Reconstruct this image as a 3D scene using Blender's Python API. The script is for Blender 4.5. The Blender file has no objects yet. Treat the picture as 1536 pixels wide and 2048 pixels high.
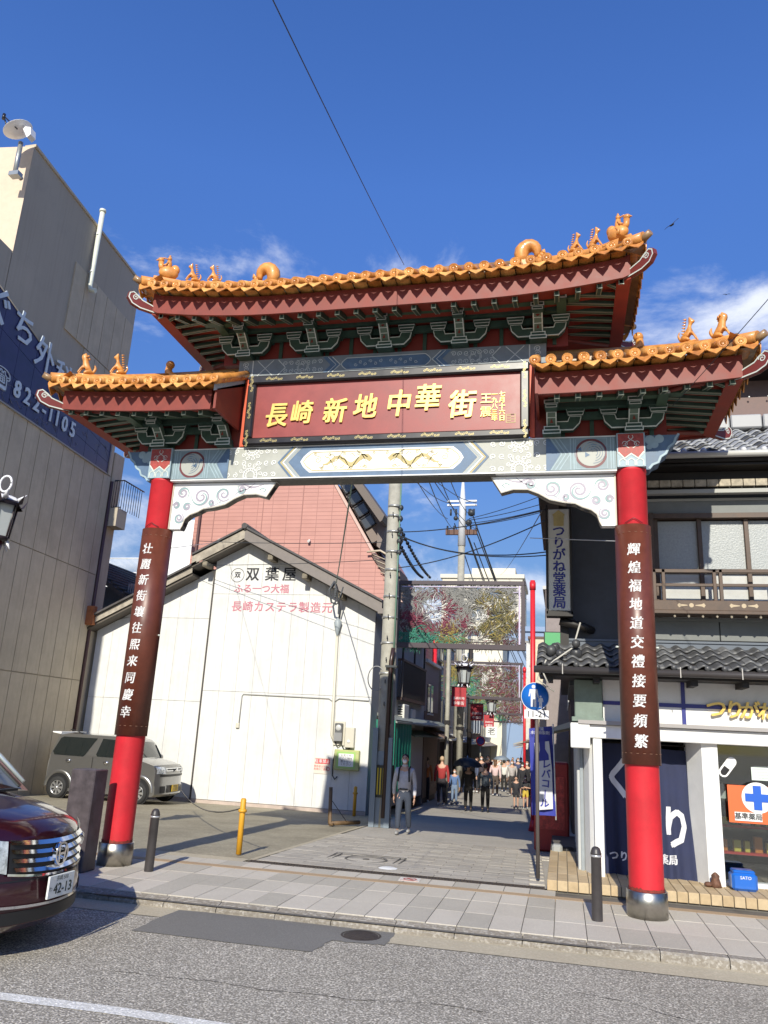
import bpy, bmesh, math, random
from mathutils import Vector, Matrix, Euler
random.seed(7)
S = bpy.context.scene
COL = S.collection
PI = math.pi
# ------------------------------------------------------------------ camera
RM = Matrix(((0.97507, -0.01224, -0.22153), (0.21620, 0.27553, 0.93668), (0.04957, -0.96121, 0.27130)))
# orthonormalise: columns are image-right, image-down and view direction in world axes
_f = Vector((RM[0][2], RM[1][2], RM[2][2])).normalized()
_r = Vector((RM[0][0], RM[1][0], RM[2][0])); _r = (_r - _f * _r.dot(_f)).normalized()
_d = _f.cross(_r)
CAMZ = 1.75
FPX = 1550.0
def at(u, v, Y):
    """point of the vertical plane y = Y seen at photo pixel (u, v)"""
    d = _r * ((u - 768) / FPX) + _d * ((v - 1024) / FPX) + _f
    return Vector((0, 0, CAMZ)) + d * (Y / d.y)
cam = bpy.data.cameras.new('camera'); camo = bpy.data.objects.new('camera', cam); COL.objects.link(camo)
cam.sensor_fit = 'VERTICAL'; cam.sensor_height = 24; cam.lens = FPX / 2048 * 24
cam.clip_start = 0.05; cam.clip_end = 2000
camo.matrix_world = Matrix(((_r.x, -_d.x, -_f.x, 0), (_r.y, -_d.y, -_f.y, 0), (_r.z, -_d.z, -_f.z, CAMZ), (0, 0, 0, 1)))
S.camera = camo
# ------------------------------------------------------------------ light
SUN_EL, SUN_AZ = math.radians(31.3), math.radians(-3.3)      # azimuth of travel from +Y
S.view_settings.view_transform = 'Standard'; S.view_settings.look = 'None'
S.view_settings.exposure = 0.23; S.view_settings.gamma = 1
sl = bpy.data.lights.new('sun', 'SUN'); sl.energy = 4.9; sl.angle = math.radians(0.5); sl.color = (1.0, 0.945, 0.81)
so = bpy.data.objects.new('sun', sl); COL.objects.link(so)
sd = Vector((math.sin(SUN_AZ) * math.cos(SUN_EL), math.cos(SUN_AZ) * math.cos(SUN_EL), -math.sin(SUN_EL)))
so.rotation_euler = sd.to_track_quat('-Z', 'Y').to_euler(); so.location = (0, -20, 30)
W = bpy.data.worlds.new('World'); S.world = W; W.use_nodes = True
nt = W.node_tree; nt.nodes.clear()
def N(t, nt, **k):
    n = nt.nodes.new(t)
    for a, b in k.items():
        if a == 'inp':
            for i, v in b.items(): n.inputs[i].default_value = v
        else: setattr(n, a, b)
    return n
sky = N('ShaderNodeTexSky', nt); sky.sky_type = 'NISHITA'; sky.sun_disc = False
sky.sun_elevation = SUN_EL; sky.sun_rotation = math.atan2(-sd.x, -sd.y); sky.air_density = 1.0; sky.dust_density = 0.05; sky.ozone_density = 2.0
tc = N('ShaderNodeTexCoord', nt)
mp = N('ShaderNodeMapping', nt); mp.inputs['Scale'].default_value = (1, 1, 1.9); mp.inputs['Location'].default_value = (-2.62, 0.442, -1.30)
nz = N('ShaderNodeTexNoise', nt, inp={'Scale': 3.4, 'Detail': 10, 'Roughness': 0.62, 'Distortion': 0.35})
nz2 = N('ShaderNodeTexNoise', nt, inp={'Scale': 1.1, 'Detail': 3, 'Roughness': 0.5})
sep = N('ShaderNodeSeparateXYZ', nt)
L = nt.links.new
L(tc.outputs['Generated'], mp.inputs['Vector']); L(mp.outputs[0], nz.inputs['Vector']); L(mp.outputs[0], nz2.inputs['Vector'])
L(tc.outputs['Generated'], sep.inputs[0])
low = N('ShaderNodeMapRange', nt, inp={'From Min': 0.625, 'From Max': 0.53, 'To Min': -0.30, 'To Max': 0.035}); L(sep.outputs['Z'], low.inputs['Value'])
ad = N('ShaderNodeMath', nt, operation='ADD'); L(nz.outputs['Fac'], ad.inputs[0]); L(low.outputs[0], ad.inputs[1])
md = N('ShaderNodeMath', nt, operation='MULTIPLY_ADD', inp={1: 0.5, 2: -0.25}); L(nz2.outputs['Fac'], md.inputs[0])
ad2 = N('ShaderNodeMath', nt, operation='ADD'); L(ad.outputs[0], ad2.inputs[0]); L(md.outputs[0], ad2.inputs[1])
cr = N('ShaderNodeMapRange', nt, interpolation_type='SMOOTHSTEP', inp={'From Min': 0.53, 'From Max': 0.74, 'To Min': 0, 'To Max': 0.9}); L(ad2.outputs[0], cr.inputs['Value'])
hs = N('ShaderNodeHueSaturation', nt, inp={'Saturation': 1.26, 'Value': 1.55, 'Hue': 0.517}); L(sky.outputs[0], hs.inputs['Color'])
vr = N('ShaderNodeMapRange', nt, inp={'From Min': 0.08, 'From Max': 0.62, 'To Min': 0.40, 'To Max': 1.49}); L(sep.outputs['Z'], vr.inputs['Value']); L(vr.outputs[0], hs.inputs['Value'])
sr = N('ShaderNodeMapRange', nt, inp={'From Min': 0.05, 'From Max': 0.60, 'To Min': 1.3, 'To Max': 1.28}); L(sep.outputs['Z'], sr.inputs['Value']); L(sr.outputs[0], hs.inputs['Saturation'])
mx = N('ShaderNodeMix', nt, data_type='RGBA'); L(cr.outputs[0], mx.inputs['Factor']); L(hs.outputs[0], mx.inputs[6]); mx.inputs[7].default_value = (6.6, 6.9, 7.6, 1)
bg = N('ShaderNodeBackground', nt, inp={'Strength': 0.13}); L(mx.outputs[2], bg.inputs['Color'])
wo = N('ShaderNodeOutputWorld', nt); L(bg.outputs[0], wo.inputs[0])
# ------------------------------------------------------------------ materials
MATS = {}
def mat(name, col, rough=0.6, metal=0.0, var=0.0, vscale=6.0, bump=0.0, bscale=60.0, dirt=0.0, dscale=1.2, coat=0.0, alpha=None, col2=None, spec=0.5, streak=0.0):
    if name in MATS: return MATS[name]
    m = bpy.data.materials.new(name); m.use_nodes = True; MATS[name] = m
    t = m.node_tree; b = t.nodes['Principled BSDF']; l = t.links.new
    b.inputs['Roughness'].default_value = rough; b.inputs['Metallic'].default_value = metal
    b.inputs['Coat Weight'].default_value = coat; b.inputs['Coat Roughness'].default_value = 0.06
    b.inputs['Specular IOR Level'].default_value = spec
    c = (*col, 1); b.inputs['Base Color'].default_value = c
    tc = N('ShaderNodeTexCoord', t)
    geo = N('ShaderNodeNewGeometry', t)
    src = None
    pos = geo.outputs['Position']
    if var or dirt or streak or col2:
        mx = N('ShaderNodeMix', t, data_type='RGBA')
        nz = N('ShaderNodeTexNoise', t, inp={'Scale': vscale, 'Detail': 6, 'Roughness': 0.65}); l(pos, nz.inputs['Vector'])
        mr = N('ShaderNodeMapRange', t, inp={'From Min': 0.33, 'From Max': 0.67}); l(nz.outputs['Fac'], mr.inputs['Value'])
        l(mr.outputs[0], mx.inputs['Factor'])
        k = var
        mx.inputs[6].default_value = (*[max(0, x * (1 - k)) for x in col], 1)
        mx.inputs[7].default_value = (*(col2 if col2 else [min(1, x * (1 + k * 0.8)) for x in col]), 1)
        src = mx.outputs[2]
        if dirt:
            n2 = N('ShaderNodeTexNoise', t, inp={'Scale': dscale, 'Detail': 8, 'Roughness': 0.7}); l(pos, n2.inputs['Vector'])
            m2 = N('ShaderNodeMapRange', t, inp={'From Min': 0.45, 'From Max': 0.72, 'To Max': dirt}); l(n2.outputs['Fac'], m2.inputs['Value'])
            x2 = N('ShaderNodeMix', t, data_type='RGBA'); l(m2.outputs[0], x2.inputs['Factor']); l(src, x2.inputs[6])
            x2.inputs[7].default_value = (col[0] * 0.42 + 0.012, col[1] * 0.39 + 0.011, col[2] * 0.36 + 0.008, 1); src = x2.outputs[2]
        if streak:
            mpn = N('ShaderNodeMapping', t); mpn.inputs['Scale'].default_value = (9, 9, 0.35); l(pos, mpn.inputs['Vector'])
            n3 = N('ShaderNodeTexNoise', t, inp={'Scale': 1.0, 'Detail': 5, 'Roughness': 0.6}); l(mpn.outputs[0], n3.inputs['Vector'])
            m3 = N('ShaderNodeMapRange', t, inp={'From Min': 0.5, 'From Max': 0.75, 'To Max': streak}); l(n3.outputs['Fac'], m3.inputs['Value'])
            x3 = N('ShaderNodeMix', t, data_type='RGBA'); l(m3.outputs[0], x3.inputs['Factor']); l(src, x3.inputs[6])
            x3.inputs[7].default_value = (col[0] * 0.5, col[1] * 0.47, col[2] * 0.43, 1); src = x3.outputs[2]
        l(src, b.inputs['Base Color'])
        rr = N('ShaderNodeMapRange', t, inp={'To Min': max(0.02, rough - 0.08), 'To Max': min(1, rough + 0.12)}); l(nz.outputs['Fac'], rr.inputs['Value']); l(rr.outputs[0], b.inputs['Roughness'])
    if bump:
        nb = N('ShaderNodeTexNoise', t, inp={'Scale': bscale, 'Detail': 4, 'Roughness': 0.6}); l(pos, nb.inputs['Vector'])
        bp = N('ShaderNodeBump', t, inp={'Strength': bump, 'Distance': 0.02}); l(nb.outputs['Fac'], bp.inputs['Height']); l(bp.outputs[0], b.inputs['Normal'])
    return m
def glass(name, col=(0.02, 0.025, 0.03), rough=0.05, trans=0.0, spec=0.8):
    if name in MATS: return MATS[name]
    m = mat(name, col, rough, spec=spec)
    if trans: m.node_tree.nodes['Principled BSDF'].inputs['Transmission Weight'].default_value = trans
    return m
# ------------------------------------------------------------------ mesh helpers
def tag(o, label=None, cat=None, group=None, kind=None):
    if label: o['label'] = label
    if cat: o['category'] = cat
    if group: o['group'] = group
    if kind: o['kind'] = kind
    return o
def thing(name, label, cat, loc=(0, 0, 0), rz=0, group=None):
    o = bpy.data.objects.new(name, None); COL.objects.link(o); o.empty_display_size = 0.2
    o.location = loc; o.rotation_euler = (0, 0, rz)
    return tag(o, label, cat, group)
PAINTED = {'rafter_edging', 'white_scrolls', 'ochre_scrolls', 'grey_chevrons', 'blue_fields', 'pale_scrolls', 'dark_fields', 'gold_ornament', 'scroll_painting', 'line_pattern',
           'block_outline', 'arm_outline', 'pale_lines', 'dark_lines', 'cloud_motif', 'edge_diamonds', 'painted_mark', 'scroll_edge', 'carved_outline', 'turned_drops', 'steel_band', 'white_petals', 'cut_outs', 'scribble', 'yellow_stripes'}
class MB:
    def __init__(s): s.v = []; s.f = []; s.sm = set()
    def add(s, vs, fs, smooth=False):
        n = len(s.v); s.v += [tuple(v) for v in vs]
        for f in fs:
            if smooth: s.sm.add(len(s.f))
            s.f.append(tuple(i + n for i in f))
        return s
    def box(s, x0, x1, y0, y1, z0, z1):
        if x0 > x1: x0, x1 = x1, x0
        if y0 > y1: y0, y1 = y1, y0
        if z0 > z1: z0, z1 = z1, z0
        return s.add([(x0, y0, z0), (x1, y0, z0), (x1, y1, z0), (x0, y1, z0), (x0, y0, z1), (x1, y0, z1), (x1, y1, z1), (x0, y1, z1)],
              [(0, 3, 2, 1), (4, 5, 6, 7), (0, 1, 5, 4), (1, 2, 6, 5), (2, 3, 7, 6), (3, 0, 4, 7)])
    def bbox(s, x0, x1, y0, y1, z0, z1, b=0.01):
        """box with chamfered edges"""
        bm = bmesh.new(); bmesh.ops.create_cube(bm, size=1)
        for v in bm.verts: v.co = Vector(((x0 + x1) / 2 + v.co.x * abs(x1 - x0), (y0 + y1) / 2 + v.co.y * abs(y1 - y0), (z0 + z1) / 2 + v.co.z * abs(z1 - z0)))
        bmesh.ops.bevel(bm, geom=bm.edges[:], offset=b, segments=1, profile=0.5, affect='EDGES')
        bm.verts.index_update(); s.add([v.co[:] for v in bm.verts], [[v.index for v in f.verts] for f in bm.faces]); bm.free(); return s
    def prism(s, poly, a, b, axis='Y'):
        """poly of (p,q); axis Y: (x,z) swept in y; X: (y,z) swept in x; Z: (x,y) swept in z"""
        n = len(poly)
        ar = sum(poly[i][0] * poly[(i + 1) % n][1] - poly[(i + 1) % n][0] * poly[i][1] for i in range(n))
        if ar < 0: poly = poly[::-1]
        mk = {'Y': lambda p, t: (p[0], t, p[1]), 'X': lambda p, t: (t, p[0], p[1]), 'Z': lambda p, t: (p[0], p[1], t)}[axis]
        vs = [mk(p, a) for p in poly] + [mk(p, b) for p in poly]
        fs = [tuple(range(n))[::-1] if axis != 'Y' else tuple(range(n)), tuple(range(n, 2 * n)) if axis != 'Y' else tuple(range(n, 2 * n))[::-1]]
        for i in range(n):
            j = (i + 1) % n
            fs.append((i, j, n + j, n + i) if axis != 'Y' else (j, i, n + i, n + j))
        return s.add(vs, fs)
    def tube(s, pts, r, n=8, cap=True, smooth=True, flat=None):
        pts = [Vector(p) for p in pts]; m = len(pts)
        rs = r if isinstance(r, (list, tuple)) else [r] * m
        vs = []; up = Vector((0, 0, 1))
        prev = None
        for i, p in enumerate(pts):
            d = (pts[min(i + 1, m - 1)] - pts[max(i - 1, 0)]).normalized()
            if prev is None:
                a = d.cross(up)
                if a.length < 1e-3: a = d.cross(Vector((0, 1, 0)))
            else: a = prev - d * prev.dot(d)
            a.normalize(); prev = a; b = d.cross(a)
            for k in range(n):
                t = 2 * PI * k / n
                vs.append(p + a * math.cos(t) * rs[i] + b * math.sin(t) * rs[i] * (flat or 1))
        fs = []
        for i in range(m - 1):
            for k in range(n):
                fs.append((i * n + k, i * n + (k + 1) % n, (i + 1) * n + (k + 1) % n, (i + 1) * n + k))
        s.add(vs, fs, smooth)
        if cap:
            q = len(s.v) - m * n
            s.f.append(tuple(q + k for k in range(n))[::-1]); s.f.append(tuple(q + (m - 1) * n + k for k in range(n)))
        return s
    def lathe(s, prof, c=(0, 0, 0), n=24, axis='Z', smooth=True, a0=0, a1=2 * PI):
        full = abs(a1 - a0 - 2 * PI) < 1e-6; k = n if full else n + 1
        vs = []
        for r, h in prof:
            for i in range(k):
                t = a0 + (a1 - a0) * i / n; x, y = r * math.cos(t), r * math.sin(t)
                p = {'Z': (x, y, h), 'Y': (x, h, y), 'X': (h, x, y)}[axis]
                vs.append((c[0] + p[0], c[1] + p[1], c[2] + p[2]))
        fs = []
        for j in range(len(prof) - 1):
            for i in range(n):
                a, b = j * k + i, j * k + (i + 1) % k
                q = (a, b, b + k, a + k)
                fs.append(q if axis != 'Y' else q[::-1])
        return s.add(vs, fs, smooth)
    def ball(s, c, rx, ry=None, rz=None, n=12, m=8):
        ry = ry or rx; rz = rz or rx
        vs = []; fs = []
        for j in range(m + 1):
            p = PI * j / m
            for i in range(n):
                t = 2 * PI * i / n; vs.append((c[0] + rx * math.sin(p) * math.cos(t), c[1] + ry * math.sin(p) * math.sin(t), c[2] - rz * math.cos(p)))
        for j in range(m):
            for i in range(n): fs.append((j * n + i, j * n + (i + 1) % n, (j + 1) * n + (i + 1) % n, (j + 1) * n + i))
        return s.add(vs, fs, True)
    def ribbon(s, pts, w, y, closed=False):
        """flat painted line in the XZ plane y = y (faces -Y); pts of (x,z)"""
        m = len(pts); vs = []
        for i in range(m):
            if closed: a, b = pts[i - 1], pts[(i + 1) % m]
            else: a, b = pts[max(i - 1, 0)], pts[min(i + 1, m - 1)]
            dx, dz = b[0] - a[0], b[1] - a[1]; l = math.hypot(dx, dz) or 1
            k = w / 2 if not isinstance(w, (list, tuple)) else w[i] / 2
            nx, nz_ = -dz / l * k, dx / l * k
            vs += [(pts[i][0] + nx, y, pts[i][1] + nz_), (pts[i][0] - nx, y, pts[i][1] - nz_)]
        fs = []
        for i in range(m if closed else m - 1):
            j = (i + 1) % m; fs.append((2 * i, 2 * i + 1, 2 * j + 1, 2 * j))
        return s.add(vs, fs)
    def disc(s, x, z, r, y, n=16):
        return s.add([(x + r * math.cos(2 * PI * i / n), y, z + r * math.sin(2 * PI * i / n)) for i in range(n)], [tuple(range(n))])
    def rect(s, x0, x1, z0, z1, y, w):
        """rectangle outline, painted, facing -Y"""
        for a in ((x0, x1, z0, z0 + w), (x0, x1, z1 - w, z1), (x0, x0 + w, z0 + w, z1 - w), (x1 - w, x1, z0 + w, z1 - w)):
            s.add([(a[0], y, a[2]), (a[1], y, a[2]), (a[1], y, a[3]), (a[0], y, a[3])], [(0, 1, 2, 3)])
        return s
    def flat(s, poly, y):
        return s.add([(p[0], y, p[1]) for p in poly], [tuple(range(len(poly)))])
    def mesh(s, name, m=None):
        used = sorted({i for f in s.f for i in f})
        if len(used) < len(s.v): mp_ = {i: k for k, i in enumerate(used)}; s.v = [s.v[i] for i in used]; s.f = [tuple(mp_[i] for i in f) for f in s.f]
        me = bpy.data.meshes.new(name); me.from_pydata(s.v, [], s.f)
        if m: me.materials.append(m)
        if s.sm: me.polygons.foreach_set('use_smooth', [i in s.sm for i in range(len(s.f))])
        me.update(); return me
    def build(s, name, m, parent=None, loc=None, rot=None):
        o = obj(name, s.mesh(name, m), parent, loc, rot)
        if name in PAINTED: o['kind'] = 'stuff'        # fine painted pattern, too small to pick apart
        return o
def obj(name, me, parent=None, loc=None, rot=None, scale=None):
    o = bpy.data.objects.new(name, me); COL.objects.link(o)
    if parent: o.parent = parent
    if loc: o.location = loc
    if rot: o.rotation_euler = rot
    if scale: o.scale = scale
    return o
def join_mesh(name, parts, m):
    """parts: list of meshes merged into one"""
    v = []; f = []
    for me in parts:
        n = len(v); v += [tuple(x.co) for x in me.vertices]; f += [tuple(i + n for i in p.vertices) for p in me.polygons]
    r = bpy.data.meshes.new(name); r.from_pydata(v, [], f); r.materials.append(m); return r
def text_mesh(body, size=1.0, extrude=0.0, fat=0.0, sl=1.0, shear=0.0, align='CENTER', spacing=1.0, res=2):
    c = bpy.data.curves.new('t', 'FONT'); c.body = body; c.size = size; c.extrude = extrude; 
    c.space_line = sl; c.shear = shear; c.align_x = align; c.align_y = 'CENTER'; c.space_character = spacing; c.resolution_u = res
    o = bpy.data.objects.new('t', c); COL.objects.link(o); bpy.context.view_layer.update()
    dg = bpy.context.evaluated_depsgraph_get()
    me = bpy.data.meshes.new_from_object(o.evaluated_get(dg), depsgraph=dg)
    bpy.data.objects.remove(o); bpy.data.curves.remove(c); me.materials.clear()
    if fat:                                            # bolder strokes: the glyphs repeated a hair apart
        V = [v.co.copy() for v in me.vertices]; F = [tuple(p.vertices) for p in me.polygons]; v2 = []; f2 = []
        for k, (dx, dy) in enumerate(((-1, -.7), (1, -.7), (-1, .7), (1, .7))):
            n = len(v2); v2 += [(v.x + dx * fat, v.y + dy * fat, v.z + .0004 * k * (1 if v.z >= 0 else -1)) for v in V]; f2 += [tuple(i + n for i in f) for f in F]
        me.clear_geometry(); me.from_pydata(v2, [], f2)
    return me
FR = (PI / 2, 0, 0)                                 # upright, facing -Y
def text(name, body, size, loc, m, parent=None, rot=FR, sx=1.0, **k):
    me = text_mesh(body, size, **k); me.materials.append(m); o = obj(name, me, parent, loc, rot)
    o.scale = (sx, 1, 1); return o
def skin(name, V, E, R, m, parent=None, sub=1, loc=None, rot=None, root=0):
    me = bpy.data.meshes.new(name); me.from_pydata(V, E, []); o = bpy.data.objects.new(name, me); COL.objects.link(o)
    sk = o.modifiers.new('s', 'SKIN'); sk.use_smooth_shade = True
    for i, d in enumerate(me.skin_vertices[0].data):
        r = R[i]; d.radius = r if isinstance(r, (tuple, list)) else (r, r); d.use_root = (i == root)
    if sub: ss = o.modifiers.new('u', 'SUBSURF'); ss.levels = sub; ss.render_levels = sub
    bpy.context.view_layer.update(); dg = bpy.context.evaluated_depsgraph_get()
    r = bpy.data.meshes.new_from_object(o.evaluated_get(dg), depsgraph=dg); bpy.data.objects.remove(o); bpy.data.meshes.remove(me)
    r.name = name; r.materials.clear(); r.materials.append(m)
    if parent is False: return r
    return obj(name, r, parent, loc, rot)
def zg(y):
    """ground height behind the pavement"""
    if y < 10.7: return 0.0
    if y < 30: return -0.04 * (y - 10.7)
    return -0.772 - 0.015 * (y - 30)
def copy_tree(o, parent=None):
    c = o.copy(); COL.objects.link(c); c.parent = parent
    for ch in list(o.children): copy_tree(ch, c)
    return c
# ------------------------------------------------------------------ palette
RED = mat('red_column_paint', (0.56, 0.018, 0.028), 0.45, var=0.14, vscale=2.5, bump=0.06, bscale=70, dirt=0.32, dscale=2.4, streak=.2)
REDD = mat('oxide_red_paint', (0.20, 0.030, 0.018), 0.55, var=0.18, vscale=5, dirt=0.2)
REDO = mat('orange_red_paint', (0.62, 0.09, 0.03), 0.5, var=0.1)
SOFF = mat('soffit_red_paint', (0.27, 0.036, 0.02), 0.6, var=0.15)
GLZ = mat('amber_glaze', (0.64, 0.27, 0.06), 0.42, var=0.32, vscale=9, coat=0.15, dirt=0.35, dscale=7)
GLZ2 = mat('amber_glaze_dark', (0.50, 0.19, 0.035), 0.38, var=0.35, vscale=11, coat=0.15, dirt=0.5, dscale=9)
GLZ3 = mat('amber_glaze_pale', (0.72, 0.36, 0.10), 0.45, var=0.3, vscale=13, coat=0.1, dirt=0.25, dscale=6)
GLZB = mat('weathered_brown_glaze', (0.27, 0.16, 0.07), 0.4, var=0.3, vscale=12, coat=0.3)
GRN = mat('bracket_green_paint', (0.036, 0.074, 0.054), 0.5, var=0.25, vscale=8)
GRNL = mat('light_green_trim', (0.055, 0.10, 0.06), 0.5, var=0.2)
LINE = mat('pale_outline_paint', (0.60, 0.64, 0.58), 0.5, var=0.15)
WHITE = mat('white_paint', (0.78, 0.78, 0.76), 0.45, var=0.06, dirt=0.12)
BLUE = mat('slate_blue_paint', (0.09, 0.15, 0.24), 0.5, var=0.2)
BLUEL = mat('pale_blue_paint', (0.30, 0.40, 0.45), 0.5, var=0.14)
BEAMC = mat('beam_grey_paint', (0.37, 0.375, 0.335), 0.5, var=0.1)
GOLD = mat('gold_leaf', (0.83, 0.56, 0.15), 0.32, metal=0.35, var=0.15)
OCH = mat('ochre_paint', (0.47, 0.38, 0.16), 0.5, var=0.2)
PLQ = mat('plaque_red', (0.25, 0.035, 0.03), 0.4, var=0.14, vscale=3)
BLACK = mat('black_lacquer', (0.018, 0.016, 0.018), 0.3, var=0.2)
STEEL = mat('polished_steel', (0.40, 0.38, 0.34), 0.30, metal=1.0, var=0.12, vscale=14)
BRN = mat('couplet_brown', (0.12, 0.032, 0.018), 0.38, var=0.18, vscale=7, dirt=0.2)
DARKM = mat('dark_bollard_paint', (0.045, 0.04, 0.04), 0.4, var=0.2)
TEAL = mat('soft_teal_paint', (0.22, 0.33, 0.33), 0.5)
MAUV = mat('mauve_grey_paint', (0.33, 0.30, 0.36), 0.5)
# ------------------------------------------------------------------ ground
def ground_mat(name, c1, c2, sc, bump, spk=None, big=0.3, dark=0.6):
    m = bpy.data.materials.new(name); m.use_nodes = True; t = m.node_tree; b = t.nodes['Principled BSDF']; l = t.links.new
    g = N('ShaderNodeNewGeometry', t); p = g.outputs['Position']
    v = N('ShaderNodeTexVoronoi', t, inp={'Scale': sc}); l(p, v.inputs['Vector'])
    n = N('ShaderNodeTexNoise', t, inp={'Scale': sc * 0.9, 'Detail': 3}); l(p, n.inputs['Vector'])
    r = N('ShaderNodeMapRange', t, inp={'From Min': 0.38, 'From Max': 0.62}); l(n.outputs['Fac'], r.inputs['Value'])
    hv = N('ShaderNodeSeparateColor', t); l(v.outputs['Color'], hv.inputs[0])
    ml = N('ShaderNodeMath', t, operation='MULTIPLY'); l(r.outputs[0], ml.inputs[0]); l(hv.outputs[0], ml.inputs[1])
    x = N('ShaderNodeMix', t, data_type='RGBA'); l(ml.outputs[0], x.inputs['Factor']); x.inputs[6].default_value = (*c1, 1); x.inputs[7].default_value = (*c2, 1)
    nb = N('ShaderNodeTexNoise', t, inp={'Scale': 0.8, 'Detail': 7, 'Roughness': 0.7}); l(p, nb.inputs['Vector'])
    rb = N('ShaderNodeMapRange', t, inp={'From Min': 0.4, 'From Max': 0.7, 'To Max': big}); l(nb.outputs['Fac'], rb.inputs['Value'])
    y = N('ShaderNodeMix', t, data_type='RGBA', blend_type='MULTIPLY'); l(rb.outputs[0], y.inputs['Factor']); l(x.outputs[2], y.inputs[6]); y.inputs[7].default_value = (dark, dark * 0.98, dark * 0.94, 1)
    l(y.outputs[2], b.inputs['Base Color']); b.inputs['Roughness'].default_value = 0.85
    bp = N('ShaderNodeBump', t, inp={'Strength': bump, 'Distance': 0.012}); l(ml.outputs[0], bp.inputs['Height']); l(bp.outputs[0], b.inputs['Normal'])
    return m
ASPH = ground_mat('worn_asphalt', (0.19, 0.172, 0.14), (0.88, 0.81, 0.69), 72, 0.6, big=0.35)
ASPN = ground_mat('fresh_asphalt_patch', (0.15, 0.143, 0.13), (0.235, 0.225, 0.205), 120, 0.25, big=0.25)
LOT = ground_mat('old_concrete_lot', (0.29, 0.255, 0.18), (0.41, 0.365, 0.265), 30, 0.15, big=0.8, dark=0.6)
GUTC = ground_mat('gutter_concrete', (0.43, 0.375, 0.27), (0.54, 0.475, 0.35), 60, 0.15, big=0.5, dark=0.7)
STRT = ground_mat('granite_street_far', (0.38, 0.35, 0.30), (0.52, 0.48, 0.41), 40, 0.15, big=0.4)
PAV = [ground_mat('paver_a', (0.47, 0.43, 0.36), (0.59, 0.54, 0.455), 90, 0.1, big=0.35, dark=0.7), ground_mat('paver_b', (0.39, 0.36, 0.30), (0.52, 0.475, 0.40), 90, 0.1, big=0.35, dark=0.7), ground_mat('paver_c', (0.50, 0.455, 0.385), (0.62, 0.57, 0.48), 90, 0.1, big=0.35, dark=0.7)]
STN = [ground_mat('sett_a', (0.38, 0.345, 0.29), (0.52, 0.475, 0.40), 60, 0.2, big=0.4), ground_mat('sett_b', (0.42, 0.385, 0.325), (0.56, 0.515, 0.44), 60, 0.2, big=0.4), ground_mat('sett_c', (0.34, 0.31, 0.265), (0.48, 0.44, 0.375), 60, 0.2, big=0.4)]
KERB = ground_mat('kerb_granite', (0.24, 0.21, 0.17), (0.45, 0.42, 0.37), 35, 0.5, big=0.7, dark=0.55)
BRST = ground_mat('brown_strip', (0.36, 0.25, 0.15), (0.45, 0.33, 0.20), 70, 0.1, big=0.3)
YTIL = [mat('buff_tile_a', (0.47, 0.35, 0.20), 0.6, var=0.10, vscale=14, dirt=0.3, dscale=5), mat('buff_tile_b', (0.52, 0.40, 0.24), 0.6, var=0.10, vscale=14, dirt=0.3, dscale=5)]
JNT = mat('joint_dark', (0.12, 0.11, 0.095), 0.9, var=0.2)
RZ = -0.09
def sheet(name, pts, z, m, kind='structure', parent=None):
    return tag(MB().add([(x, y, (z(y) if callable(z) else z)) for x, y in pts], [tuple(range(len(pts)))]).build(name, m, parent), kind=kind)
g = MB(); ys = [-60, 7.98, 10.7]
sheet('ground', [(-900, -600), (900, -600), (900, 1400), (-900, 1400)], -2.6, LOT)
road = sheet('road', [(-70, -40), (70, -40), (70, 7.62), (-70, 7.62)], RZ, ASPH)
sheet('gutter', [(-70, 7.62), (70, 7.62), (70, 8.3), (-70, 8.3)], RZ + 0.004, GUTC)
def stroke(pts, w): return pts
wl = MB()
lp = [(-14, 4.98), (-3.8, 5.20), (-2.9, 5.24), (-1.5, 5.22), (3, 5.1), (9, 4.9)]
for (xa, ya), (xb, yb) in zip(lp, lp[1:]):
    wl.add([(xa, ya - .065, RZ + .004), (xb, yb - .065, RZ + .004), (xb, yb + .065, RZ + .004), (xa, ya + .065, RZ + .004)], [(0, 1, 2, 3)])
WORNW = ground_mat('worn_white_line', (0.55, 0.54, 0.5), (0.98, 0.96, 0.92), 60, 0.5, big=0.3, dark=0.75)
tag(wl.build('lane_line', WORNW, road), kind=None)
def jag(pts, n=7, a=0.02):
    r = []
    for i, p in enumerate(pts):
        q = pts[(i + 1) % len(pts)]
        for k in range(n):
            t = k / n; r.append((p[0] + (q[0] - p[0]) * t + random.uniform(-a, a) * (k > 0), p[1] + (q[1] - p[1]) * t + random.uniform(-a, a) * (k > 0)))
    return r
def rd(u, v, z=RZ):
    d = _r * ((u - 768) / FPX) + _d * ((v - 1024) / FPX) + _f
    p = Vector((0, 0, CAMZ)) + d * ((z - CAMZ) / d.z); return (p.x, p.y)
pt = [rd(*p) for p in ((262, 1862), (358, 1821), (690, 1852), (706, 1858), (790, 1866), (770, 1892), (663, 1882), (623, 1905))]
MB().add([(x, y, RZ + .005) for x, y in jag(pt)], [tuple(range(len(pt) * 7))]).build('asphalt_patch', ASPN, road)
IRON = mat('cast_iron', (0.07, 0.055, 0.045), 0.6, metal=0.5, var=0.3, vscale=30, bump=0.5, bscale=80)
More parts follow.
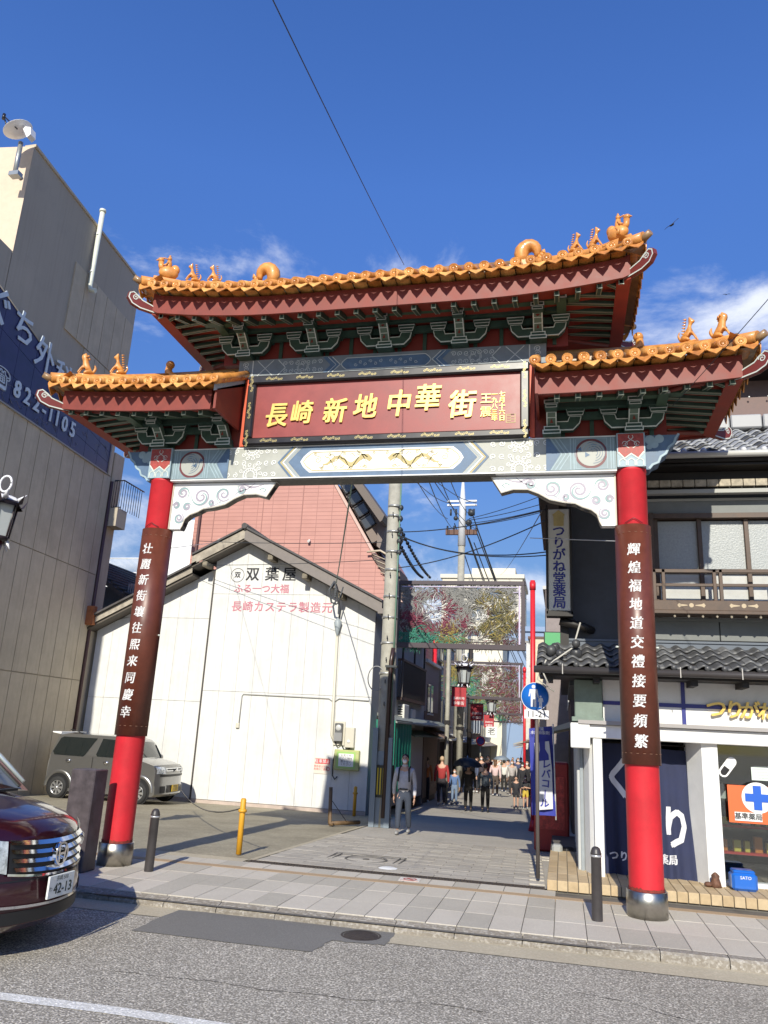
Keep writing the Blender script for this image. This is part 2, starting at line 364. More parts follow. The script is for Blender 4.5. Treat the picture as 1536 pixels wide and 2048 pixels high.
for ci, cpts in enumerate((((180, 1975), (230, 1942), (330, 1955), (420, 1962), (520, 1980), (640, 1990), (700, 2000), (860, 2006), (1000, 2030)), ((640, 1880), (610, 1905), (560, 1935)), ((1150, 1985), (1260, 2005), (1330, 2030), (1400, 2046)), ((820, 1856), (860, 1850), (900, 1848)))):
    q = MB(); pr_ = [rd(*p_) for p_ in cpts]; pp = []
    for (xa, ya), (xb, yb) in zip(pr_, pr_[1:]):
        for k in range(8): pp.append((xa + (xb - xa) * k / 8 + random.uniform(-.008, .008), ya + (yb - ya) * k / 8 + random.uniform(-.008, .008)))
    v_ = []
    for k, (xa, ya) in enumerate(pp): w_ = random.uniform(.001, .006); v_ += [(xa, ya - w_, RZ + .003), (xa, ya + w_, RZ + .003)]
    q.add(v_, [(2 * k, 2 * k + 2, 2 * k + 3, 2 * k + 1) for k in range(len(pp) - 1)]); q.build('crack', mat('crack_dark', (.035, .032, .03), .9), road)
mh = MB(); c = rd(722, 1872); mh.lathe([(0, RZ + .011), (0.15, RZ + .011), (0.165, RZ + .004)], (c[0], c[1], 0)); mh.lathe([(0.19, RZ + .006), (0.17, RZ + .009)], (c[0], c[1], 0))
tag(mh.build('manhole_cover', IRON), 'small round iron cover set in the dark asphalt patch', 'manhole cover')
c = rd(893, 1866); mh = MB(); mh.box(c[0] - .13, c[0] + .13, c[1] - .07, c[1] + .05, RZ - .02, RZ + .012)
for k in range(5): mh.box(c[0] - .11, c[0] + .11, c[1] - .06 + k * .022, c[1] - .05 + k * .022, RZ, RZ + .018)
tag(mh.build('manhole_cover', IRON), 'small dark iron cover at the edge of the road gutter', 'manhole cover')
c = rd(1515, 1915); mh = MB()
for k in range(13): mh.box(c[0] - .22 + k * .04, c[0] - .2 + k * .04, c[1] - .16, c[1] + .16, RZ, RZ + .014)
mh.box(c[0] - .25, c[0] + .3, c[1] - .2, c[1] - .16, RZ, RZ + .016); mh.box(c[0] - .25, c[0] + .3, c[1] + .16, c[1] + .2, RZ, RZ + .016)
tag(mh.build('storm_drain', mat('galvanised_grate', (0.3, 0.31, 0.31), 0.5, metal=0.7, var=0.2)), 'galvanised grating in the gutter at the right picture edge', 'drain grate')
# pavement
pavement = sheet('pavement', [(-70, 8.0), (70, 8.0), (70, 10.72), (-70, 10.72)], -0.03, JNT)
kb = []
x = -16.0; i = 0
while x < 8:
    w = 0.6 + 0.03 * math.sin(i * 3.1)
    top = 0.0 if x > 0.1 or x < -4.9 else -0.045
    zl = 0.0 if (x > 0.3 or x < -5) else -0.04
    zr = 0.0 if (x + w > 0.3 or x + w < -5) else -0.04
    b = 0.02
    vs = [(x + .004, 8.0, RZ), (x + w - .004, 8.0, RZ), (x + w - .004, 8.14, RZ), (x + .004, 8.14, RZ),
          (x + .004, 8.0, zl - b), (x + w - .004, 8.0, zr - b), (x + w - .004, 8.02, zr), (x + .004, 8.02, zl), (x + w - .004, 8.15, zr * .2), (x + .004, 8.15, zl * .2)]
    if i % 1 == 0: MB().add(vs, [(0, 1, 5, 4), (4, 5, 6, 7), (7, 6, 8, 9), (0, 4, 7, 9, 3), (1, 2, 8, 6, 5)]).build('kerbstone', KERB, pavement)
    x += w; i += 1
rows = [(8.155, 8.78), (8.78, 9.4), (9.4, 9.93), (10.09, 10.44)]
def slab_mesh(w, d, t, m, b=.006):
    return MB().bbox(-w / 2, w / 2, -d / 2, d / 2, -t, 0, b).mesh('slab', m)
for ri, (a, b) in enumerate(rows):
    ms = [slab_mesh(.296, b - a - .006, .03, m, .003) for m in PAV]
    for k in range(68 if ri < 9 else 0):
        xx = -14.6 + k * .302
        if xx > 4: break
        if ri == 3 and xx > -0.25: break
        if random.random() < 2:
            o = obj('paver', random.choice(ms), pavement, (xx + .15, (a + b) / 2, random.uniform(-.0015, .0015)))
m = MB().box(-14.6, 4, 9.936, 10.085, -.03, 0.001); m.build('brown_strip', BRST, pavement)
# slot drain along the street mouth
dr = thing('slot_drain', 'long narrow slotted drain across the mouth of the shopping street', 'drain')
q = MB().box(-4.09, -.24, 10.46, 10.49, -.03, .004).box(-4.09, -.24, 10.58, 10.61, -.03, .004); q.build('frame', IRON, dr)
q = MB()
for k in range(96): q.box(-4.08 + k * .04, -4.062 + k * .04, 10.49, 10.58, -.02, .0)
tag(q.build('bars', IRON, dr), kind='stuff')
# lot and street
def strip(name, fx0, fx1, y0, y1, n, m, dz=0.0, kind='structure'):
    q = MB(); vs = []
    for i in range(n + 1):
        y = y0 + (y1 - y0) * i / n; vs += [(fx0(y), y, zg(y) + dz), (fx1(y), y, zg(y) + dz)]
    q.add(vs, [(2 * i, 2 * i + 1, 2 * i + 3, 2 * i + 2) for i in range(n)])
    return tag(q.build(name, m), kind=kind)
lot = strip('parking_lot', lambda y: -40, lambda y: -4.13 - max(0, y - 10.7) * .028, 10.45, 26, 20, LOT, -.012)
MB().add([(-40, 10.44, -.004), (-4.15, 10.44, -.004), (-4.15, 10.72, -.008), (-40, 10.72, -.008)], [(0, 1, 2, 3)]).build('lot_edge', GUTC, lot)
ed = strip('kerb_line', lambda y: -4.13 - max(0, y - 10.7) * .028, lambda y: -4.05 - max(0, y - 10.7) * .028, 10.62, 21.3, 20, GUTC, -.0)
street = strip('street', lambda y: -4.05 - max(0, y - 10.7) * .05, lambda y: 8.0, 10.60, 30, 30, STRT, -.014)
street2 = strip('street', lambda y: -9.0, lambda y: 8.0, 30, 420, 30, STRT, -.014)
sms = [slab_mesh(.395, .194, .03, m, .003) for m in STN]
sh = thing  # setts of the near street
for j in range(24):
    yy = 10.74 + j * .2
    x0 = -4.03 - max(0, yy - 10.7) * .04; off = (j % 2) * .2
    for k in range(12):
        xx = x0 + .2 + k * .4 - off
        if xx > -.35: break
        if k == 0 and off: xx = x0 + .1
        obj('sett', random.choice(sms), street, (xx, yy, zg(yy) - .001 + random.uniform(-.002, .001)), (-math.atan(.04), 0, 0), (.5 if (k == 0 and off) else 1, 1, 1))
mh = MB(); cx_, cy_ = -2.78, 11.75; zz = zg(cy_)
mh.box(cx_ - .55, cx_ + .5, cy_ - .42, cy_ - .39, zz, zz + .006).box(cx_ - .55, cx_ + .5, cy_ + .39, cy_ + .42, zz, zz + .006)
for s_ in (-.55, -.47, .42, .5): mh.box(cx_ + s_, cx_ + s_ + .02, cy_ - .42, cy_ + .42, zz, zz + .005)
mh.lathe([(.31, .004), (.31, .009), (.28, .009), (.28, .004)], (cx_, cy_, zz), n=32); mh.lathe([(0, .008), (.05, .008), (.05, .003)], (cx_, cy_, zz), n=12)
tag(mh.build('manhole_cover', mat('stone_cover_edge', (0.13, 0.12, 0.105), 0.7, var=0.3)), 'round paved manhole cover in a square frame at the street mouth', 'manhole cover')
wv = MB().lathe([(0, .01), (.1, .008), (.13, 0)], (-2.3, 11.02, zg(11.0)), n=12); tag(wv.build('marker_disc', WHITE), 'small flat white marker on the paving near the slot drain', 'marker')
ft = thing('ground_sign', 'square white no smoking tile with a red mark set in the pavement', 'floor sign', (-1.86, 10.27, .0015), .05)
MB().box(-.13, .13, -.12, .12, 0, .004).build('plate', mat('sign_tile_white', (0.62, 0.58, 0.52), 0.6, var=0.2, vscale=30), ft)
r_ = MB().lathe([(.085, .0065), (.065, .0065)], n=20); r_.add([(-.055, .03, .0075), (-.035, .06, .0075), (.06, -.03, .0075), (.04, -.06, .0075)], [(0, 1, 2, 3)]); r_.box(-.11, .11, -.105, -.095, .004, .006)
r_.build('red_mark', mat('faded_red_print', (0.45, 0.09, 0.07), 0.6), ft)
# ------------------------------------------------------------------ the gate
GX, GY = -2.29, 9.45
gate = thing('ceremonial_gate', 'tall red and amber tiled ceremonial street gate with gold lettered plaque over the street mouth', 'gate', (GX, GY, 0))
for s in (-1, 1):
    col = MB().lathe([(.182, .2), (.182, 4.93), (.19, 4.94), (.19, 4.965), (0, 4.965)], (s * 3.14, 0, 0), n=40).build('column', RED, gate)
    MB().lathe([(.2, 0), (.212, .0), (.212, .255), (.2, .262), (.185, .255)], (s * 3.14, 0, 0), n=40).build('steel_base', STEEL, col)
    j = MB(); n = 60; pv = []
    for i in range(n):
        t = 2 * PI * i / n; pv.append((.1865 * math.cos(t) + s * 3.14, .1865 * math.sin(t), .285 + .018 * random.random() * (random.random() < .35)))
    j.add(pv + [(x, y, .255) for x, y, z in pv], [(i, (i + 1) % n, n + (i + 1) % n, n + i) for i in range(n)]).build('rust_ring', mat('rusty_red', (0.2, 0.03, 0.02), 0.8, var=0.5, vscale=30), col)
    # couplet board: a curved plate round the front
    bz0, bz1 = 1.53, 4.25; ra, rb = .196, .208
    a0, a1 = PI * 1.5 - 1.75, PI * 1.5 + 1.75
    bd = MB().lathe([(ra, bz0), (rb, bz0), (rb, bz1), (ra, bz1), (ra, bz0)], (s * 3.14, 0, 0), n=28, a0=a0, a1=a1)
    for an in (a0, a1):
        bd.tube([(s * 3.14 + .203 * math.cos(an), .203 * math.sin(an), bz0), (s * 3.14 + .203 * math.cos(an), .203 * math.sin(an), bz1)], .008, 6)
    board = bd.build('couplet_board', BRN, gate)
    sc_ = MB()
    for zz in (bz0 + .12, bz1 - .1):
        for k in range(9):
            t = a0 + .35 + k * .35; sc_.ribbon([(0, 0), (0, 0)], 0, 0) if 0 else None
            p = Vector((s * 3.14 + .2095 * math.cos(t), .2095 * math.sin(t), zz))
            sc_.tube([p, p + Vector((-math.sin(t) * .03, math.cos(t) * .03, 0))], .0025, 4)
    sc_.build('scroll_edge', GOLD if 0 else mat('faded_trim', (0.3, 0.16, 0.1), 0.6), board)
    body = '壮麗新街壤往熙来同慶幸' if s < 0 else '輝煌福地道交禮接要頻繁'
    me_all = text_mesh('\n'.join(body), .150, fat=.0032, sl=1.42, shear=.12)
    zs = [v.co.y for v in me_all.vertices]; mid = (max(zs) + min(zs)) / 2; k = (2.30 if s > 0 else 2.28) / (max(zs) - min(zs))
    zc = (bz0 + bz1) / 2 + (-.03 if s > 0 else .0)
    off = -.06 if s < 0 else -.1
    me = me_all; bm = bmesh.new(); bm.from_mesh(me)
    for kk in range(-8, 9): bmesh.ops.bisect_plane(bm, geom=bm.verts[:] + bm.edges[:] + bm.faces[:], plane_co=(kk * .014, 0, 0), plane_no=(1, 0, 0))
    bm.to_mesh(me); bm.free()
    for v in me.vertices:
        x, y = v.co.x, v.co.y
        t = PI * 1.5 + off + x * .98 / .2105; v.co = (s * 3.14 + .2112 * math.cos(t), .2112 * math.sin(t), zc + (y - mid) * k)
    (mat('couplet_white', (0.72, 0.70, 0.68), 0.45)); 
    nch = len(body); step = (max(zs) - min(zs)) * k / nch; ztop = zc + (max(zs) - mid) * k
    buckets = [([], []) for _ in range(nch)]; maps = [{} for _ in range(nch)]
    for pf in me.polygons:
        zc_f = sum(me.vertices[i].co.z for i in pf.vertices) / len(pf.vertices); bi = min(nch - 1, max(0, int((ztop - zc_f) / step)))
        vs_, fs_ = buckets[bi]; mp_ = maps[bi]; fc = []
        for i in pf.vertices:
            if i not in mp_: mp_[i] = len(vs_); vs_.append(tuple(me.vertices[i].co))
            fc.append(mp_[i])
        fs_.append(tuple(fc))
    for vs_, fs_ in buckets:
        m3 = bpy.data.meshes.new('character'); m3.from_pydata(vs_, [], fs_); m3.materials.append(MATS['couplet_white']); obj('character', m3, board)
    tb = MB()
    for zz in (bz1 + .01,):
        tb.tube([(s * 3.14 + .2 * math.cos(t), .2 * math.sin(t), zz + (.05 if 0 else 0) + .06 * (1 - abs(i - 6) / 6)) for i, t in enumerate([PI * 1.5 - .55 + .09 * q for q in range(13)])], .004, 5)
    tb.build('wire_hook', BLACK, board)
    eye = MB().tube([(s * 3.14 + .2, 0, 2.82), (s * 3.14 + .235, -.02, 2.82)], .012, 6).tube([(s * 3.14 - .2, 0, 2.82), (s * 3.14 - .235, -.02, 2.82)], .012, 6); eye.build('eye_bolt', LINE, board)
    # red control box behind left column
    if s < 0: MB().bbox(-3.14 - .24, -3.14 - .1, .12, .26, 4.6, 4.85, .01).build('junction_box', RED, gate)
    # patterned head block
    hb = MB().box(s * 3.14 - .165, s * 3.14 + .165, -.19, .19, 4.966, 5.40).build('column_head', BLUEL, gate)
    d = MB(); x = s * 3.14
    d.flat([(x - .15, 5.39), (x - .15, 5.16), (x - .08, 5.08), (x, 5.14), (x + .08, 5.08), (x + .15, 5.16), (x + .15, 5.39)], -.193)
    d.build('red_panel', mat('painted_red_panel', (0.34, 0.05, 0.04), 0.5, var=0.3, vscale=30), hb)
    d = MB(); d.ribbon([(x - .15, 5.15), (x - .08, 5.07), (x, 5.13), (x + .08, 5.07), (x + .15, 5.15)], .02, -.196)
    for q in range(3):
        d.ribbon([(x + (q - 1) * .1 - .04, 4.98), (x + (q - 1) * .1 - .04, 5.04), (x + (q - 1) * .1, 5.07), (x + (q - 1) * .1 + .04, 5.04), (x + (q - 1) * .1 + .04, 4.98)], .012, -.196)
    for sx in (-1, 1):
        d.ribbon([(x + sx * (.02 + .05 * math.sin(t * .9)), 5.2 + t * .028) for t in range(7)], .008, -.196)
        d.ribbon([(x + sx * (.07 + .03 * math.cos(t)), 5.26 + .03 * math.sin(t)) for t in [q * .7 for q in range(9)]], .007, -.196)
    d.build('line_pattern', LINE, hb)
# main beam
BY = -.14
beam = MB().box(-2.972, 2.972, BY, .14, 4.945, 5.375).build('main_beam', BEAMC, gate)
d = MB().box(-2.97, 2.97, BY - .004, .144, 5.376, 5.392); d.build('top_edge', WHITE, beam)
MB().box(-2.97, 2.97, BY - .012, .145, 4.93, 4.944).build('bottom_edge', WHITE, beam)
# underside
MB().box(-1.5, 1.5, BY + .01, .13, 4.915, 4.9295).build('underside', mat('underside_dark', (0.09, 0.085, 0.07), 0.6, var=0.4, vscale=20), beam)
yb = BY - .003; y2 = BY - .006; y3 = BY - .009
zc = 5.16; hh = .215
bl = MB(); bll = MB(); ln = MB(); wh = MB(); och = MB(); gry = MB(); mar = MB()
def arc(cx, cz, r, a, b, n=10): return [(cx + r * math.cos(a + (b - a) * i / n), cz + r * math.sin(a + (b - a) * i / n)) for i in range(n + 1)]
def spiral(cx, cz, r0, r1, a0, turns, n=18, sg=1): return [(cx + (r0 + (r1 - r0) * i / n) * math.cos(a0 + sg * turns * 2 * PI * i / n), cz + (r0 + (r1 - r0) * i / n) * math.sin(a0 + sg * turns * 2 * PI * i / n)) for i in range(n + 1)]
# centre cartouche
bl.flat([(-1.27, zc), (-1.08, zc + hh), (1.08, zc + hh), (1.27, zc), (1.08, zc - hh), (-1.08, zc - hh)], yb)
def cart(k):
    a, b = .98 * k + .0, .115 * k
    return [(-a, -b), (-a - .05, -b + .03), (-a - .1, -.05), (-a - .14, 0), (-a - .1, .05), (-a - .05, b - .03), (-a, b), (a, b), (a + .05, b - .03), (a + .1, .05), (a + .14, 0), (a + .1, -.05), (a + .05, -b + .03), (a, -b)]
wh.flat([(x, zc + z) for x, z in [(p[0] * .98, p[1] * 1.35) for p in cart(1)]], y2)
och.ribbon([(x, zc + z) for x, z in [(p[0] * .94, p[1] * 1.12) for p in cart(1)]], .012, y3, closed=True)
for s in (-1, 1):
    # two facing dragons as gold scroll strokes
    pts = [(s * (.12 + .055 * i), zc + .06 * math.sin(i * .95) * (1 - .01 * i)) for i in range(13)]
    for k in range(9): och.ribbon(spiral(s * (.09 + .1 * k), zc + .095 * (-1) ** k, .006, .026, k * 1.7, 1.3, 10), .009, y3)
    for k in range(5): och.ribbon([(s * (.2 + .14 * k), zc - .06 * (-1) ** k), (s * (.235 + .14 * k), zc - .10 * (-1) ** k), (s * (.27 + .14 * k), zc - .085 * (-1) ** k)], .011, y3)
    och.ribbon(pts, [.06, .075, .07, .06, .06, .058, .055, .055, .05, .045, .04, .03, .012], y3)
    for k in (2, 4, 6, 8, 10):
        p = pts[k]; sg = 1 if k % 4 else -1
        och.ribbon([p, (p[0] + s * .03, p[1] + sg * .05), (p[0] + s * .07, p[1] + sg * .06), (p[0] + s * .09, p[1] + sg * .085)], .012, y3)
        och.ribbon([p, (p[0] - s * .03, p[1] - sg * .05), (p[0] - s * .05, p[1] - sg * .08)], .01, y3)
    och.ribbon([(s * .17, zc + .04), (s * .22, zc + .08), (s * .27, zc + .075)], .014, y3)
    och.ribbon(spiral(s * .85, zc + .02, .01, .05, 0, 1.3), .009, y3)
    # chevrons
    for k, (mt, w) in enumerate(((gry, .03), (wh, .018), (och, .018), (bl, .03))):
        o_ = 1.31 + k * .032
        mt.ribbon([(s * (o_ - .19), zc + hh), (s * o_, zc), (s * (o_ - .19), zc - hh)], w, y2 if k % 2 else yb)
    # rosette fields
    for cx, cz in ((1.72, zc - .0), (2.45, zc)):
        pass
    for cx, cz, R_ in ((1.80, zc - .17, .15), (1.80, zc + .21, .15), (2.32, zc, .17)):
        def cl(pp): return [(a, min(max(b, zc - hh + .002), zc + hh - .002)) for a, b in pp]
        for rr, w in ((R_ * .66, .012), (R_ * .4, .010)):
            wh.ribbon(cl(arc(s * cx, cz, rr, 0, 2 * PI, 28)), w, y2)
        for k in range(16):
            a = k * PI / 8; p0 = (s * cx + R_ * .42 * math.cos(a), cz + R_ * .42 * math.sin(a)); p1 = (s * cx + R_ * .63 * math.cos(a), cz + R_ * .63 * math.sin(a))
            if abs(p1[1] - zc) < hh and abs(p0[1] - zc) < hh: wh.ribbon([p0, p1], .008, y2)
        if abs(cz - zc) < .05: och.disc(s * cx, cz, R_ * .22, y2)
        for k in range(12):
            a = k * PI / 6 + .1; x_, z_ = s * cx + R_ * .98 * math.cos(a), cz + R_ * .98 * math.sin(a)
            if abs(z_ - zc) < hh - .035: wh.ribbon(spiral(x_, z_, .007, .033, a + 2, 1.25, 12), .009, y2)
    for k in range(9):
        x_ = 1.47 + k * .11
        for z_ in (zc - .17, zc + .17, zc):
            if all(math.hypot(x_ - q, z_ - w) > R2 for q, w, R2 in ((1.80, zc - .17, .19), (1.80, zc + .21, .19), (2.32, zc, .21))):
                wh.ribbon(spiral(s * x_, z_, .008, .04, k + z_ * 9, 1.3, 12), .010, y2)
    # end fields: dark chevrons and phoenix roundel
    bl.flat([(s * 2.50, zc + hh), (s * 2.10 if 0 else s * 2.56, zc + hh), (s * 2.43, zc), (s * 2.56, zc - hh), (s * 2.16 if 0 else s * 2.50, zc - hh), (s * 2.37, zc)], yb)
# dark blue-grey outer fields
OUT = MB()
for s in (-1, 1):
    pass
bl.build('blue_fields', BLUE, beam); wh.build('white_scrolls', WHITE, beam); och.build('ochre_scrolls', OCH, beam); gry.build('grey_chevrons', mat('cool_grey_paint', (0.30, 0.34, 0.35), 0.5), beam)
for s in (-1, 1):
    e = MB().box(s * 2.13, s * 2.968, BY - .012, BY, 4.95, 5.372).build('end_field', mat('grey_teal_paint', (0.20, 0.27, 0.30), 0.5, var=0.15), beam)
    yy = BY - .015; a = MB(); b = MB(); c_ = MB(); dk = MB()
    for k in range(3):
        a.ribbon([(s * (2.19 + k * .05), zc + hh - .01), (s * (2.32 + k * .05), zc), (s * (2.19 + k * .05), zc - hh + .01)][::1], .014, yy)
    dk.flat([(s * 2.13, zc + hh), (s * 2.17, zc + hh), (s * 2.3, zc), (s * 2.17, zc - hh), (s * 2.13, zc - hh)], yy)
    for xx in (2.42, 2.46, 2.90, 2.93): a.box(s * xx, s * (xx + .012), yy - .001, yy, zc - hh + .01, zc + hh - .01)
    c_.disc(s * 2.67, zc, .195, yy, 30)
    b.disc(s * 2.67, zc, .165, yy - .003, 30)
    for k in range(4): dk.ribbon(arc(s * 2.70, zc + .01, .05 + k * .03, -1.0 - k * .2, 2.2, 12), .007, yy - .006)
    dk.flat([(s * 2.60, zc + .02), (s * 2.66, zc - .02), (s * 2.60, zc - .05)], yy - .006); dk.flat([(s * 2.50, zc + .05), (s * 2.56, zc + .03), (s * 2.55, zc + .09)], yy - .006)
    for k in range(4): a.ribbon([(s * (2.56 + k * .04), zc + .04), (s * (2.60 + k * .045), zc + .11), (s * (2.65 + k * .05), zc + .15 - k * .02)], .010, yy - .0065)
    a.rect(*sorted((s * 2.485, s * 2.865)), zc - .2, zc + .2, yy - .001, .008)
    a.build('pale_lines', BLUEL, e); c_.build('roundel_ring', mat('maroon_paint', (0.13, 0.025, 0.03), 0.5), e); b.build('roundel', mat('phoenix_grey', (0.36, 0.37, 0.34), 0.5), e); dk.build('dark_lines', BLUE, e)
    # wing piece beyond the column
    prof = [(3.315, 4.95), (3.36, 4.95), (3.40, 5.0), (3.47, 5.03), (3.50, 5.10), (3.56, 5.14), (3.60, 5.22), (3.66, 5.27), (3.68, 5.33), (3.72, 5.39), (3.315, 5.39)]
    wg = MB().prism([(s * x_, z_) for x_, z_ in prof], -.11, .11).build('beam_wing', BLUE, gate)
    a = MB().ribbon([(s * (x_ - .012), z_ + .012) for x_, z_ in prof[1:-1]], .026, -.113); a.build('wing_edge', BLUEL, wg)
    a = MB()
    for cx, cz, r_ in ((3.37, 5.33, .06), (3.42, 5.27, .05), (3.48, 5.34, .055), (3.36, 5.24, .035)): a.disc(s * cx, cz, r_, -.1135 - r_ * .01, 16)
    a.build('cloud_motif', BLUEL, wg)
    # bracket boards below the beam
    pr = [(2.955, 4.262), (2.78, 4.262), (2.76, 4.30), (2.73, 4.40), (2.66, 4.46), (2.55, 4.50), (2.47, 4.545), (2.33, 4.56), (2.16, 4.60), (2.03, 4.68), (1.90, 4.735), (1.72, 4.74), (1.57, 4.70), (1.44, 4.913), (2.955, 4.913)]
    spnd = MB().prism([(s * x_, z_) for x_, z_ in pr], -.06, .06).build('spandrel_board', WHITE, gate)
    und = MB()
    pe = pr[1:14]
    for (xa, za), (xb, zb) in zip(pe, pe[1:]):
        und.add([(s * xa, -.058, za - .008), (s * xb, -.058, zb - .008), (s * xb, .06, zb - .008), (s * xa, .06, za - .008)], [(0, 1, 2, 3)])
    und.build('edge_band', mat('taupe_edge', (0.17, 0.15, 0.12), 0.5, var=0.2), spnd)
    rim = MB().ribbon([(s * (x_), z_ + .01) for x_, z_ in pe], .014, -.0625); rim.build('rim', mat('beige_rim', (0.45, 0.40, 0.32), 0.5), spnd)
    dm = MB()
    for (xa, za), (xb, zb) in ((pe[1], pe[2]), (pe[3], pe[4]), (pe[4], pe[5]), (pe[5], pe[6]), (pe[11], pe[12])):
        lx, lz = xb - xa, zb - za
        dm.add([(s * (xa + lx * .25), -.035, za + lz * .25 - .012), (s * (xa + lx * .75), -.035, za + lz * .75 - .012), (s * (xa + lx * .75), .035, za + lz * .75 - .012), (s * (xa + lx * .25), .035, za + lz * .25 - .012)], [(0, 1, 2, 3)])
    dm.build('edge_diamonds', BLACK, spnd)
    sp = MB(); sp2 = MB(); yy = -.063
    for cx, cz, r_, a_, sg in ((2.52, 4.72, .13, .5, 1), (2.19, 4.75, .105, 2.5, -1), (1.93, 4.81, .06, 1, 1), (2.80, 4.78, .085, 4, 1), (2.82, 4.42, .07, 1, -1), (2.72, 4.58, .055, 3, 1), (2.88, 4.60, .05, 5, -1), (2.36, 4.63, .04, 2, 1)):
        sp.ribbon([(s * a, b) for a, b in spiral(cx, cz, .012, r_, a_, 1.8, 34, sg)], [.014 + .016 * math.sin(PI * i / 34) for i in range(35)], yy)
        sp2.ribbon([(s * a, b) for a, b in spiral(cx, cz, r_ * .35, r_ * 1.18, a_ + 1.2, .8, 20, sg)], [.005 + .018 * math.sin(PI * i / 20) for i in range(21)], yy - .001)
    sp.ribbon([(s * x_, z_) for x_, z_ in ((2.02, 4.86), (1.9, 4.88), (1.8, 4.84), (1.72, 4.85), (1.62, 4.88))], [.006, .018, .03, .02, .006], yy)
    sp.ribbon([(s * x_, z_) for x_, z_ in ((2.42, 4.56), (2.3, 4.6), (2.22, 4.65))], .009, yy)
    sp.ribbon([(s * x_, z_) for x_, z_ in ((2.06, 4.72), (1.98, 4.78), (1.85, 4.82), (1.75, 4.9))], [.004, .014, .016, .004], yy)
    sp2.ribbon([(s * x_, z_) for x_, z_ in ((1.68, 4.80), (1.63, 4.83), (1.58, 4.80), (1.62, 4.77))], .014, yy - .001)
    sp.build('scroll_painting', MAUV, spnd); sp2.build('scroll_painting', TEAL, spnd)
    MB().box(s * 2.958, s * 2.94, -.075, .075, 4.262, 4.913).build('side_trim', mat('beige_rim', (0.45, .4, .32)), spnd)
# upper central block
for s in (-1, 1):
    pl = MB().box(s * 1.955, s * 2.14, -.13, .13, 5.393, 6.44).build('block_post', REDD, gate)
    MB().box(s * 1.93, s * 1.99, -.165, -.131, 5.40, 6.40).build('orange_strip', REDO, pl)
ub = MB().box(-2.14, 2.14, -.13, .13, 6.44, 6.715).build('upper_beam', mat('blue_grey_beam', (0.19, 0.215, 0.235), 0.5, var=0.15), gate)
ln = MB(); dk = MB(); zc2 = 6.577; yy = -.133
for s in (-1, 1):
    dk.flat([(s * .66, zc2), (s * .78, zc2 + .125), (s * .9, zc2 + .125), (s * .78, zc2), (s * .9, zc2 - .125), (s * .78, zc2 - .125)], yy)
    ln.ribbon([(s * .76, zc2 + .12), (s * .64, zc2), (s * .76, zc2 - .12)], .012, yy - .002); ln.ribbon([(s * .82, zc2 + .12), (s * .70, zc2), (s * .82, zc2 - .12)], .008, yy - .002)
    ln.ribbon([(s * 1.55, zc2 + .12), (s * 1.44, zc2), (s * 1.55, zc2 - .12)], .012, yy - .002)
    ln.ribbon([(s * 1.62, zc2 + .12), (s * 1.86, zc2 - .12)], .01, yy - .002); ln.ribbon([(s * 1.62, zc2 - .12), (s * 1.86, zc2 + .12)], .01, yy - .002)
    ln.box(s * 1.92, s * 1.935, yy - .003, yy, zc2 - .13, zc2 + .13)
    for k in range(7):
        for q in (-1, 1):
            ln.ribbon(spiral(s * (.93 + k * .085), zc2 + q * .06, .008, .038, k * 1.3 + q, 1.3, 12), .008, yy - .002)
        ln.ribbon(arc(s * 1.2, zc2, .03 + k * .012, k, k + 2.5, 8), .005, yy - .002)
    for q in (-1, 0, 1): ln.ribbon(spiral(s * 2.03, zc2 + q * .07, .01, .045, q, 1.4, 14), .009, yy - .002)
ln.ribbon([(x * .56, zc2 + z * .75) for x, z in cart(1)], .01, yy - .004, closed=True)
dk.flat([(x * .55, zc2 + z * .7) for x, z in cart(1)], yy - .002)
for s in (-1, 1):
    for k in range(6): ln.ribbon(spiral(s * (.07 + k * .07), zc2 + .02 * (-1) ** k, .006, .026, k, 1.2, 10), .005, yy - .005)
ln.build('pale_scrolls', mat('pale_scroll_paint', (0.58, 0.60, 0.58), 0.5), ub); dk.build('dark_fields', BLUE, ub)
MB().box(-2.15, 2.15, -.15, -.131, 6.425, 6.44).build('lower_edge', BLUE, ub)
# plaque
pq = MB().box(-1.82, 1.82, -.17, -.12, 5.49, 6.31).build('plaque', PLQ, gate)
fr = MB()
for a in ((-1.93, 1.93, 5.395, 5.50), (-1.93, 1.93, 6.30, 6.425)): fr.bbox(a[0], a[1], -.235, -.12, a[2], a[3], .02)
for a in ((-1.93, -1.81), (1.81, 1.93)): fr.bbox(a[0], a[1], -.235, -.12, 5.50, 6.30, .02)
frame = fr.build('frame', BLACK, pq)
fg = MB(); yy = -.238
def orn(cx, cz, horiz):
    for k in range(7):
        t = (k - 3) * .035; a, b = (cx + t, cz + .012 * math.sin(k * 2)) if horiz else (cx + .012 * math.sin(k * 2), cz + t)
        fg.ribbon(spiral(a, b, .004, .02, k, 1.2, 8), .007, yy)
for k in range(8):
    for z_ in (5.447, 6.362): orn(-1.55 + k * .443, z_, True)
for x_ in (-1.87, 1.87):
    for z_ in (5.49, 5.9, 6.30): orn(x_, z_, False)
fg.build('gold_ornament', mat('aged_gold', (0.42, 0.35, 0.16), 0.45, metal=0.3), frame)
CH = '長崎新地中華街'
xs = [-1.49, -1.13, -.66, -.24, .215, .60, 1.055]; zs_ = [5.81, 5.835, 5.835, 5.88, 5.90, 5.965, 5.85]; sz = [.36, .34, .36, .36, .38, .38, .39]
for ch, x_, z_, s_ in zip(CH, xs, zs_, sz):
    me = text_mesh(ch, s_, extrude=.012, fat=.008, shear=.12); me.materials.append(GOLD)
    obj('gold_character', me, pq, (x_, -.185, z_), FR, (.92, 1.04, 1))
text('signature', '王\n震', .155, (1.375, -.18, 5.845), GOLD, pq, extrude=.006, fat=0, sl=1.2)
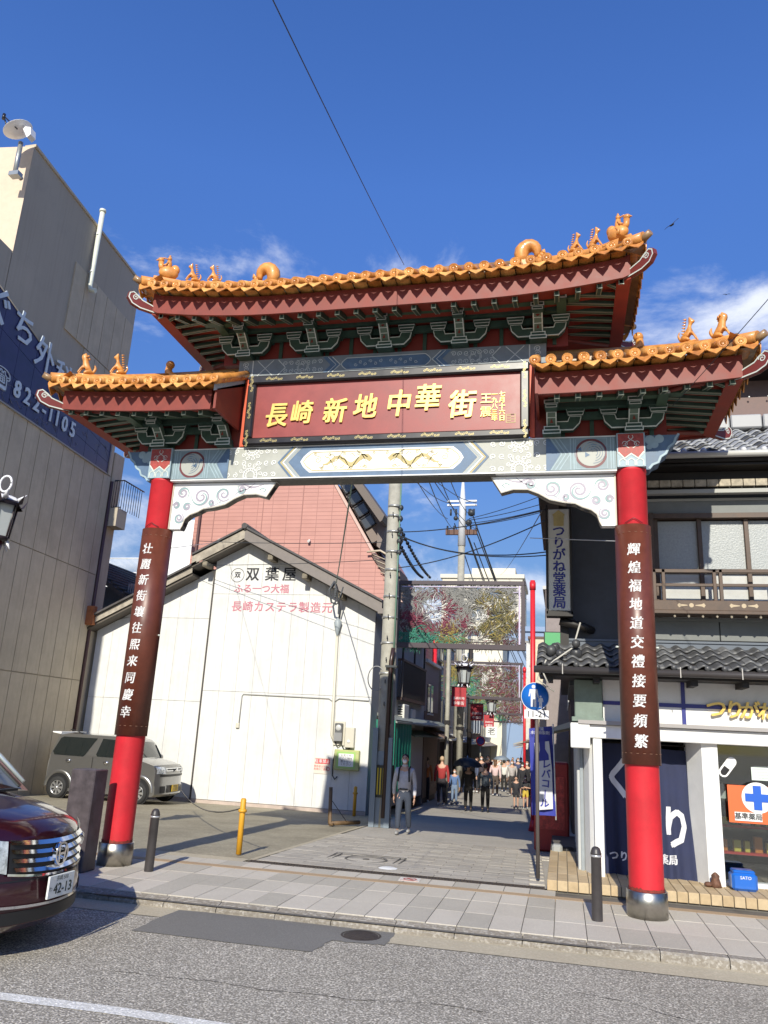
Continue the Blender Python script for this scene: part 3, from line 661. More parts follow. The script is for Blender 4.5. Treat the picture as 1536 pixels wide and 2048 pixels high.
text('signature', '一九八三年', .1, (1.52, -.18, 5.85), GOLD, pq, extrude=.004) if 0 else None
text('date_inscription', '\n'.join('一九八三年'), .085, (1.485, -.178, 5.83), GOLD, pq, extrude=.004, sl=.98)
text('date_inscription', '\n'.join('七月十六日'), .085, (1.58, -.178, 5.83), GOLD, pq, extrude=.004, sl=.98)
sq = MB().rect(1.63, 1.75, 5.60, 5.72, -.174, .008)
for k in range(3): sq.ribbon([(1.645, 5.625 + k * .035), (1.69, 5.625 + k * .035), (1.69, 5.645 + k * .035), (1.735, 5.645 + k * .035)], .008, -.174)
sq.build('seal', OCH, pq)
MB().box(-1.9, 1.9, -.11, .11, 5.40, 6.43).build('back_board', REDD, gate)
# ---------------------------------------------------------------- roofs
def lift(t): return max(0.0, min(1.0, t)) ** 2
TR = .058
def tile_disc_mesh(GM):
    q = MB().lathe([(0, -.004), (TR * .55, -.004), (TR * .6, -.010), (TR * .75, -.010), (TR * .8, -.004), (TR * 1.05, -.006), (TR * 1.12, 0), (TR * 1.05, .02)], n=14, axis='Y')
    for k in range(6): q.ball((TR * .35 * math.cos(k), -.008, TR * .35 * math.sin(k)), .008, n=5, m=3)
    return q.mesh('end_tile', GM)
def drip_mesh(GM):
    w = .088; pts = [(-w, .02), (-w * .94, -.03), (-w * .72, -.065), (-w * .35, -.10), (0, -.135), (w * .35, -.10), (w * .72, -.065), (w * .94, -.03), (w, .02), (w * .5, -.02), (0, -.035), (-w * .5, -.02)]
    q = MB(); q.prism(pts, -.012, 0)
    q.add([(-w, 0, 0), (-w * .5, 0, -.02), (0, 0, -.028), (w * .5, 0, -.02), (w, 0, 0), (-w, .3, .18), (-w * .5, .3, .16), (0, .3, .152), (w * .5, .3, .16), (w, .3, .18)], [(i, i + 1, i + 6, i + 5) for i in range(4)], True)
    return q.mesh('drip_tile', GM)
GV = (GLZ, GLZ, GLZ2, GLZ3)
DISCS, DRIPS = [tile_disc_mesh(g_) for g_ in GV], [drip_mesh(g_) for g_ in GV]
rc = random.Random(3)
def row_mesh(L_, sl_):
    return MB().tube([(0, 0, 0), (0, L_ * .5, L_ * sl_ * .46), (0, L_, L_ * sl_)], TR, 10, smooth=True).mesh('cover_tile', rc.choice(GV))
def roof(name, xa, xb, ez, tip, ridge, ridge_x, mirror_full):
    """xa..xb eave extent (gate coordinates); mirror_full: hips at both ends, else only at the outer end"""
    D = 1.05
    rf = bpy.data.objects.new(name, None); COL.objects.link(rf); rf.parent = gate
    out = xb if abs(xb) > abs(xa) else xa; inn = xa if out == xb else xb
    sgn = 1 if out > 0 else -1
    half = abs(out) if mirror_full else abs(out - inn)
    def lf(x):
        if mirror_full: return lift((abs(x) - 1.2) / (half - 1.2)) * tip
        return lift((abs(x - inn) - .2) / (half - .2)) * tip
    k = D / (abs(out) - ridge_x) if True else 1
    def S_(x, y):
        dx = (abs(out) - abs(x)) if (mirror_full or x * sgn > 0) else 9
        d = max(0, min(D - abs(y), dx * k))
        return ez + lf(x) * (abs(y) / D) ** 1.0 * (1 - d / D) + (lf(x) * (1 - abs(y) / D) * (1 - d / D)) * .75 + (ridge - ez) * d / D
    # shell
    nx, ny = 28, 12; vs = []; fs = []
    X = [xa + (xb - xa) * i / nx for i in range(nx + 1)]; Y = [-D + 2 * D * j / ny for j in range(ny + 1)]
    for x in X:
        for y in Y: vs.append((x, y, S_(x, y) - .03))
    n1 = len(vs)
    for i in range(nx):
        for j in range(ny): a = i * (ny + 1) + j; fs.append((a, a + ny + 1, a + ny + 2, a + 1))
    MB().add(vs, fs, True).build('roof_shell', GLZB, rf)
    # fascia boards
    fh = .27
    for y0, y1 in ((-D + .13, -D + .165), (D - .165, D - .13)):
        fb = MB()
        for i in range(nx):
            a, b = X[i], X[i + 1]
            a = max(min(a, max(xa, xb) - .15), min(xa, xb) + (.15 if mirror_full or sgn < 0 else 0)); b = max(min(b, max(xa, xb) - (.15 if mirror_full or sgn > 0 else 0)), min(xa, xb) + .15 * (mirror_full or sgn < 0))
            if abs(b - a) < 1e-4: continue
            za, zb = ez + lf(X[i]) - .045, ez + lf(X[i + 1]) - .045
            fb.add([(a, y0, za - fh), (b, y0, zb - fh), (b, y0, zb), (a, y0, za), (a, y1, za - fh), (b, y1, zb - fh), (b, y1, zb), (a, y1, za)], [(0, 1, 2, 3), (5, 4, 7, 6), (0, 4, 5, 1), (3, 2, 6, 7)])
        fb.build('fascia', REDD, rf)
    ends = [(-1, xa), (1, xb)] if mirror_full else [(sgn, out)]
    for sg, xe in ends:
        fb = MB(); x0, x1 = xe - sg * .15, xe - sg * .185
        m_ = 10
        for i in range(m_):
            ya, yb_ = -D + .15 + (2 * D - .3) * i / m_, -D + .15 + (2 * D - .3) * (i + 1) / m_
            za = ez + tip * (.75 + .25 * abs(ya) / D) - .045; zb = ez + tip * (.75 + .25 * abs(yb_) / D) - .045
            fb.add([(x0, ya, za - fh), (x0, yb_, zb - fh), (x0, yb_, zb), (x0, ya, za), (x1, ya, za - fh), (x1, yb_, zb - fh), (x1, yb_, zb), (x1, ya, za)], [(0, 1, 2, 3), (5, 4, 7, 6), (0, 4, 5, 1)])
        fb.build('side_fascia', REDD, rf)
    # soffit: down-facing sheet following the eave
    sf = MB(); vs = []; fs = []
    for x in X:
        xx = max(min(x, max(xa, xb) - (.12 if mirror_full or sgn > 0 else 0)), min(xa, xb) + (.12 if mirror_full or sgn < 0 else 0))
        for y in (-D + .16, -.45, .45, D - .16):
            e = ez + lf(x) * (1 if abs(y) > .5 else .8) - .045 - fh + .03
            vs.append((xx, y, e + (.12 if abs(y) < .5 else 0)))
    for i in range(nx):
        for j in range(3): a = i * 4 + j; fs.append((a, a + 1, a + 5, a + 4))
    sf.add(vs, fs).build('soffit', SOFF, rf)
    # rafters
    n = int(round(abs(xb - xa) / .262)); edge = MB()
    lo = min(xa, xb)
    for i in range(n):
        x = lo + .13 + (abs(xb - xa) - .26) * (i + .5) / n
        e = ez + lf(x) - .045 - fh + .03
        q = MB(); ys_ = (-D + .2, -.50); w = .032
        if mirror_full and abs(x) > half - .35: ys_ = (-D + .2, -.85)
        z0 = (e - .075, e + .04)
        q.add([(x - w, ys_[0], z0[0]), (x + w, ys_[0], z0[0]), (x + w, ys_[0], z0[0] + .085), (x - w, ys_[0], z0[0] + .085), (x - w, ys_[1], z0[1]), (x + w, ys_[1], z0[1]), (x + w, ys_[1], z0[1] + .085), (x - w, ys_[1], z0[1] + .085)],
              [(0, 1, 2, 3), (0, 4, 5, 1), (0, 3, 7, 4), (1, 5, 6, 2), (4, 7, 6, 5)])
        q.build('rafter', GRN, rf)
        edge.rect(x - w, x + w, z0[0] + .002, z0[0] + .085, ys_[0] - .003, .012)
        for sx in (-1, 1):
            edge.add([(x + sx * w, ys_[0], z0[0] - .002), (x + sx * (w - .012), ys_[0], z0[0] - .002), (x + sx * (w - .012), ys_[1], z0[1] - .002), (x + sx * w, ys_[1], z0[1] - .002)], [(0, 1, 2, 3)])
    for sg, xe in ends:
        for j in range(8):
            y = -D + .34 + j * (2 * D - .6) / 7.5
            e = ez + tip * .8 - .045 - fh + .03; w = .024
            x0 = xe - sg * .31; x1 = xe - sg * (abs(out) - (2.30 if mirror_full else 3.45)); q = MB()
            if j == 0: x1 = xe - sg * .45
            q.add([(x0, y - w, e - .045), (x0, y + w, e - .045), (x0, y + w, e + .01), (x0, y - w, e + .01), (x1, y - w, e + .03), (x1, y + w, e + .03), (x1, y + w, e + .085), (x1, y - w, e + .085)],
                  [(0, 1, 2, 3), (0, 4, 5, 1), (0, 3, 7, 4), (1, 5, 6, 2), (4, 7, 6, 5)])
            q.build('rafter', GRN, rf)
            for sy in (-1, 1):
                edge.add([(x0, y + sy * w, e - .047), (x0, y + sy * (w - .012), e - .047), (x1, y + sy * (w - .012), e + .028), (x1, y + sy * w, e + .028)], [(0, 1, 2, 3)])
            edge.add([(x0, y - w - .001, e - .045), (x0, y - w - .001, e - .034), (x1, y - w - .001, e + .041), (x1, y - w - .001, e + .03)], [(0, 1, 2, 3)])
    for sg, xe in ends:
        e = ez + tip * .8 - .045 - fh + .03
        MB().add([(xe - sg * .15, -D + .14, e - .05), (xe - sg * .15, D - .14, e - .05), (xe - sg * .31, D - .26, e - .04), (xe - sg * .31, -D + .26, e - .04), (xe - sg * .15, -D + .14, e), (xe - sg * .15, D - .14, e), (xe - sg * .31, D - .26, e + .01), (xe - sg * .31, -D + .26, e + .01)],
                 [(0, 1, 2, 3), (4, 7, 6, 5), (0, 4, 5, 1), (2, 6, 7, 3), (0, 3, 7, 4), (1, 5, 6, 2)]).build('eave_rim_board', SOFF, rf)
    edge.build('rafter_edging', mat('dull_edge_paint', (0.27, 0.30, 0.22), 0.5), rf)
    # tiles along the front and back
    n = int(round(abs(xb - xa) / .19)); sp = abs(xb - xa) / n
    for i in range(n + 1):
        x = lo + sp * i
        if mirror_full or x * sgn > 0: L_ = max(.12, min(1.0, (abs(out) - abs(x)) * k))
        else: L_ = 1.0
        ze = S_(x, -D) + .045; top = S_(x, -D + L_) + .035; slp = (top - ze) / L_
        if (mirror_full and i in (0, n)) or (not mirror_full and abs(x - out) < .05): pass
        else:
            obj('cover_tile', row_mesh(L_, slp), rf, (x, -D - .03, ze))
            obj('end_tile', rc.choice(DISCS), rf, (x, -D - .035, ze), (.0, random.uniform(-.2, .2), 0))
            obj('cover_tile', row_mesh(L_, slp), rf, (x, D + .03, ze), (0, 0, PI))
        if i < n:
            xm = x + sp / 2; o = obj('drip_tile', rc.choice(DRIPS), rf, (xm, -D - .02, S_(xm, -D) + .005))
            tl = math.atan((S_(x + sp, -D) - S_(x, -D)) / sp); o.rotation_euler = (-.55 + random.uniform(-.05, .05), -tl + random.uniform(-.04, .04), 0)
            o = obj('drip_tile', rc.choice(DRIPS), rf, (xm, D + .02, S_(xm, -D) + .005), (0, tl, PI))
    for sg, xe in ends:
        m_ = 10
        for j in range(1, m_):
            y = -D + 2 * D * j / m_; L_ = max(.12, (D - abs(y)) / k * .95); ze = ez + tip * (.75 + .25 * abs(y) / D) + .02
            slp = (S_(xe - sg * L_, y) + .02 - ze) / L_
            obj('cover_tile', row_mesh(L_, slp), rf, (xe + sg * .03, y, ze), (0, 0, sg * PI / 2)); obj('end_tile', rc.choice(DISCS), rf, (xe + sg * .035, y, ze), (0, 0, sg * PI / 2))
        for j in range(m_):
            y = -D + 2 * D * (j + .5) / m_; obj('drip_tile', rc.choice(DRIPS), rf, (xe + sg * .02, y, ez + tip * (.75 + .25 * abs(y) / D)), (0, 0, sg * PI / 2))
        # hip ridges
        for sy in (-1, 1):
            pts = []
            for i in range(9):
                t = i / 8; x = xe + (sg * ridge_x - xe) * t; y = sy * D * (1 - t); pts.append((x, y, S_(x, y) + .06 + .02 * (1 - t)))
            h = MB().tube(pts, .075, 10); h.build('hip_ridge', GLZ, rf)
            # carved end, drum and pipe at the corner
            cd = Vector((sg, sy, 0)).normalized()
            c0 = Vector((xe, sy * D, ez + tip)); q = MB()
            q.tube([c0 - cd * .05 + Vector((0, 0, .05)), c0 + cd * .10 + Vector((0, 0, .10))], [.05, .042], 12); q.build('corner_pipe', GLZB, rf)
            a = c0 - cd * .26 + Vector((0, 0, .13)); pr_ = MB().lathe([(0, -.045), (.075, -.045), (.095, -.035), (.095, .035), (.075, .045), (0, .045)], n=18, axis='X'); pr_.box(-.04, .04, -.094, .094, -.12, .0)
            o = pr_.build('corner_drum', GLZB, rf, a); o.rotation_euler = (0, 0, math.atan2(cd.y, cd.x))
            cz = ez + tip - .045 - fh
            shp = [(-.18, .0), (-.05, .045), (.08, .075), (.15, .13), (.22, .17), (.27, .14), (.28, .07), (.22, -.01), (.1, -.05), (-.1, -.055), (-.3, -.05)]
            q = MB().prism(shp, -.03, .03); o = q.build('carved_beam_end', mat('carved_maroon', (0.17, 0.03, 0.025), 0.5), rf, (xe - cd.x * .12, sy * (D - .1), cz + .03)); o.rotation_euler = (0, 0, math.atan2(cd.y, cd.x))
            q = MB()
            for yy_ in (-.033, .033):
                q.ribbon([(a_ * .93, b_ * .93 + .003) for a_, b_ in shp], .016, yy_, closed=True); q.ribbon(spiral(.17, .085, .008, .045, 0, 1.5, 16), .012, yy_)
            o = q.build('carved_outline', LINE, rf, (xe - cd.x * .12, sy * (D - .1), cz + .03)); o.rotation_euler = (0, 0, math.atan2(cd.y, cd.x))
            pth = [(xe - sg * .3, sy * (D - .22), cz + .01), (xe - sg * .75, sy * .7, cz - .0), (xe - sg * 1.05 if mirror_full else xe - sg * 1.0, sy * .52, cz + .02)]
            MB().tube(pth, .032, 6).build('corner_beam', REDD, rf)
    # main ridge
    rx0, rx1 = (-ridge_x, ridge_x) if mirror_full else sorted((inn + (0 if 1 else 0), sgn * ridge_x))
    MB().bbox(rx0, rx1, -.055, .055, ridge - .05, ridge + .07, .012).tube([(rx0, 0, ridge + .09), (rx1, 0, ridge + .09)], .05, 10).build('main_ridge', GLZB if mirror_full else mat('ridge_brown_glaze', (0.33, 0.17, 0.06), 0.4, var=.3), rf)  # lower roof ridges have a plain brown glaze
    if not mirror_full:                               # verge tiles at the inner end
        for j in range(6):
            y = -D + .1 + j * .17
            z = S_(inn, y) ; MB().tube([(inn, y - .09, S_(inn, y - .09) + .02), (inn, y + .08, S_(inn, y + .08) + .03)], [.05, .058], 8).build('verge_tile', GLZ, rf)
        MB().add([(inn, -D, ez - .03), (inn, -.1, ridge - .05), (inn, -.1, ridge - .19), (inn, -D, ez - .12)], [(0, 1, 2, 3)]).build('verge_board', BLUEL, rf)
        MB().prism([(-D + .1, ez - .32), (-D + .1, ez - .05), (-.12, ridge - .15), (-.12, ez - .32)], inn + sgn * .0, inn + sgn * .035, 'X').build('inner_gable', REDD, rf)
    return rf, S_
upper, SU = roof('upper_roof', -3.30, 3.30, 7.275, .185, 7.93, 1.93, True)
lowr, SR_ = roof('lower_roof', 2.02, 4.45, 5.955, .11, 6.52, 3.30, False)
lowl, SL_ = roof('lower_roof', -2.02, -4.45, 5.955, .11, 6.52, 3.30, False)
# ---------------------------------------------------------------- bracket sets
def bracket(x, z0, z1, left=True, right=True):
    b = bpy.data.objects.new('bracket_set', None); COL.objects.link(b); b.parent = gate; b.location = (x, 0, 0)
    h = z1 - z0; q = MB(); o = MB()
    q.bbox(-.11, .11, -.27, -.0, z0, z0 + .055, .006).bbox(-.095, .095, -.25, -.0, z0 + .055, z0 + .11, .006)
    o.rect(-.11, .11, z0, z0 + .055, -.273, .012); o.rect(-.095, .095, z0 + .055, z0 + .11, -.253, .012)
    q.build('base_block', GRN, b)
    # S shaped arm in the YZ plane
    pr = [(-.2, z0 + .11), (-.30, z0 + .20), (-.36, z0 + .25), (-.44, z0 + .30), (-.46, z1 - .09), (-.50, z1 - .06), (-.50, z1), (-.36, z1), (-.36, z1 - .07), (-.3, z0 + .31), (-.1, z0 + .14)]
    a = MB().prism(pr, -.062, .062, 'X').build('projecting_arm', mat('arm_face', (0.10, 0.15, 0.11), 0.5), b)
    a2 = MB()
    for (ya, za), (yb_, zb) in zip(pr[:6], pr[1:7]):
        for sx in (-1, 1): a2.add([(sx * .062, ya - .003, za), (sx * .048, ya - .003, za), (sx * .048, yb_ - .003, zb), (sx * .062, yb_ - .003, zb)], [(0, 1, 2, 3)])
        a2.add([(-.062, ya - .0035, za - .005), (.062, ya - .0035, za - .005), (.062, ya - .006, za + .008), (-.062, ya - .006, za + .008)], [(0, 1, 2, 3)])
    q = MB().bbox(-.085, .085, -.52, -.36, z1 - .055, z1 + .0, .005).bbox(-.07, .07, -.51, -.37, z1 - .10, z1 - .058, .005); q.build('head_block', GRN, b)
    o.rect(-.085, .085, z1 - .055, z1, -.523, .012); o.rect(-.07, .07, z1 - .10, z1 - .058, -.513, .010)
    a2.ribbon([(0, 0), (0, 0)], 0, 0) if 0 else None
    a2.build('arm_outline', LINE, b)
    dm = MB(); dm.flat([(-.03, z0 + .265), (0, z0 + .285), (.03, z0 + .265), (0, z0 + .245)], -.405); dm.flat([(-.02, z0 + .13), (0, z0 + .19), (.02, z0 + .13)], -.30)
    dm.build('painted_mark', REDD, b)
    for sg, on in ((-1, left), (1, right)):
        if not on: continue
        pl = [(.06, z0 + .065), (.26, z0 + .065), (.34, z0 + .15), (.36, z0 + .24), (.22, z0 + .24), (.20, z0 + .175), (.06, z0 + .175)]
        MB().prism([(sg * p, r) for p, r in pl], -.22, -.12).build('side_arm', GRN, b)
        o.ribbon([(sg * (p + (0 if i else 0)), r) for i, (p, r) in enumerate(pl)], .015, -.2235, closed=True)
        for (pa, ra_), (pb, rb_) in zip(pl[:3], pl[1:4]):
            o.add([(sg * pa, -.218, ra_ - .002), (sg * pb, -.218, rb_ - .002), (sg * pb, -.20, rb_ - .002), (sg * pa, -.20, ra_ - .002)], [(0, 1, 2, 3)])
        MB().prism([(sg * .20, z0 + .24), (sg * .38, z0 + .24), (sg * .41, z0 + .34), (sg * .17, z0 + .34)], -.25, -.09).build('bearing_block', GRN, b)
        o.ribbon([(sg * .205, z0 + .245), (sg * .378, z0 + .245), (sg * .402, z0 + .333), (sg * .178, z0 + .333)], .014, -.253, closed=True)
        o.box(sg * .2, sg * .39, -.2535, -.252, z0 + .285, z0 + .295)
    o.build('block_outline', LINE, b)
for x in (-2.04, -1.02, 0, 1.02, 2.04): bracket(x, 6.716, 7.10)
for s in (-1, 1):
    bracket(s * 2.20, 5.393, 5.74, left=(s < 0), right=(s > 0)); bracket(s * 3.18, 5.402, 5.74)
def purlins(xa, xb, z, sides, parent_name='purlin', zt=.10):
    p = MB().box(xa, xb, -.52, -.42, z, z + zt).build('purlin', GRNL, gate)
    MB().box(xa + .05, xb - .05, -.30, -.22, z - .02, z + .10).build('inner_beam', GRN, gate)
    MB().box(xa + .1, xb - .1, -.17, -.13, z - .13, z - .03).build('inner_beam', GRN, gate)
    MB().box(xa, xb, .42, .52, z, z + zt).build('purlin', GRN, gate)
    MB().box(xa + .03, xb - .03, -.500, -.44, z + zt, z + zt + .12).build('upper_purlin', GRN, gate)
    MB().box(xa + .03, xb - .03, .44, .50, z + zt, z + zt + .12).build('upper_purlin', GRN, gate)
    MB().box(xa, xb, -.05, .05, z - .4, z + .22).build('frieze_board', mat('dark_red_board', (0.20, 0.025, 0.018), 0.6), gate)
    st = int(abs(xb - xa) / .33)
    for i in range(st): 
        x = xa + (i + .5) * (xb - xa) / st; MB().box(x - .025, x + .025, -.075, -.051, z - .38, z - .05).build('frieze_strut', GRN, gate)
    for sg in sides:
        x = max(xa, xb) if sg > 0 else min(xa, xb)
        MB().box(x - sg * .14, x - sg * .02, -.62, .62, z - .03, z + .16).build('side_purlin', GRNL, gate)
        MB().rect(*sorted((x - sg * .145, x - sg * .015)), z - .03, z + .165, -.623, .022).build('purlin_end', LINE, gate)
        MB().box(x - sg * .02, x + sg * .14, -.56, -.44, z + .0, z + .04).build('purlin_tip', GRNL, gate)
        # raking braces under the corner
        MB().tube([(x - sg * .3, -.1, z - .3), (x + sg * .55, .75, z - .0)], .03, 4).build('corner_brace', REDD, gate)
purlins(-2.42, 2.42, 7.10, (-1, 1))
purlins(2.16, 3.58, 5.74, (1,)); purlins(-3.58, -2.16, 5.74, (-1,))
# ---------------------------------------------------------------- roof figures
def beast(kind, h, loc, rz, nm='ridge_figure'):
    """seated glazed ridge figures, facing +X before rotation"""
    V = [(-.02, 0, .30), (-.13, 0, .14), (.06, 0, .48), (.10, 0, .66), (.15, 0, .83), (.29, 0, .80)]; E = [(0, 1), (0, 2), (2, 3), (3, 4), (4, 5)]
    R = [.11, .145, .10, .062, .085, .045]
    def leg(p, q, r_, a, b, c):
        i = len(V); V.extend([q, r_]); R.extend([b, c]); E.extend([(p, i), (i, i + 1)])
    for sy in (-1, 1):
        leg(2, (.24, .09 * sy, .27), (.34, .10 * sy, .03), 0, .036, .038)
        leg(1, (.02, .13 * sy, .12), (.10, .14 * sy, .03), 0, .08, .05)
    i = len(V); V.extend([(-.26, 0, .16), (-.34, 0, .36), (-.28, 0, .52)]); R.extend([.06, .07 if kind == 'lion' else .04, .02]); E.extend([(1, i), (i, i + 1), (i + 1, i + 2)])
    for sy in (-1, 1):
        i = len(V); V.append((.12, .08 * sy, .98)); R.append(.025); E.append((4, i))
    if kind == 'lion':
        R[4] = .14; R[5] = .09; R[3] = .12
    if kind == 'dragon':
        R[5] = .05
    me = skin(nm, V, E, R, GLZ, False, 1)
    ex = MB()
    if kind in ('dragon', 'phoenix'):
        for k in range(7): ex.tube([(-.02 - .02 * k, 0, .95 - k * .11), (-.14 - .02 * k, 0, .99 - k * .11)], [.045, .006], 5)
    if kind == 'lion':
        for k in range(9):
            t = k * .7; ex.ball((.05 + .09 * math.cos(t), .12 * math.sin(t), .74 + .035 * (k % 4)), .05, n=6, m=4)
    ex.bbox(-.3, .32, -.12, .12, -.04, .03, .015)
    m2 = ex.mesh('x', GLZ); j = join_mesh(nm, [me, m2], GLZ); j.polygons.foreach_set('use_smooth', [True] * len(j.polygons))
    o = obj(nm, j, gate, loc, (0, 0, rz), (h, h, h)); return o
def rider(loc, rz, h):
    q = MB().ball((0, 0, .38), .36, .2, .26, 14, 10).ball((-.22, 0, .55), .17, .13, .2, 10, 8).tube([(.2, 0, .45), (.3, 0, .62), (.31, 0, .78)], [.13, .1, .1], 10).ball((.32, 0, .86), .12, .1, .1)
    q.tube([(.4, 0, .86), (.5, 0, .82)], [.05, .01], 6).tube([(.02, 0, .5), (.02, 0, .72), (.02, 0, .88)], [.12, .11, .08], 10).ball((.02, 0, .97), .08, .08, .09).tube([(.02, 0, 1.03), (.02, 0, 1.12)], [.05, .03], 6)
    for k in range(5): q.ball((.28 - k * .04, 0, .97 - abs(k - 2) * .01), .03, n=6, m=4)
    q.tube([(.05, -.1, .75), (.14, -.14, .62), (.22, -.1, .6)], .035, 6).tube([(.05, .1, .75), (.14, .14, .62), (.22, .1, .6)], .035, 6)
    q.tube([(0, -.15, .5), (.12, -.2, .35), (.08, -.21, .2)], .05, 6)
    q.bbox(-.5, .5, -.15, .15, -.02, .12, .03)
    return obj('hen_rider_figure', q.mesh('hen_rider_figure', GLZ), gate, loc, (0, 0, rz), (h, h, h))
for s in (-1, 1):
    rz = 0 if s > 0 else PI
    def hp(S_, xe, rx, t): 
        x = s * (xe + (rx - xe) * t); y = -1.05 * (1 - t); return (x, y, S_(x, y) + .135)
    p = hp(SU, 3.30, 1.93, .20); rider((p[0], p[1], p[2] - .02), rz - s * .5, .38)
    p = hp(SU, 3.30, 1.93, .40); beast('dragon', .30, p, rz - s * .5)
    p = hp(SU, 3.30, 1.93, .57); beast('phoenix', .29, (p[0], p[1], p[2]), rz - s * .5)
    S2 = SR_ if s > 0 else SL_
    p = hp(S2, 4.45, 3.30, .28); beast('lion', .33, p, rz - s * .5, 'ridge_lion'); p = hp(S2, 4.45, 3.30, .55); beast('phoenix', .33, p, rz - s * .5)
    # curled ridge ends
    q = MB(); pts = [(.13 * math.cos(t) * (1 - .1 * t), .15 * math.sin(t) * (1 - .1 * t)) for t in [-.9 + .42 * i for i in range(12)]]
    q.tube([(s * (1.92 - a + .02), 0, 8.16 + b) for a, b in pts], [.07, .09, .10, .105, .10, .10, .095, .085, .075, .06, .045, .03], 10, flat=1)
    for k in range(5): q.tube([(s * (1.98 + .03 * k), 0, 8.02 + .04 * k), (s * (2.1 + .01 * k), 0, 7.98 + .04 * k)], [.045, .01], 6)
    q.bbox(s * 1.8, s * 2.05, -.07, .07, 7.93, 8.06, .02).build('ridge_end_curl', GLZ, gate)
    q = MB().tube([(s * 3.15, 0, 6.60), (s * 3.26, 0, 6.61), (s * 3.32, 0, 6.68), (s * 3.31, 0, 6.76)], [.05, .06, .055, .05], 8).ball((s * 3.30, 0, 6.79), .065); q.build('ridge_end_knob', GLZ, gate)
# ------------------------------------------------------------------ left clinic building
CONC = mat('grey_siding', (0.54, 0.455, 0.325), 0.7, var=0.08, vscale=2, dirt=0.35, dscale=.8, streak=.25, bump=.04)
CREM = mat('cream_render', (0.62, 0.50, 0.38), 0.75, var=0.06, dirt=.1)
CONS = mat('smooth_grey_render', (0.44, 0.385, 0.305), 0.8, var=0.1, vscale=1.2, dirt=0.25, dscale=.6, streak=.2)
NAVY = mat('navy_sign_tile', (0.014, 0.012, 0.085), 0.3, var=0.25, vscale=3)
SIGNT = mat('faded_sign_letters', (0.60, 0.68, 0.74), 0.5, var=.1)
TA = math.radians(-5)
def wp(y, z, off=0.0):                                # a point of the clinic's side wall
    return Vector((-14.06 + (21.1 - y) * math.tan(-TA) + off, y, z))
clinic = thing('clinic_building', 'tall beige grey clinic building with a blue lettered sign band on its side wall', 'building', (0, 0, 0))
def wquad(q, y0, y1, z0, z1, d0, d1):
    v = [wp(y0, z0, d1), wp(y1, z0, d1), wp(y1, z1, d1), wp(y0, z1, d1), wp(y0, z0, d0), wp(y1, z0, d0), wp(y1, z1, d0), wp(y0, z1, d0)]
    q.add(v, [(0, 1, 2, 3), (5, 4, 7, 6), (0, 4, 5, 1), (3, 2, 6, 7), (1, 5, 6, 2), (0, 3, 7, 4)])
def poly_block(pts, z0, z1): return MB().prism(pts, z0, z1, 'Z')
a, b = wp(14.6, 0), wp(21.1, 0)
poly_block([(a.x, a.y), (b.x, b.y), (-26, 22.2), (-26, 13.2)], -1, 16.2).build('wall', CONS, clinic)
MB().add([(a.x + .01, a.y - .015, 13.0), (a.x - 12, a.y - 1.42, 13.0), (a.x - 12, a.y - 1.42, 16.2), (a.x + .01, a.y - .015, 16.2)], [(3, 2, 1, 0)]).build('front_render', CREM, clinic)
c = wp(9.0, 0)
poly_block([(c.x, c.y), (a.x - .0, a.y - .03), (-26, 13.15), (-26, 8)], -1, 13.0).build('lower_block', CONS, clinic)
q = MB(); wquad(q, 14.6, 21.12, 16.2, 16.28, -.3, .04); q.build('parapet_cap', CONC, clinic)
cols = [9.2 + .6 * k for k in range(20)]
for z0, z1 in ((-1, 2.74), (2.74, 5.93), (5.93, 9.12)):
    for y in cols:
        q = MB(); wquad(q, y + .012, min(y + .588, 21.05), z0 + .012, z1 - .012, .0, .04); q.build('wall_panel', CONC, clinic)
for z0, z1, y0 in ((9.14, 12.28, 20.72), (10.6, 12.28, 18.4), (12.3, 14.5, 17.25)):
    y = y0
    while y < 21:
        ye = min(y + .64, 21.05)
        if z0 == 10.6: 
            if y > 20.6: break
            zb = 11.78 - (y - 14.46) * .261 + .06
            q = MB(); v = [wp(y + .012, zb, .04), wp(ye - .012, zb - .15, .04), wp(ye - .012, z1, .04), wp(y + .012, z1, .04)]; v += [p - Vector((.04, 0, 0)) for p in v]
            q.add(v, [(0, 1, 2, 3), (0, 4, 5, 1), (3, 2, 6, 7), (1, 5, 6, 2), (0, 3, 7, 4)]); q.build('wall_panel', CONC, clinic)
        else:
            q = MB(); wquad(q, y + .012, ye - .012, z0 + .012, z1 - .012, .0, .04); q.build('wall_panel', CONC, clinic)
        y += .64
# sign band, tapering towards the street
ns = 10
sgn_ = bpy.data.objects.new('sign_band', None); COL.objects.link(sgn_); sgn_.parent = clinic
for i in range(ns):
    y0, y1 = 13.2 + (20.74 - 13.2) * i / ns, 13.2 + (20.74 - 13.2) * (i + 1) / ns
    zt0, zt1 = 11.78 - (y0 - 14.46) * .261, 11.78 - (y1 - 14.46) * .261
    for k in range(3):
        f0, f1 = k / 3, (k + 1) / 3
        v = [wp(y0 + .006, 9.14 + (zt0 - 9.14) * f0 + .006, .065), wp(y1 - .006, 9.14 + (zt1 - 9.14) * f0 + .006, .065), wp(y1 - .006, 9.14 + (zt1 - 9.14) * f1 - .006, .065), wp(y0 + .006, 9.14 + (zt0 - 9.14) * f1 - .006, .065)]
        v += [p - Vector((.02, 0, 0)) for p in v]
        MB().add(v, [(0, 1, 2, 3), (0, 4, 5, 1), (3, 2, 6, 7), (1, 5, 6, 2), (0, 3, 7, 4)]).build('sign_tile', NAVY, sgn_)
q = MB(); wquad(q, 13.2, 20.76, 9.11, 9.15, .03, .085); 
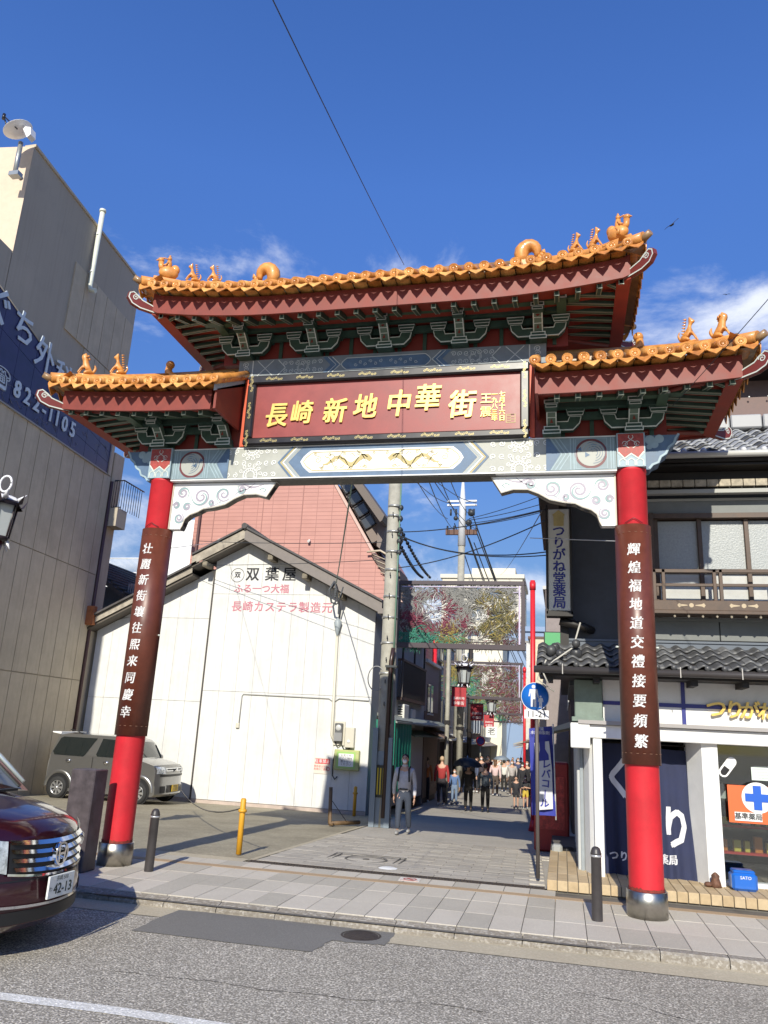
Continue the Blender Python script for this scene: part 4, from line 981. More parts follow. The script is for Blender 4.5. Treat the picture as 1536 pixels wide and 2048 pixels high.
for z0 in (0,):
    p0, p1 = wp(13.2, 12.11, .08), wp(20.76, 10.14, .08); q.tube([p0, p1], .02, 4); q.tube([wp(20.75, 9.12, .08), wp(20.75, 10.14, .08)], .02, 4)
q.build('sign_trim', mat('tarnished_trim', (0.3, 0.28, 0.26), .5), sgn_)
cr_ = MB()
for k in range(16):                                   # hairline cracks on the old sign
    y, z = random.uniform(14.5, 20.6), random.uniform(9.2, 10.1); p = [wp(y, z, .068)]
    for j in range(6): y += random.uniform(-.12, .25); z += random.uniform(-.16, .16); z = min(max(z, 9.18), 11.7 - (y - 14.46) * .27); y = min(y, 20.7); p.append(wp(y, z, .068))
    cr_.tube(p, .006, 3, cap=False)
tag(cr_.build('crack_marks', mat('crack_grey', (0.2, 0.2, 0.24), .6), sgn_), kind='stuff')
wr = (PI / 2, 0, PI / 2 - TA)
for ch, y, z, s_ in (('ぐ', 14.45, 11.3, 1.05), ('ち', 15.5, 11.25, .98), ('外', 16.55, 11.02, .95), ('科', 17.55, 10.85, .9), ('の', 18.5, 10.68, .8)):
    text('sign_letter', ch, s_, wp(y, z - (.0), .09), SIGNT, sgn_, rot=wr, extrude=.01, fat=.012)
text('sign_letter', '☎', .55, wp(15.0, 9.66, .09), SIGNT, sgn_, rot=wr, extrude=.01)
for ch, y in zip('822-1105', (15.68, 16.12, 16.56, 16.93, 17.25, 17.58, 17.98, 18.42)):
    text('sign_letter', ch, .62, wp(y, 9.66, .09), SIGNT, sgn_, rot=wr, extrude=.01, fat=.015, sx=.95)
# drain pipe, dish, balcony
PIPE = mat('pale_pipe', (0.62, 0.64, 0.55), .4, var=.08)
MB().tube([wp(18.0, 16.75, .12), wp(18.0, 14.12, .12), wp(18.0, 14.0, .16), wp(18.0, 13.96, .34)], .075, 10).tube([wp(18, 16.72, .12), wp(18, 16.8, .12)], .10, 10).build('downpipe', PIPE, clinic)
q = MB()
for z in (14.6, 15.9): q.tube([wp(18, z, .0), wp(18, z, .12)], .03, 6).tube([wp(17.9, z, .12), wp(18.1, z, .12)], .03, 6)
q.build('pipe_clip', WHITE, clinic)
MB().tube([wp(21.15, 9, .05), wp(21.15, -.4, .05)], .06, 6).build('corner_pipe', mat('rust_brown', (0.10, 0.05, 0.045), .6), clinic)
q = MB(); bx = wp(21.3, 0).x
q.box(bx - 1.0, bx + .38, 21.2, 21.75, 7.55, 8.15); q.build('balcony_slab', CONS, clinic)
q = MB()
for k in range(9): q.tube([(bx - .3 + k * .085, 21.35, 8.15), (bx - .3 + k * .085, 21.35, 9.1)], .012, 4); q.tube([(bx + .38, 21.35 + k * .14, 8.15), (bx + .38, 21.35 + k * .14, 9.1)], .012, 4)
q.tube([(bx - .4, 21.35, 9.1), (bx + .38, 21.35, 9.1), (bx + .38, 22.6, 9.1)], .025, 5); q.tube([(bx - .4, 21.35, 8.2), (bx + .38, 21.35, 8.2)], .02, 5); q.build('balcony_rail', BLACK, clinic)
poly_block([(bx - 3, 21.15), (bx + .04, 21.15), (bx + .04, 21.7), (bx - 3, 21.7)], -1, 10.0).build('rear_wall', CONC, clinic)
dish = thing('satellite_dish', 'white satellite dish on a grey mast at the roof corner of the clinic', 'satellite dish', (0, 0, 0))
mA = at(30, 345, 14.15); mB_ = at(42, 285, 14.15)
DM = mat('dish_white', (0.78, 0.78, 0.8), .35)
q = MB().tube([(mA.x, mA.y + .25, mA.z), (mA.x, mA.y, mA.z + .05), (mB_.x, mB_.y, mB_.z)], .06, 8); q.build('mast', mat('galvanised', (.35, .37, .37), .4, metal=.6), dish)
MB().box(mA.x - .12, mA.x + .16, mA.y - .08, mA.y + .1, mA.z - .12, mA.z).build('mast_bracket', mat('galvanised', (.35, .37, .37)), dish)
dc = at(38, 264, 14.0)
d_ = MB().lathe([(0, -.02), (.12, -.012), (.25, .02), (.36, .07), (.37, .075), (.25, .035), (0, 0)], n=24)
d_.build('reflector', DM, dish, dc, Vector((-.42, -.25, .9)).to_track_quat('Z', 'Y').to_euler())
MB().prism([(.25, .05), (.42, .0), (.46, -.22), (.36, -.3), (.2, -.02)], -.1, .1).build('rear_cover', DM, dish, dc)
l0 = at(8, 232, 13.8)
MB().tube([dc + Vector((-.3, 0, -.05)), l0], .018, 5).tube([dc + Vector((.12, -.2, -.1)), l0], .018, 5).tube([l0 + Vector((0, 0, .06)), l0 + Vector((0, 0, -.1))], .04, 8).build('feed_arm', BLACK, dish)
# ------------------------------------------------------------------ white confectioner's shop
WSID = mat('white_wall_siding', (0.65, 0.65, 0.63), 0.7, var=0.05, vscale=4, dirt=0.16, dscale=.9, streak=.2, bump=.03, bscale=30)
WSH = 21.4; zb_ = -.46
shop = thing('white_shop_building', 'white panelled gable wall with black and pink painted shop lettering beside the parking lot', 'building', (0, 0, 0))
def roofz(x):                                          # underside line of the gable
    return 6.98 - (x + 9.14) * .50 if x > -9.14 else 6.98 + (x + 9.14) * .515
def gable(x0, x1, y, y2, zadj=0):
    xs_ = [x0] + ([-9.14] if x0 < -9.14 < x1 else []) + [x1]
    return [(x0, zb_)] + [(x1, zb_)] + [(x, roofz(x) + zadj) for x in xs_[::-1]]
MB().prism(gable(-10.18, -5.14, 0, 0), WSH, 30).build('wall_core', mat('seam_filler', (.40, .39, .37), .8), shop)
MB().prism(gable(-13.95, -10.2, 0, 0, -.18), WSH + .12, 30).build('wall_core', mat('seam_filler', (.40, .39, .37), .8), shop)
def panels(x0, x1, w, y, zs, adj):
    x = x0
    while x < x1 - .05:
        xe = min(x + w, x1)
        for z0, z1 in zs:
            za = min(z1, roofz(x) + adj) - .006; zc_ = min(z1, roofz(xe) + adj) - .006
            if za < z0 + .05 and zc_ < z0 + .05: continue
            pl = [(x + .003, z0 + .004), (xe - .003, z0 + .004), (xe - .003, max(zc_, z0 + .01)), (x + .003, max(za, z0 + .01))]
            if x < -9.14 < xe: pl.insert(3, (-9.14, min(z1, roofz(-9.14) + adj) - .006))
            MB().prism(pl, y - .035, y - .001).build('wall_panel', WSID, shop)
        x = xe
panels(-10.18, -5.14, .505, WSH, ((zb_ + .12, 2.62), (2.62, 5.45), (5.45, 8)), 0)
panels(-13.95, -10.24, .53, WSH + .12, ((zb_ + .12, 2.3), (2.3, 4.72), (4.72, 8)), -.18)
MB().box(-10.19, -5.14, WSH - .05, WSH, zb_, zb_ + .11).box(-13.95, -10.2, WSH + .06, WSH + .12, zb_, zb_ + .11).build('plinth', mat('pinkish_plinth', (0.45, 0.37, 0.32), .8, var=.15), shop)
MB().box(-10.235, -10.185, WSH - .03, WSH + .1, zb_, 6.2).build('expansion_joint', mat('dark_joint', (0.06, .05, .045), .7), shop)
TAUPE = mat('taupe_bargeboard', (0.19, 0.165, 0.15), .55, var=.1)
OLDW = mat('weathered_wood', (0.36, 0.32, 0.26), .75, var=.3, vscale=5, dirt=.5, dscale=3)
yf = WSH - .55
def slope_beam(x0, x1, dz0, dz1, ya, yb_, adj=0):
    return MB().add([(x0, ya, roofz(x0) + dz0 + adj), (x1, ya, roofz(x1) + dz0 + adj), (x1, ya, roofz(x1) + dz1 + adj), (x0, ya, roofz(x0) + dz1 + adj), (x0, yb_, roofz(x0) + dz0 + adj), (x1, yb_, roofz(x1) + dz0 + adj), (x1, yb_, roofz(x1) + dz1 + adj), (x0, yb_, roofz(x0) + dz1 + adj)],
        [(0, 1, 2, 3), (5, 4, 7, 6), (0, 4, 5, 1), (3, 2, 6, 7), (1, 5, 6, 2), (0, 3, 7, 4)])
rfm = bpy.data.objects.new('roof', None); COL.objects.link(rfm); rfm.parent = shop
slope_beam(-9.14, -4.85, .02, .36, yf, yf + .04).build('bargeboard', TAUPE, rfm)
slope_beam(-9.14, -4.85, .36, .42, yf - .06, 30).build('roof_slope', mat('dark_roof_tile', (.07, .065, .065), .6, var=.3), rfm)
slope_beam(-9.14, -4.85, .0, .035, yf + .04, WSH).build('eaves_soffit', mat('dark_soffit', (.10, .085, .07), .7), rfm)
slope_beam(-10.75, -9.14, .06, .34, yf, yf + .04).build('bargeboard', OLDW, rfm)
slope_beam(-10.75, -9.14, .36, .42, yf - .06, 30).build('roof_slope', mat('dark_roof_tile', (.07, .065, .065)), rfm)
slope_beam(-10.75, -9.14, .0, .035, yf + .04, WSH).build('eaves_soffit', mat('dark_soffit', (.10, .085, .07)), rfm)
slope_beam(-14.25, -10.75, -.02, .17, yf + .1, yf + .14, -.12).build('bargeboard', OLDW, rfm)
slope_beam(-14.25, -10.75, -.10, -.03, yf + .16, WSH + .1, -.12).build('eaves_soffit', mat('dark_soffit', (.10, .085, .07)), rfm)
slope_beam(-14.25, -10.6, .18, .24, yf, 30, -.12).build('roof_slope', mat('dark_roof_tile', (.07, .065, .065)), rfm)
MB().tube([(-9.14, yf - .1, 7.4), (-9.14, 30, 7.4)], .09, 8).build('ridge_cap', mat('dark_roof_tile', (.07, .065, .065)), rfm)
MB().box(-4.95, -4.8, yf - .05, 29, 4.86, 5.0).build('gutter', TAUPE, rfm)
for x in (-10.35, -8.3, -7.2, -6.1, -12.3): MB().bbox(x - .08, x + .08, yf + .05, WSH, roofz(x) - .17, roofz(x) - .01 - (.2 if x < -11 else 0), .02).build('roof_beam_end', mat('old_beam', (.22, .19, .14), .8, var=.3), rfm)
MB().bbox(-14.1, -13.75, yf - .02, yf + .16, 4.38, 4.95, .02).build('rusty_patch', mat('rusty_metal', (0.36, 0.12, 0.04), .7, var=.4, vscale=8), rfm)
# lettering
BLK = mat('black_lettering', (.02, .02, .025), .6); PNK = mat('faded_pink_lettering', (.50, .19, .235), .7, var=.12)
yt = WSH - .04
for ch, x in zip('双葉屋', (-8.98, -8.37, -7.82)): text('painted_letter', ch, .44, (x, yt, 6.03), BLK, shop, fat=.008)
q = MB().lathe([(.20, 0), (.215, 0)], (-9.46, yt - .001, 6.02), n=28, axis='Y'); q.build('crest_ring', BLK, shop); text('crest', '双', .2, (-9.46, yt, 6.02), BLK, shop, fat=.005)
text('painted_letter', 'ふる一つ大福', .285, (-8.66, yt, 5.60), PNK, shop, fat=.006, sx=1.02)
text('painted_letter', '長崎カステラ製造元', .33, (-7.99, yt, 5.06), PNK, shop, fat=.006, spacing=1.12)
# conduits and boxes
COND = mat('cream_conduit', (.56, .53, .44), .5)
q = MB(); p0 = (-6.22, yt - .05, 4.55)
q.tube([p0, (-6.19, yt - .05, 1.55), (-6.1, yt - .05, 1.4)], .04, 8); q.build('conduit', COND, shop)
MB().tube([(-8.95, yt - .02, 1.75), (-8.94, yt - .02, 2.5), (-8.9, yt - .02, 2.56), (-6.35, yt - .02, 2.54), (-6.25, yt - .02, 2.48), (-6.16, yt - .02, 2.48), (-6.05, yt - .02, 2.55), (-5.2, yt - .02, 2.52)], .016, 5).build('thin_conduit', mat('grey_conduit', (.4, .4, .38), .5), shop)
MB().bbox(-9.03, -8.93, yt - .06, yt, 1.62, 1.76, .01).build('socket_box', COND, shop)
mt = thing('electric_meter', 'grey electricity meter on a board on the white wall', 'meter', (-5.98, yt, 1.62))
MB().bbox(-.16, .16, -.04, 0, -.32, .32, .01).build('back_board', COND, mt)
MB().bbox(-.11, .11, -.16, -.04, -.22, .27, .02).build('case', mat('meter_grey', (.12, .12, .12), .3), mt); MB().lathe([(.0, -.17), (.07, -.17), (.08, -.16)], (0, 0, .15), n=14, axis='Y').build('dial', mat('dial_white', (.5, .5, .48), .4), mt)
MB().bbox(-.11, .11, -.165, -.16, -.2, .02, .004).build('cover', mat('meter_mid', (.25, .25, .25), .4), mt)
bx_ = thing('breaker_box', 'narrow cream breaker box right of the electricity meter', 'box', (-5.66, yt, 1.52)); MB().bbox(-.13, .13, -.14, 0, -.26, .27, .012).build('case', COND, bx_)
MB().lathe([(0, -.145), (.045, -.145), (.045, -.14)], (-.02, 0, -.1), n=14, axis='Y').build('label_disc', WHITE, bx_)
MB().tube([(-6.1, yt - .06, 1.4), (-6.0, yt - .08, 1.28), (-5.9, yt - .08, 1.36), (-5.8, yt - .08, 1.2), (-5.64, yt - .08, 1.24)], .018, 5).tube([(-6.05, yt - .05, 1.2), (-6.1, yt - .05, .9), (-6.1, yt - .05, .52), (-6.03, yt - .05, .42), (-5.96, yt - .05, .5)], .018, 5).build('black_cable', BLACK, shop)
nb_ = thing('notice_box', 'yellow green metal box with a white handwritten notice on the wall', 'box', (-5.71, yt, .93))
MB().bbox(-.35, .35, -.14, 0, -.26, .27, .02).build('case', mat('yellow_green_box', (.42, .45, .19), .5, var=.1), nb_); MB().box(-.22, .2, -.146, -.141, -.16, .17).build('notice', WHITE, nb_)
MB().box(-.27, .25, -.1445, -.1405, -.2, .22).build('green_backing', mat('fresh_green', (.3, .5, .14), .5), nb_)
for k, s_ in enumerate(('お知らせ', 'ここに物を', '置かない', 'ください')): text('notice_text', s_, .075, (-.01, -.148, .12 - k * .075), BLK, nb_)
rs = thing('warning_sign', 'small red and white warning sign low on the white wall', 'sign', (-6.4, yt, .76)); MB().box(-.24, .24, -.012, 0, -.22, .2).build('plate', mat('sign_cream', (.66, .58, .5), .6), rs)
MB().box(-.22, .2, -.018, -.012, .04, .17).build('red_band', mat('sign_red', (.6, .05, .05), .5), rs); text('sign_text', '駐車禁止', .11, (-.01, -.02, .1), WHITE, rs); text('sign_text', '関係者以外の\n駐車はご遠慮', .065, (-.05, -.014, -.07), mat('sign_red', (.6, .05, .05)), rs, sl=1.1)
MB().lathe([(.035, -.014), (.05, -.014)], (.16, 0, -.09), n=14, axis='Y').build('ring_mark', mat('sign_red', (.6, .05, .05)), rs)
# cables dropping from the gable end
q = MB(); x0 = -6.2
q.tube([(-6.25, yf - .05, 5.75), (-6.38, yf - .1, 5.5), (-6.3, yf - .05, 5.15), (-6.15, yf - .03, 5.1)], .03, 5).tube([(-6.25, yf - .05, 5.75), (-6.15, yf - .1, 5.45), (-6.18, yt - .06, 5.0), (-6.22, yt - .05, 4.5)], .025, 5).tube([(-6.0, yf, 5.6), (-6.12, yf - .05, 5.1)], .02, 5)
for k in range(6): q.ball((-6.2, yf - .08, 5.55 - k * .05), .04, n=6, m=4)
q.build('service_cables', mat('cable_grey', (.07, .075, .08), .5), shop)
MB().lathe([(.0, 4.25), (.05, 4.35), (.12, 4.65), (.05, 4.75), (0, 4.8)], (-6.21, yt - .1, 0), n=8).build('cable_gland', mat('gland_grey', (.3, .34, .36), .5), shop)
# ------------------------------------------------------------------ pink tiled building behind
def tilewall(name, c1, c2, mort, bw, bh):
    m = bpy.data.materials.new(name); m.use_nodes = True; t = m.node_tree; l = t.links.new; b = t.nodes['Principled BSDF']
    g = N('ShaderNodeNewGeometry', t); s1 = N('ShaderNodeSeparateXYZ', t); cb = N('ShaderNodeCombineXYZ', t); l(g.outputs['Position'], s1.inputs[0])
    a = N('ShaderNodeMath', t, operation='ADD'); l(s1.outputs[0], a.inputs[0]); l(s1.outputs[1], a.inputs[1]); l(a.outputs[0], cb.inputs[0]); l(s1.outputs[2], cb.inputs[1])
    br = N('ShaderNodeTexBrick', t, inp={'Scale': 1, 'Mortar Size': .012, 'Brick Width': bw, 'Row Height': bh, 'Color1': (*c1, 1), 'Color2': (*c2, 1), 'Mortar': (*mort, 1)}, offset=0); l(cb.outputs[0], br.inputs['Vector'])
    nz = N('ShaderNodeTexNoise', t, inp={'Scale': 1.3, 'Detail': 5}); l(g.outputs['Position'], nz.inputs['Vector'])
    mr = N('ShaderNodeMapRange', t, inp={'From Min': .4, 'From Max': .7, 'To Max': .35}); l(nz.outputs['Fac'], mr.inputs['Value'])
    x = N('ShaderNodeMix', t, data_type='RGBA', blend_type='MULTIPLY'); l(mr.outputs[0], x.inputs['Factor']); l(br.outputs['Color'], x.inputs[6]); x.inputs[7].default_value = (.78, .74, .72, 1)
    l(x.outputs[2], b.inputs['Base Color']); b.inputs['Roughness'].default_value = .6
    bp = N('ShaderNodeBump', t, inp={'Strength': .3, 'Distance': .01}); l(br.outputs['Fac'], bp.inputs['Height']); bp.invert = True; l(bp.outputs[0], b.inputs['Normal'])
    return m
PINK = tilewall('pink_wall_tile', (.50, .25, .21), (.465, .23, .195), (.34, .16, .135), .6, .155)
pk = thing('pink_tiled_building', 'salmon pink tiled building with a slanting edge behind the white gable', 'building')
PY = 27.0
MB().prism([(-14.0, -1), (-5.6, -1), (-5.6, 6.25), (-8.45, 10.9), (-14.0, 10.9)], PY, 36).build('wall', PINK, pk)
MB().prism([(-5.52, 6.2), (-8.40, 10.9), (-8.52, 10.9), (-5.64, 6.2)], PY - .06, PY + .1).build('edge_trim', mat('pale_pink_trim', (.55, .38, .33), .6), pk)
for x in (-13.2, -11.2, -9.6): MB().box(x, x + .03, PY - .008, PY, 0, 10.8).build('movement_joint', mat('pink_joint', (.30, .15, .13), .8), pk)
# upper windows and eaves that follow the slant
dxs, dzs = 2.85 / 5.456, -4.65 / 5.456
def sl_pt(t, o): return (-8.40 + dxs * t + o * .85, 10.9 + dzs * t + o * .53)
def sl_box(t0, t1, o0, o1, y0, y1): return MB().prism([sl_pt(t0, o0), sl_pt(t1, o0), sl_pt(t1, o1), sl_pt(t0, o1)], y0, y1)
sl_box(-.6, 2.9, .04, .62, PY + .3, PY + 3).build('upper_wall', mat('brown_plaster', (.19, .15, .13), .7), pk)
for k in range(5):
    w = sl_box(-.3 + k * .55, .1 + k * .55, .12, .5, PY + .24, PY + .30).build('window', glass('dim_glass', (.05, .055, .06)), pk)
    e = MB(); 
    for t0, t1, o0, o1 in ((-.34, -.3, .1, .52), (.1, .14, .1, .52), (-.34, .14, .08, .12), (-.34, .14, .5, .54)):
        e.v += []; e.f += []; bb = sl_box(t0 + k * .55, t1 + k * .55, o0, o1, PY + .2, PY + .3); e.add(bb.v, bb.f)
    e.build('window_frame', BLACK, w)
MB().prism([(-8.0, 11.2), (-6.35, 9.0), (-6.28, 9.06), (-6.2, 9.25), (-7.8, 11.4)], PY - .7, PY + 3).build('eaves', mat('brown_eave', (.12, .095, .08), .6), pk)
MB().prism([(-7.2, 10.3), (-6.3, 9.05), (-6.5, 8.2), (-6.62, 8.3), (-6.62, 9.1)], PY + .1, PY + 3).build('eave_wall', mat('brown_plaster', (.19, .15, .13)), pk)
q = MB(); aw = [(-6.9, 8.0), (-6.4, 8.05), (-6.05, 7.85), (-5.75, 7.45), (-5.65, 7.1), (-5.7, 6.9), (-5.6, 6.5)]
for k in range(7): 
    q.tube([(-6.75 + k * .12, PY - .1, 7.95 - k * .22), (-5.75 + k * .02, PY - .15, 7.55 - k * .2)], .018, 4)
q.tube([(a_, PY - .2, b_) for a_, b_ in aw[:5]], .04, 6); q.build('awning_frame', mat('cream_metal', (.5, .42, .32), .5), pk)
MB().prism([(-6.75, 7.9), (-5.7, 7.4), (-5.62, 6.9), (-5.45, 6.35), (-5.6, 6.3)], PY - .1, PY + 1.5).build('awning', mat('brown_awning', (.10, .07, .06), .7), pk)
for u, v in ((619, 1081), (440, 1079)): p = at(u, v, PY - .05); MB().tube([p, p + Vector((0, -.12, -.06))], .05, 8).build('wall_vent', WHITE, pk)
MB().tube([(-13.75, PY - .1, 2), (-13.75, PY - .1, 10.8)], .05, 8).build('downpipe', mat('rust_brown', (0.10, 0.05, 0.045)), pk)
# pale block with roof railing
wb = thing('rooftop_block', 'bright white flat roofed block with roof railing beyond the parking lot', 'building')
MB().box(-36, -26.5, 49, 56, -1, 11.6).build('wall', WHITE, wb); MB().box(-27.2, -23.6, 48.5, 56, -1, 15.4).build('stair_tower', WHITE, wb)
q = MB()
for k in range(60): q.tube([(-32.2 + k * .09, 49.1, 11.6), (-32.2 + k * .09, 49.1, 12.7)], .02, 4)
q.tube([(-32.2, 49.1, 12.75), (-26.6, 49.1, 12.75)], .045, 5).tube([(-32.2, 49.1, 11.7), (-26.6, 49.1, 11.7)], .035, 5); q.build('railing', WHITE, wb)
hs_ = thing('tiled_house', 'small dark house with a tiled roof between the clinic and the white gable', 'house')
MB().box(-16.6, -14.3, 24.5, 28, -1, 6.2).build('wall', mat('blue_grey_slats', (.07, .09, .13), .6, var=.2), hs_)
MB().prism([(-17.2, 7.4), (-13.6, 5.1), (-13.6, 4.95), (-17.2, 7.2)], 24, 28.5).build('roof', mat('dark_roof_tile', (.07, .065, .065)), hs_)
q = MB()
for k in range(14): q.tube([(-17.1 + k * .26, 23.95, 7.42 - k * .167), (-17.1 + k * .26, 28.4, 7.42 - k * .167)], .06, 5)
tag(q.build('roof_ribs', mat('dark_roof_tile', (.07, .065, .065)), hs_), kind='stuff')
q = MB()
for k in range(8): q.box(-14.9 + k * .09, -14.86 + k * .09, 24.4, 24.46, 5.2, 6.3)
q.build('louvre', mat('louvre_grey', (.25, .28, .32), .5), hs_)
# ------------------------------------------------------------------ pharmacy on the right
ph = thing('pharmacy_building', 'two storey dark wooden pharmacy with tiled roofs and a white shopfront', 'shop building')
WPL = mat('white_shop_plaster', (.74, .74, .72), .6, var=.05, dirt=.12, bump=.02)
DKW = mat('dark_timber', (.014, .011, .009), .55, var=.3, vscale=8)
DKP = mat('dark_blue_plaster', (.055, .06, .07), .7, var=.2, vscale=3, dirt=.3)
GRP = mat('grey_metal_panel', (.16, .17, .165), .5, var=.15, vscale=3, dirt=.3)
BRW = mat('brown_window_timber', (.085, .052, .034), .5, var=.25, vscale=9)
LTW = mat('bleached_boards', (.38, .33, .25), .7, var=.35, vscale=12)
KAW = mat('grey_roof_tile', (.062, .063, .066), .42, var=.4, vscale=5, dirt=.5, dscale=6)
KAW2 = mat('silver_roof_tile', (.26, .27, .29), .4, var=.35, vscale=6, dirt=.3, dscale=6)
# platform of long buff tiles
PT = .115
MB().box(-.21, 8, 10.47, 11.6, -.03, PT - .012).box(-.21, .36, 11.6, 15.3, -.7, PT - .012).build('step_core', JNT, ph)
tt = [MB().bbox(-.058, .058, 0, .55, -.05, 0, .004).mesh('step_tile', m) for m in YTIL]; tf = [MB().bbox(-.058, .058, -.03, -.002, -PT - .0, -.002, .004).mesh('step_tile', m) for m in YTIL]
for k in range(29):
    x = -.15 + k * .124
    obj('step_tile', tf[k % 2], ph, (x, 10.47, PT)); obj('step_tile', tt[(k + 1) % 2], ph, (x, 10.444, PT)); obj('step_tile', tt[k % 2], ph, (x, 10.444 + .556, PT))
    if k < 4:
        for j in range(7): obj('step_tile', tt[(k + j) % 2], ph, (x, 11.556 + j * .556, PT - (j * .004)))
# shopfront
q = MB().bbox(.385, .50, 11.02, 11.14, .04, 1.80, .008); q.build('post', WPL, ph)
MB().prism([(.384, 11.13), (.384, 11.45), (.26, 11.45), (.33, 11.2)], .04, 1.795, 'Z').build('post', WPL, ph)
MB().box(.375, .395, 11.0, 11.16, -.0, .05).box(.495, .51, 11.0, 11.16, 0, .05).build('post_foot', mat('galv_foot', (.25, .25, .25), .4, metal=.5), ph)
MB().prism([(1.86, 11.08), (1.93, 11.08), (1.93, 11.5), (1.60, 11.62), (1.60, 11.42), (1.74, 11.1)], .04, 1.80, 'Z').build('post', WPL, ph)
MB().bbox(.28, 8, 11.0, 11.3, 1.795, 1.97, .01).build('lower_fascia', WPL, ph)
MB().box(.20, 8, 10.94, 11.3, 1.972, 2.02).build('fascia_groove', mat('shaded_taupe', (.33, .31, .30), .6), ph)
MB().box(.53, 8, 11.1, 11.4, 2.022, 2.56).build('sign_band', WPL, ph)
for x0, x1 in ((.53, 1.50), (1.56, 4.4)):
    pass
BLU = mat('cobalt_trim', (.03, .035, .21), .4)
MB().box(.53, 8, 11.088, 11.101, 2.235, 2.285).build('blue_band', BLU, ph); MB().box(1.525, 1.575, 11.086, 11.0875, 2.022, 2.56).build('blue_band', BLU, ph)
MB().bbox(.16, .52, 11.02, 11.35, 2.03, 2.55, .01).bbox(.12, .53, 10.98, 11.36, 2.0, 2.06, .005).build('green_panel_box', mat('pale_green_timber', (.17, .22, .185), .6, var=.2), ph)
MB().bbox(.10, .35, 10.96, 11.3, 1.66, 1.98, .01).build('corner_moulding', WPL, ph)
MB().box(.22, .26, 11.4, 15, .05, 1.9).build('side_wall', mat('shaded_grey_side', (.25, .28, .30), .6, var=.1), ph)  # blue grey colour carries the shade of this street-facing side
for k in range(5): MB().bbox(.18, .24, 11.45 + k * .75, 11.6 + k * .75, 0.02, 1.9, .01).build('side_post', mat('shaded_side_post', (.45, .46, .45), .6), ph)  # white posts greyed in the colour, shade of the side painted in
q = MB().box(.3, 3.9, 11.4, 15.5, 1.99, 2.3)
q.box(8, 8.2, 11.2, 20, 0, 8).build('upper_floor', DKW, ph)
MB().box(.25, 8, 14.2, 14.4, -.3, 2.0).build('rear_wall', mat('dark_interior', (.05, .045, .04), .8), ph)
# gold lettering
for ch, u, s_ in (('つ', 1430, .27), ('り', 1467, .25), ('が', 1497, .24), ('ね', 1533, .24)):
    p = at(u, 1420 + (u - 1438) * .06, 11.05); text('gold_letter', ch, s_, (p.x - (.0), 11.055, p.z), GOLD, ph, extrude=.018, fat=.005, shear=.15)
p = at(1535, 1424, 11.05)
for k, ch in enumerate('堂薬局'): text('gold_letter', ch, .25, (p.x + .27 * (k + 1), 11.055, p.z), GOLD, ph, extrude=.018, fat=.005, shear=.15)
# noren curtain
nr = thing('shop_curtain', 'navy blue cloth curtain with white hand painted kana hung in the pharmacy doorway', 'curtain', (0, 0, 0))
NAV = mat('navy_cloth', (.022, .028, .07), .85, var=.12)
def ny(x, z): return 11.5 + (.02 * math.sin(x * 23) + .015 * math.sin(x * 41 + 1)) * (1.9 - z) / 1.5 - .16 * max(0, (1.7 - z)) * .6
vs = []; nx_, nz_ = 60, 12
for i in range(nx_ + 1):
    for j in range(nz_ + 1):
        x = .50 + 1.13 * i / nx_; z = (.03 + .03 * math.sin(x * 3)) + (1.74 - .05) * j / nz_; vs.append((x + .02 * (1 - j / nz_), ny(x, z), z))
fs = [(i * (nz_ + 1) + j, (i + 1) * (nz_ + 1) + j, (i + 1) * (nz_ + 1) + j + 1, i * (nz_ + 1) + j + 1) for i in range(nx_) for j in range(nz_)]
MB().add(vs, fs, True).build('cloth', NAV, nr)
MB().tube([(.48, 11.49, 1.75), (1.66, 11.49, 1.75)], .012, 6).build('rod', DKW, nr)
CW = mat('curtain_white_print', (.62, .62, .64), .8)
def cloth_text(s_, size, x, z, sx=1, sz=1):
    me = text_mesh(s_, size, fat=.012 * size / .4)
    bm = bmesh.new(); bm.from_mesh(me)
    for k in range(-30, 31):
        bmesh.ops.bisect_plane(bm, geom=bm.verts[:] + bm.edges[:] + bm.faces[:], plane_co=(k * .03 / sx, 0, 0), plane_no=(1, 0, 0))
    for k in range(-8, 9):
        bmesh.ops.bisect_plane(bm, geom=bm.verts[:] + bm.edges[:] + bm.faces[:], plane_co=(0, k * .1, 0), plane_no=(0, 1, 0))
    for v in bm.verts:
        X_, Z_ = x + v.co.x * sx, z + v.co.y * sz; v.co = (X_ + .01, ny(X_, Z_) - .008, Z_)
    bm.to_mesh(me); bm.free(); me.materials.append(CW); obj('print', me, nr)
pq_ = [at(1237, 1562, 11.4), at(1290, 1610, 11.4), at(1352, 1662, 11.35)]
for ch, p in zip('くすり', pq_): cloth_text(ch, .50, p.x, p.z, .8, 1.12)
p0, p1 = at(1222, 1712, 11.3), at(1352, 1724, 11.3); cloth_text('つりがね堂薬局', .115, (p0.x + p1.x) / 2, (p0.z + p1.z) / 2 + .0, (p1.x - p0.x + .05) / .8, 1.1)
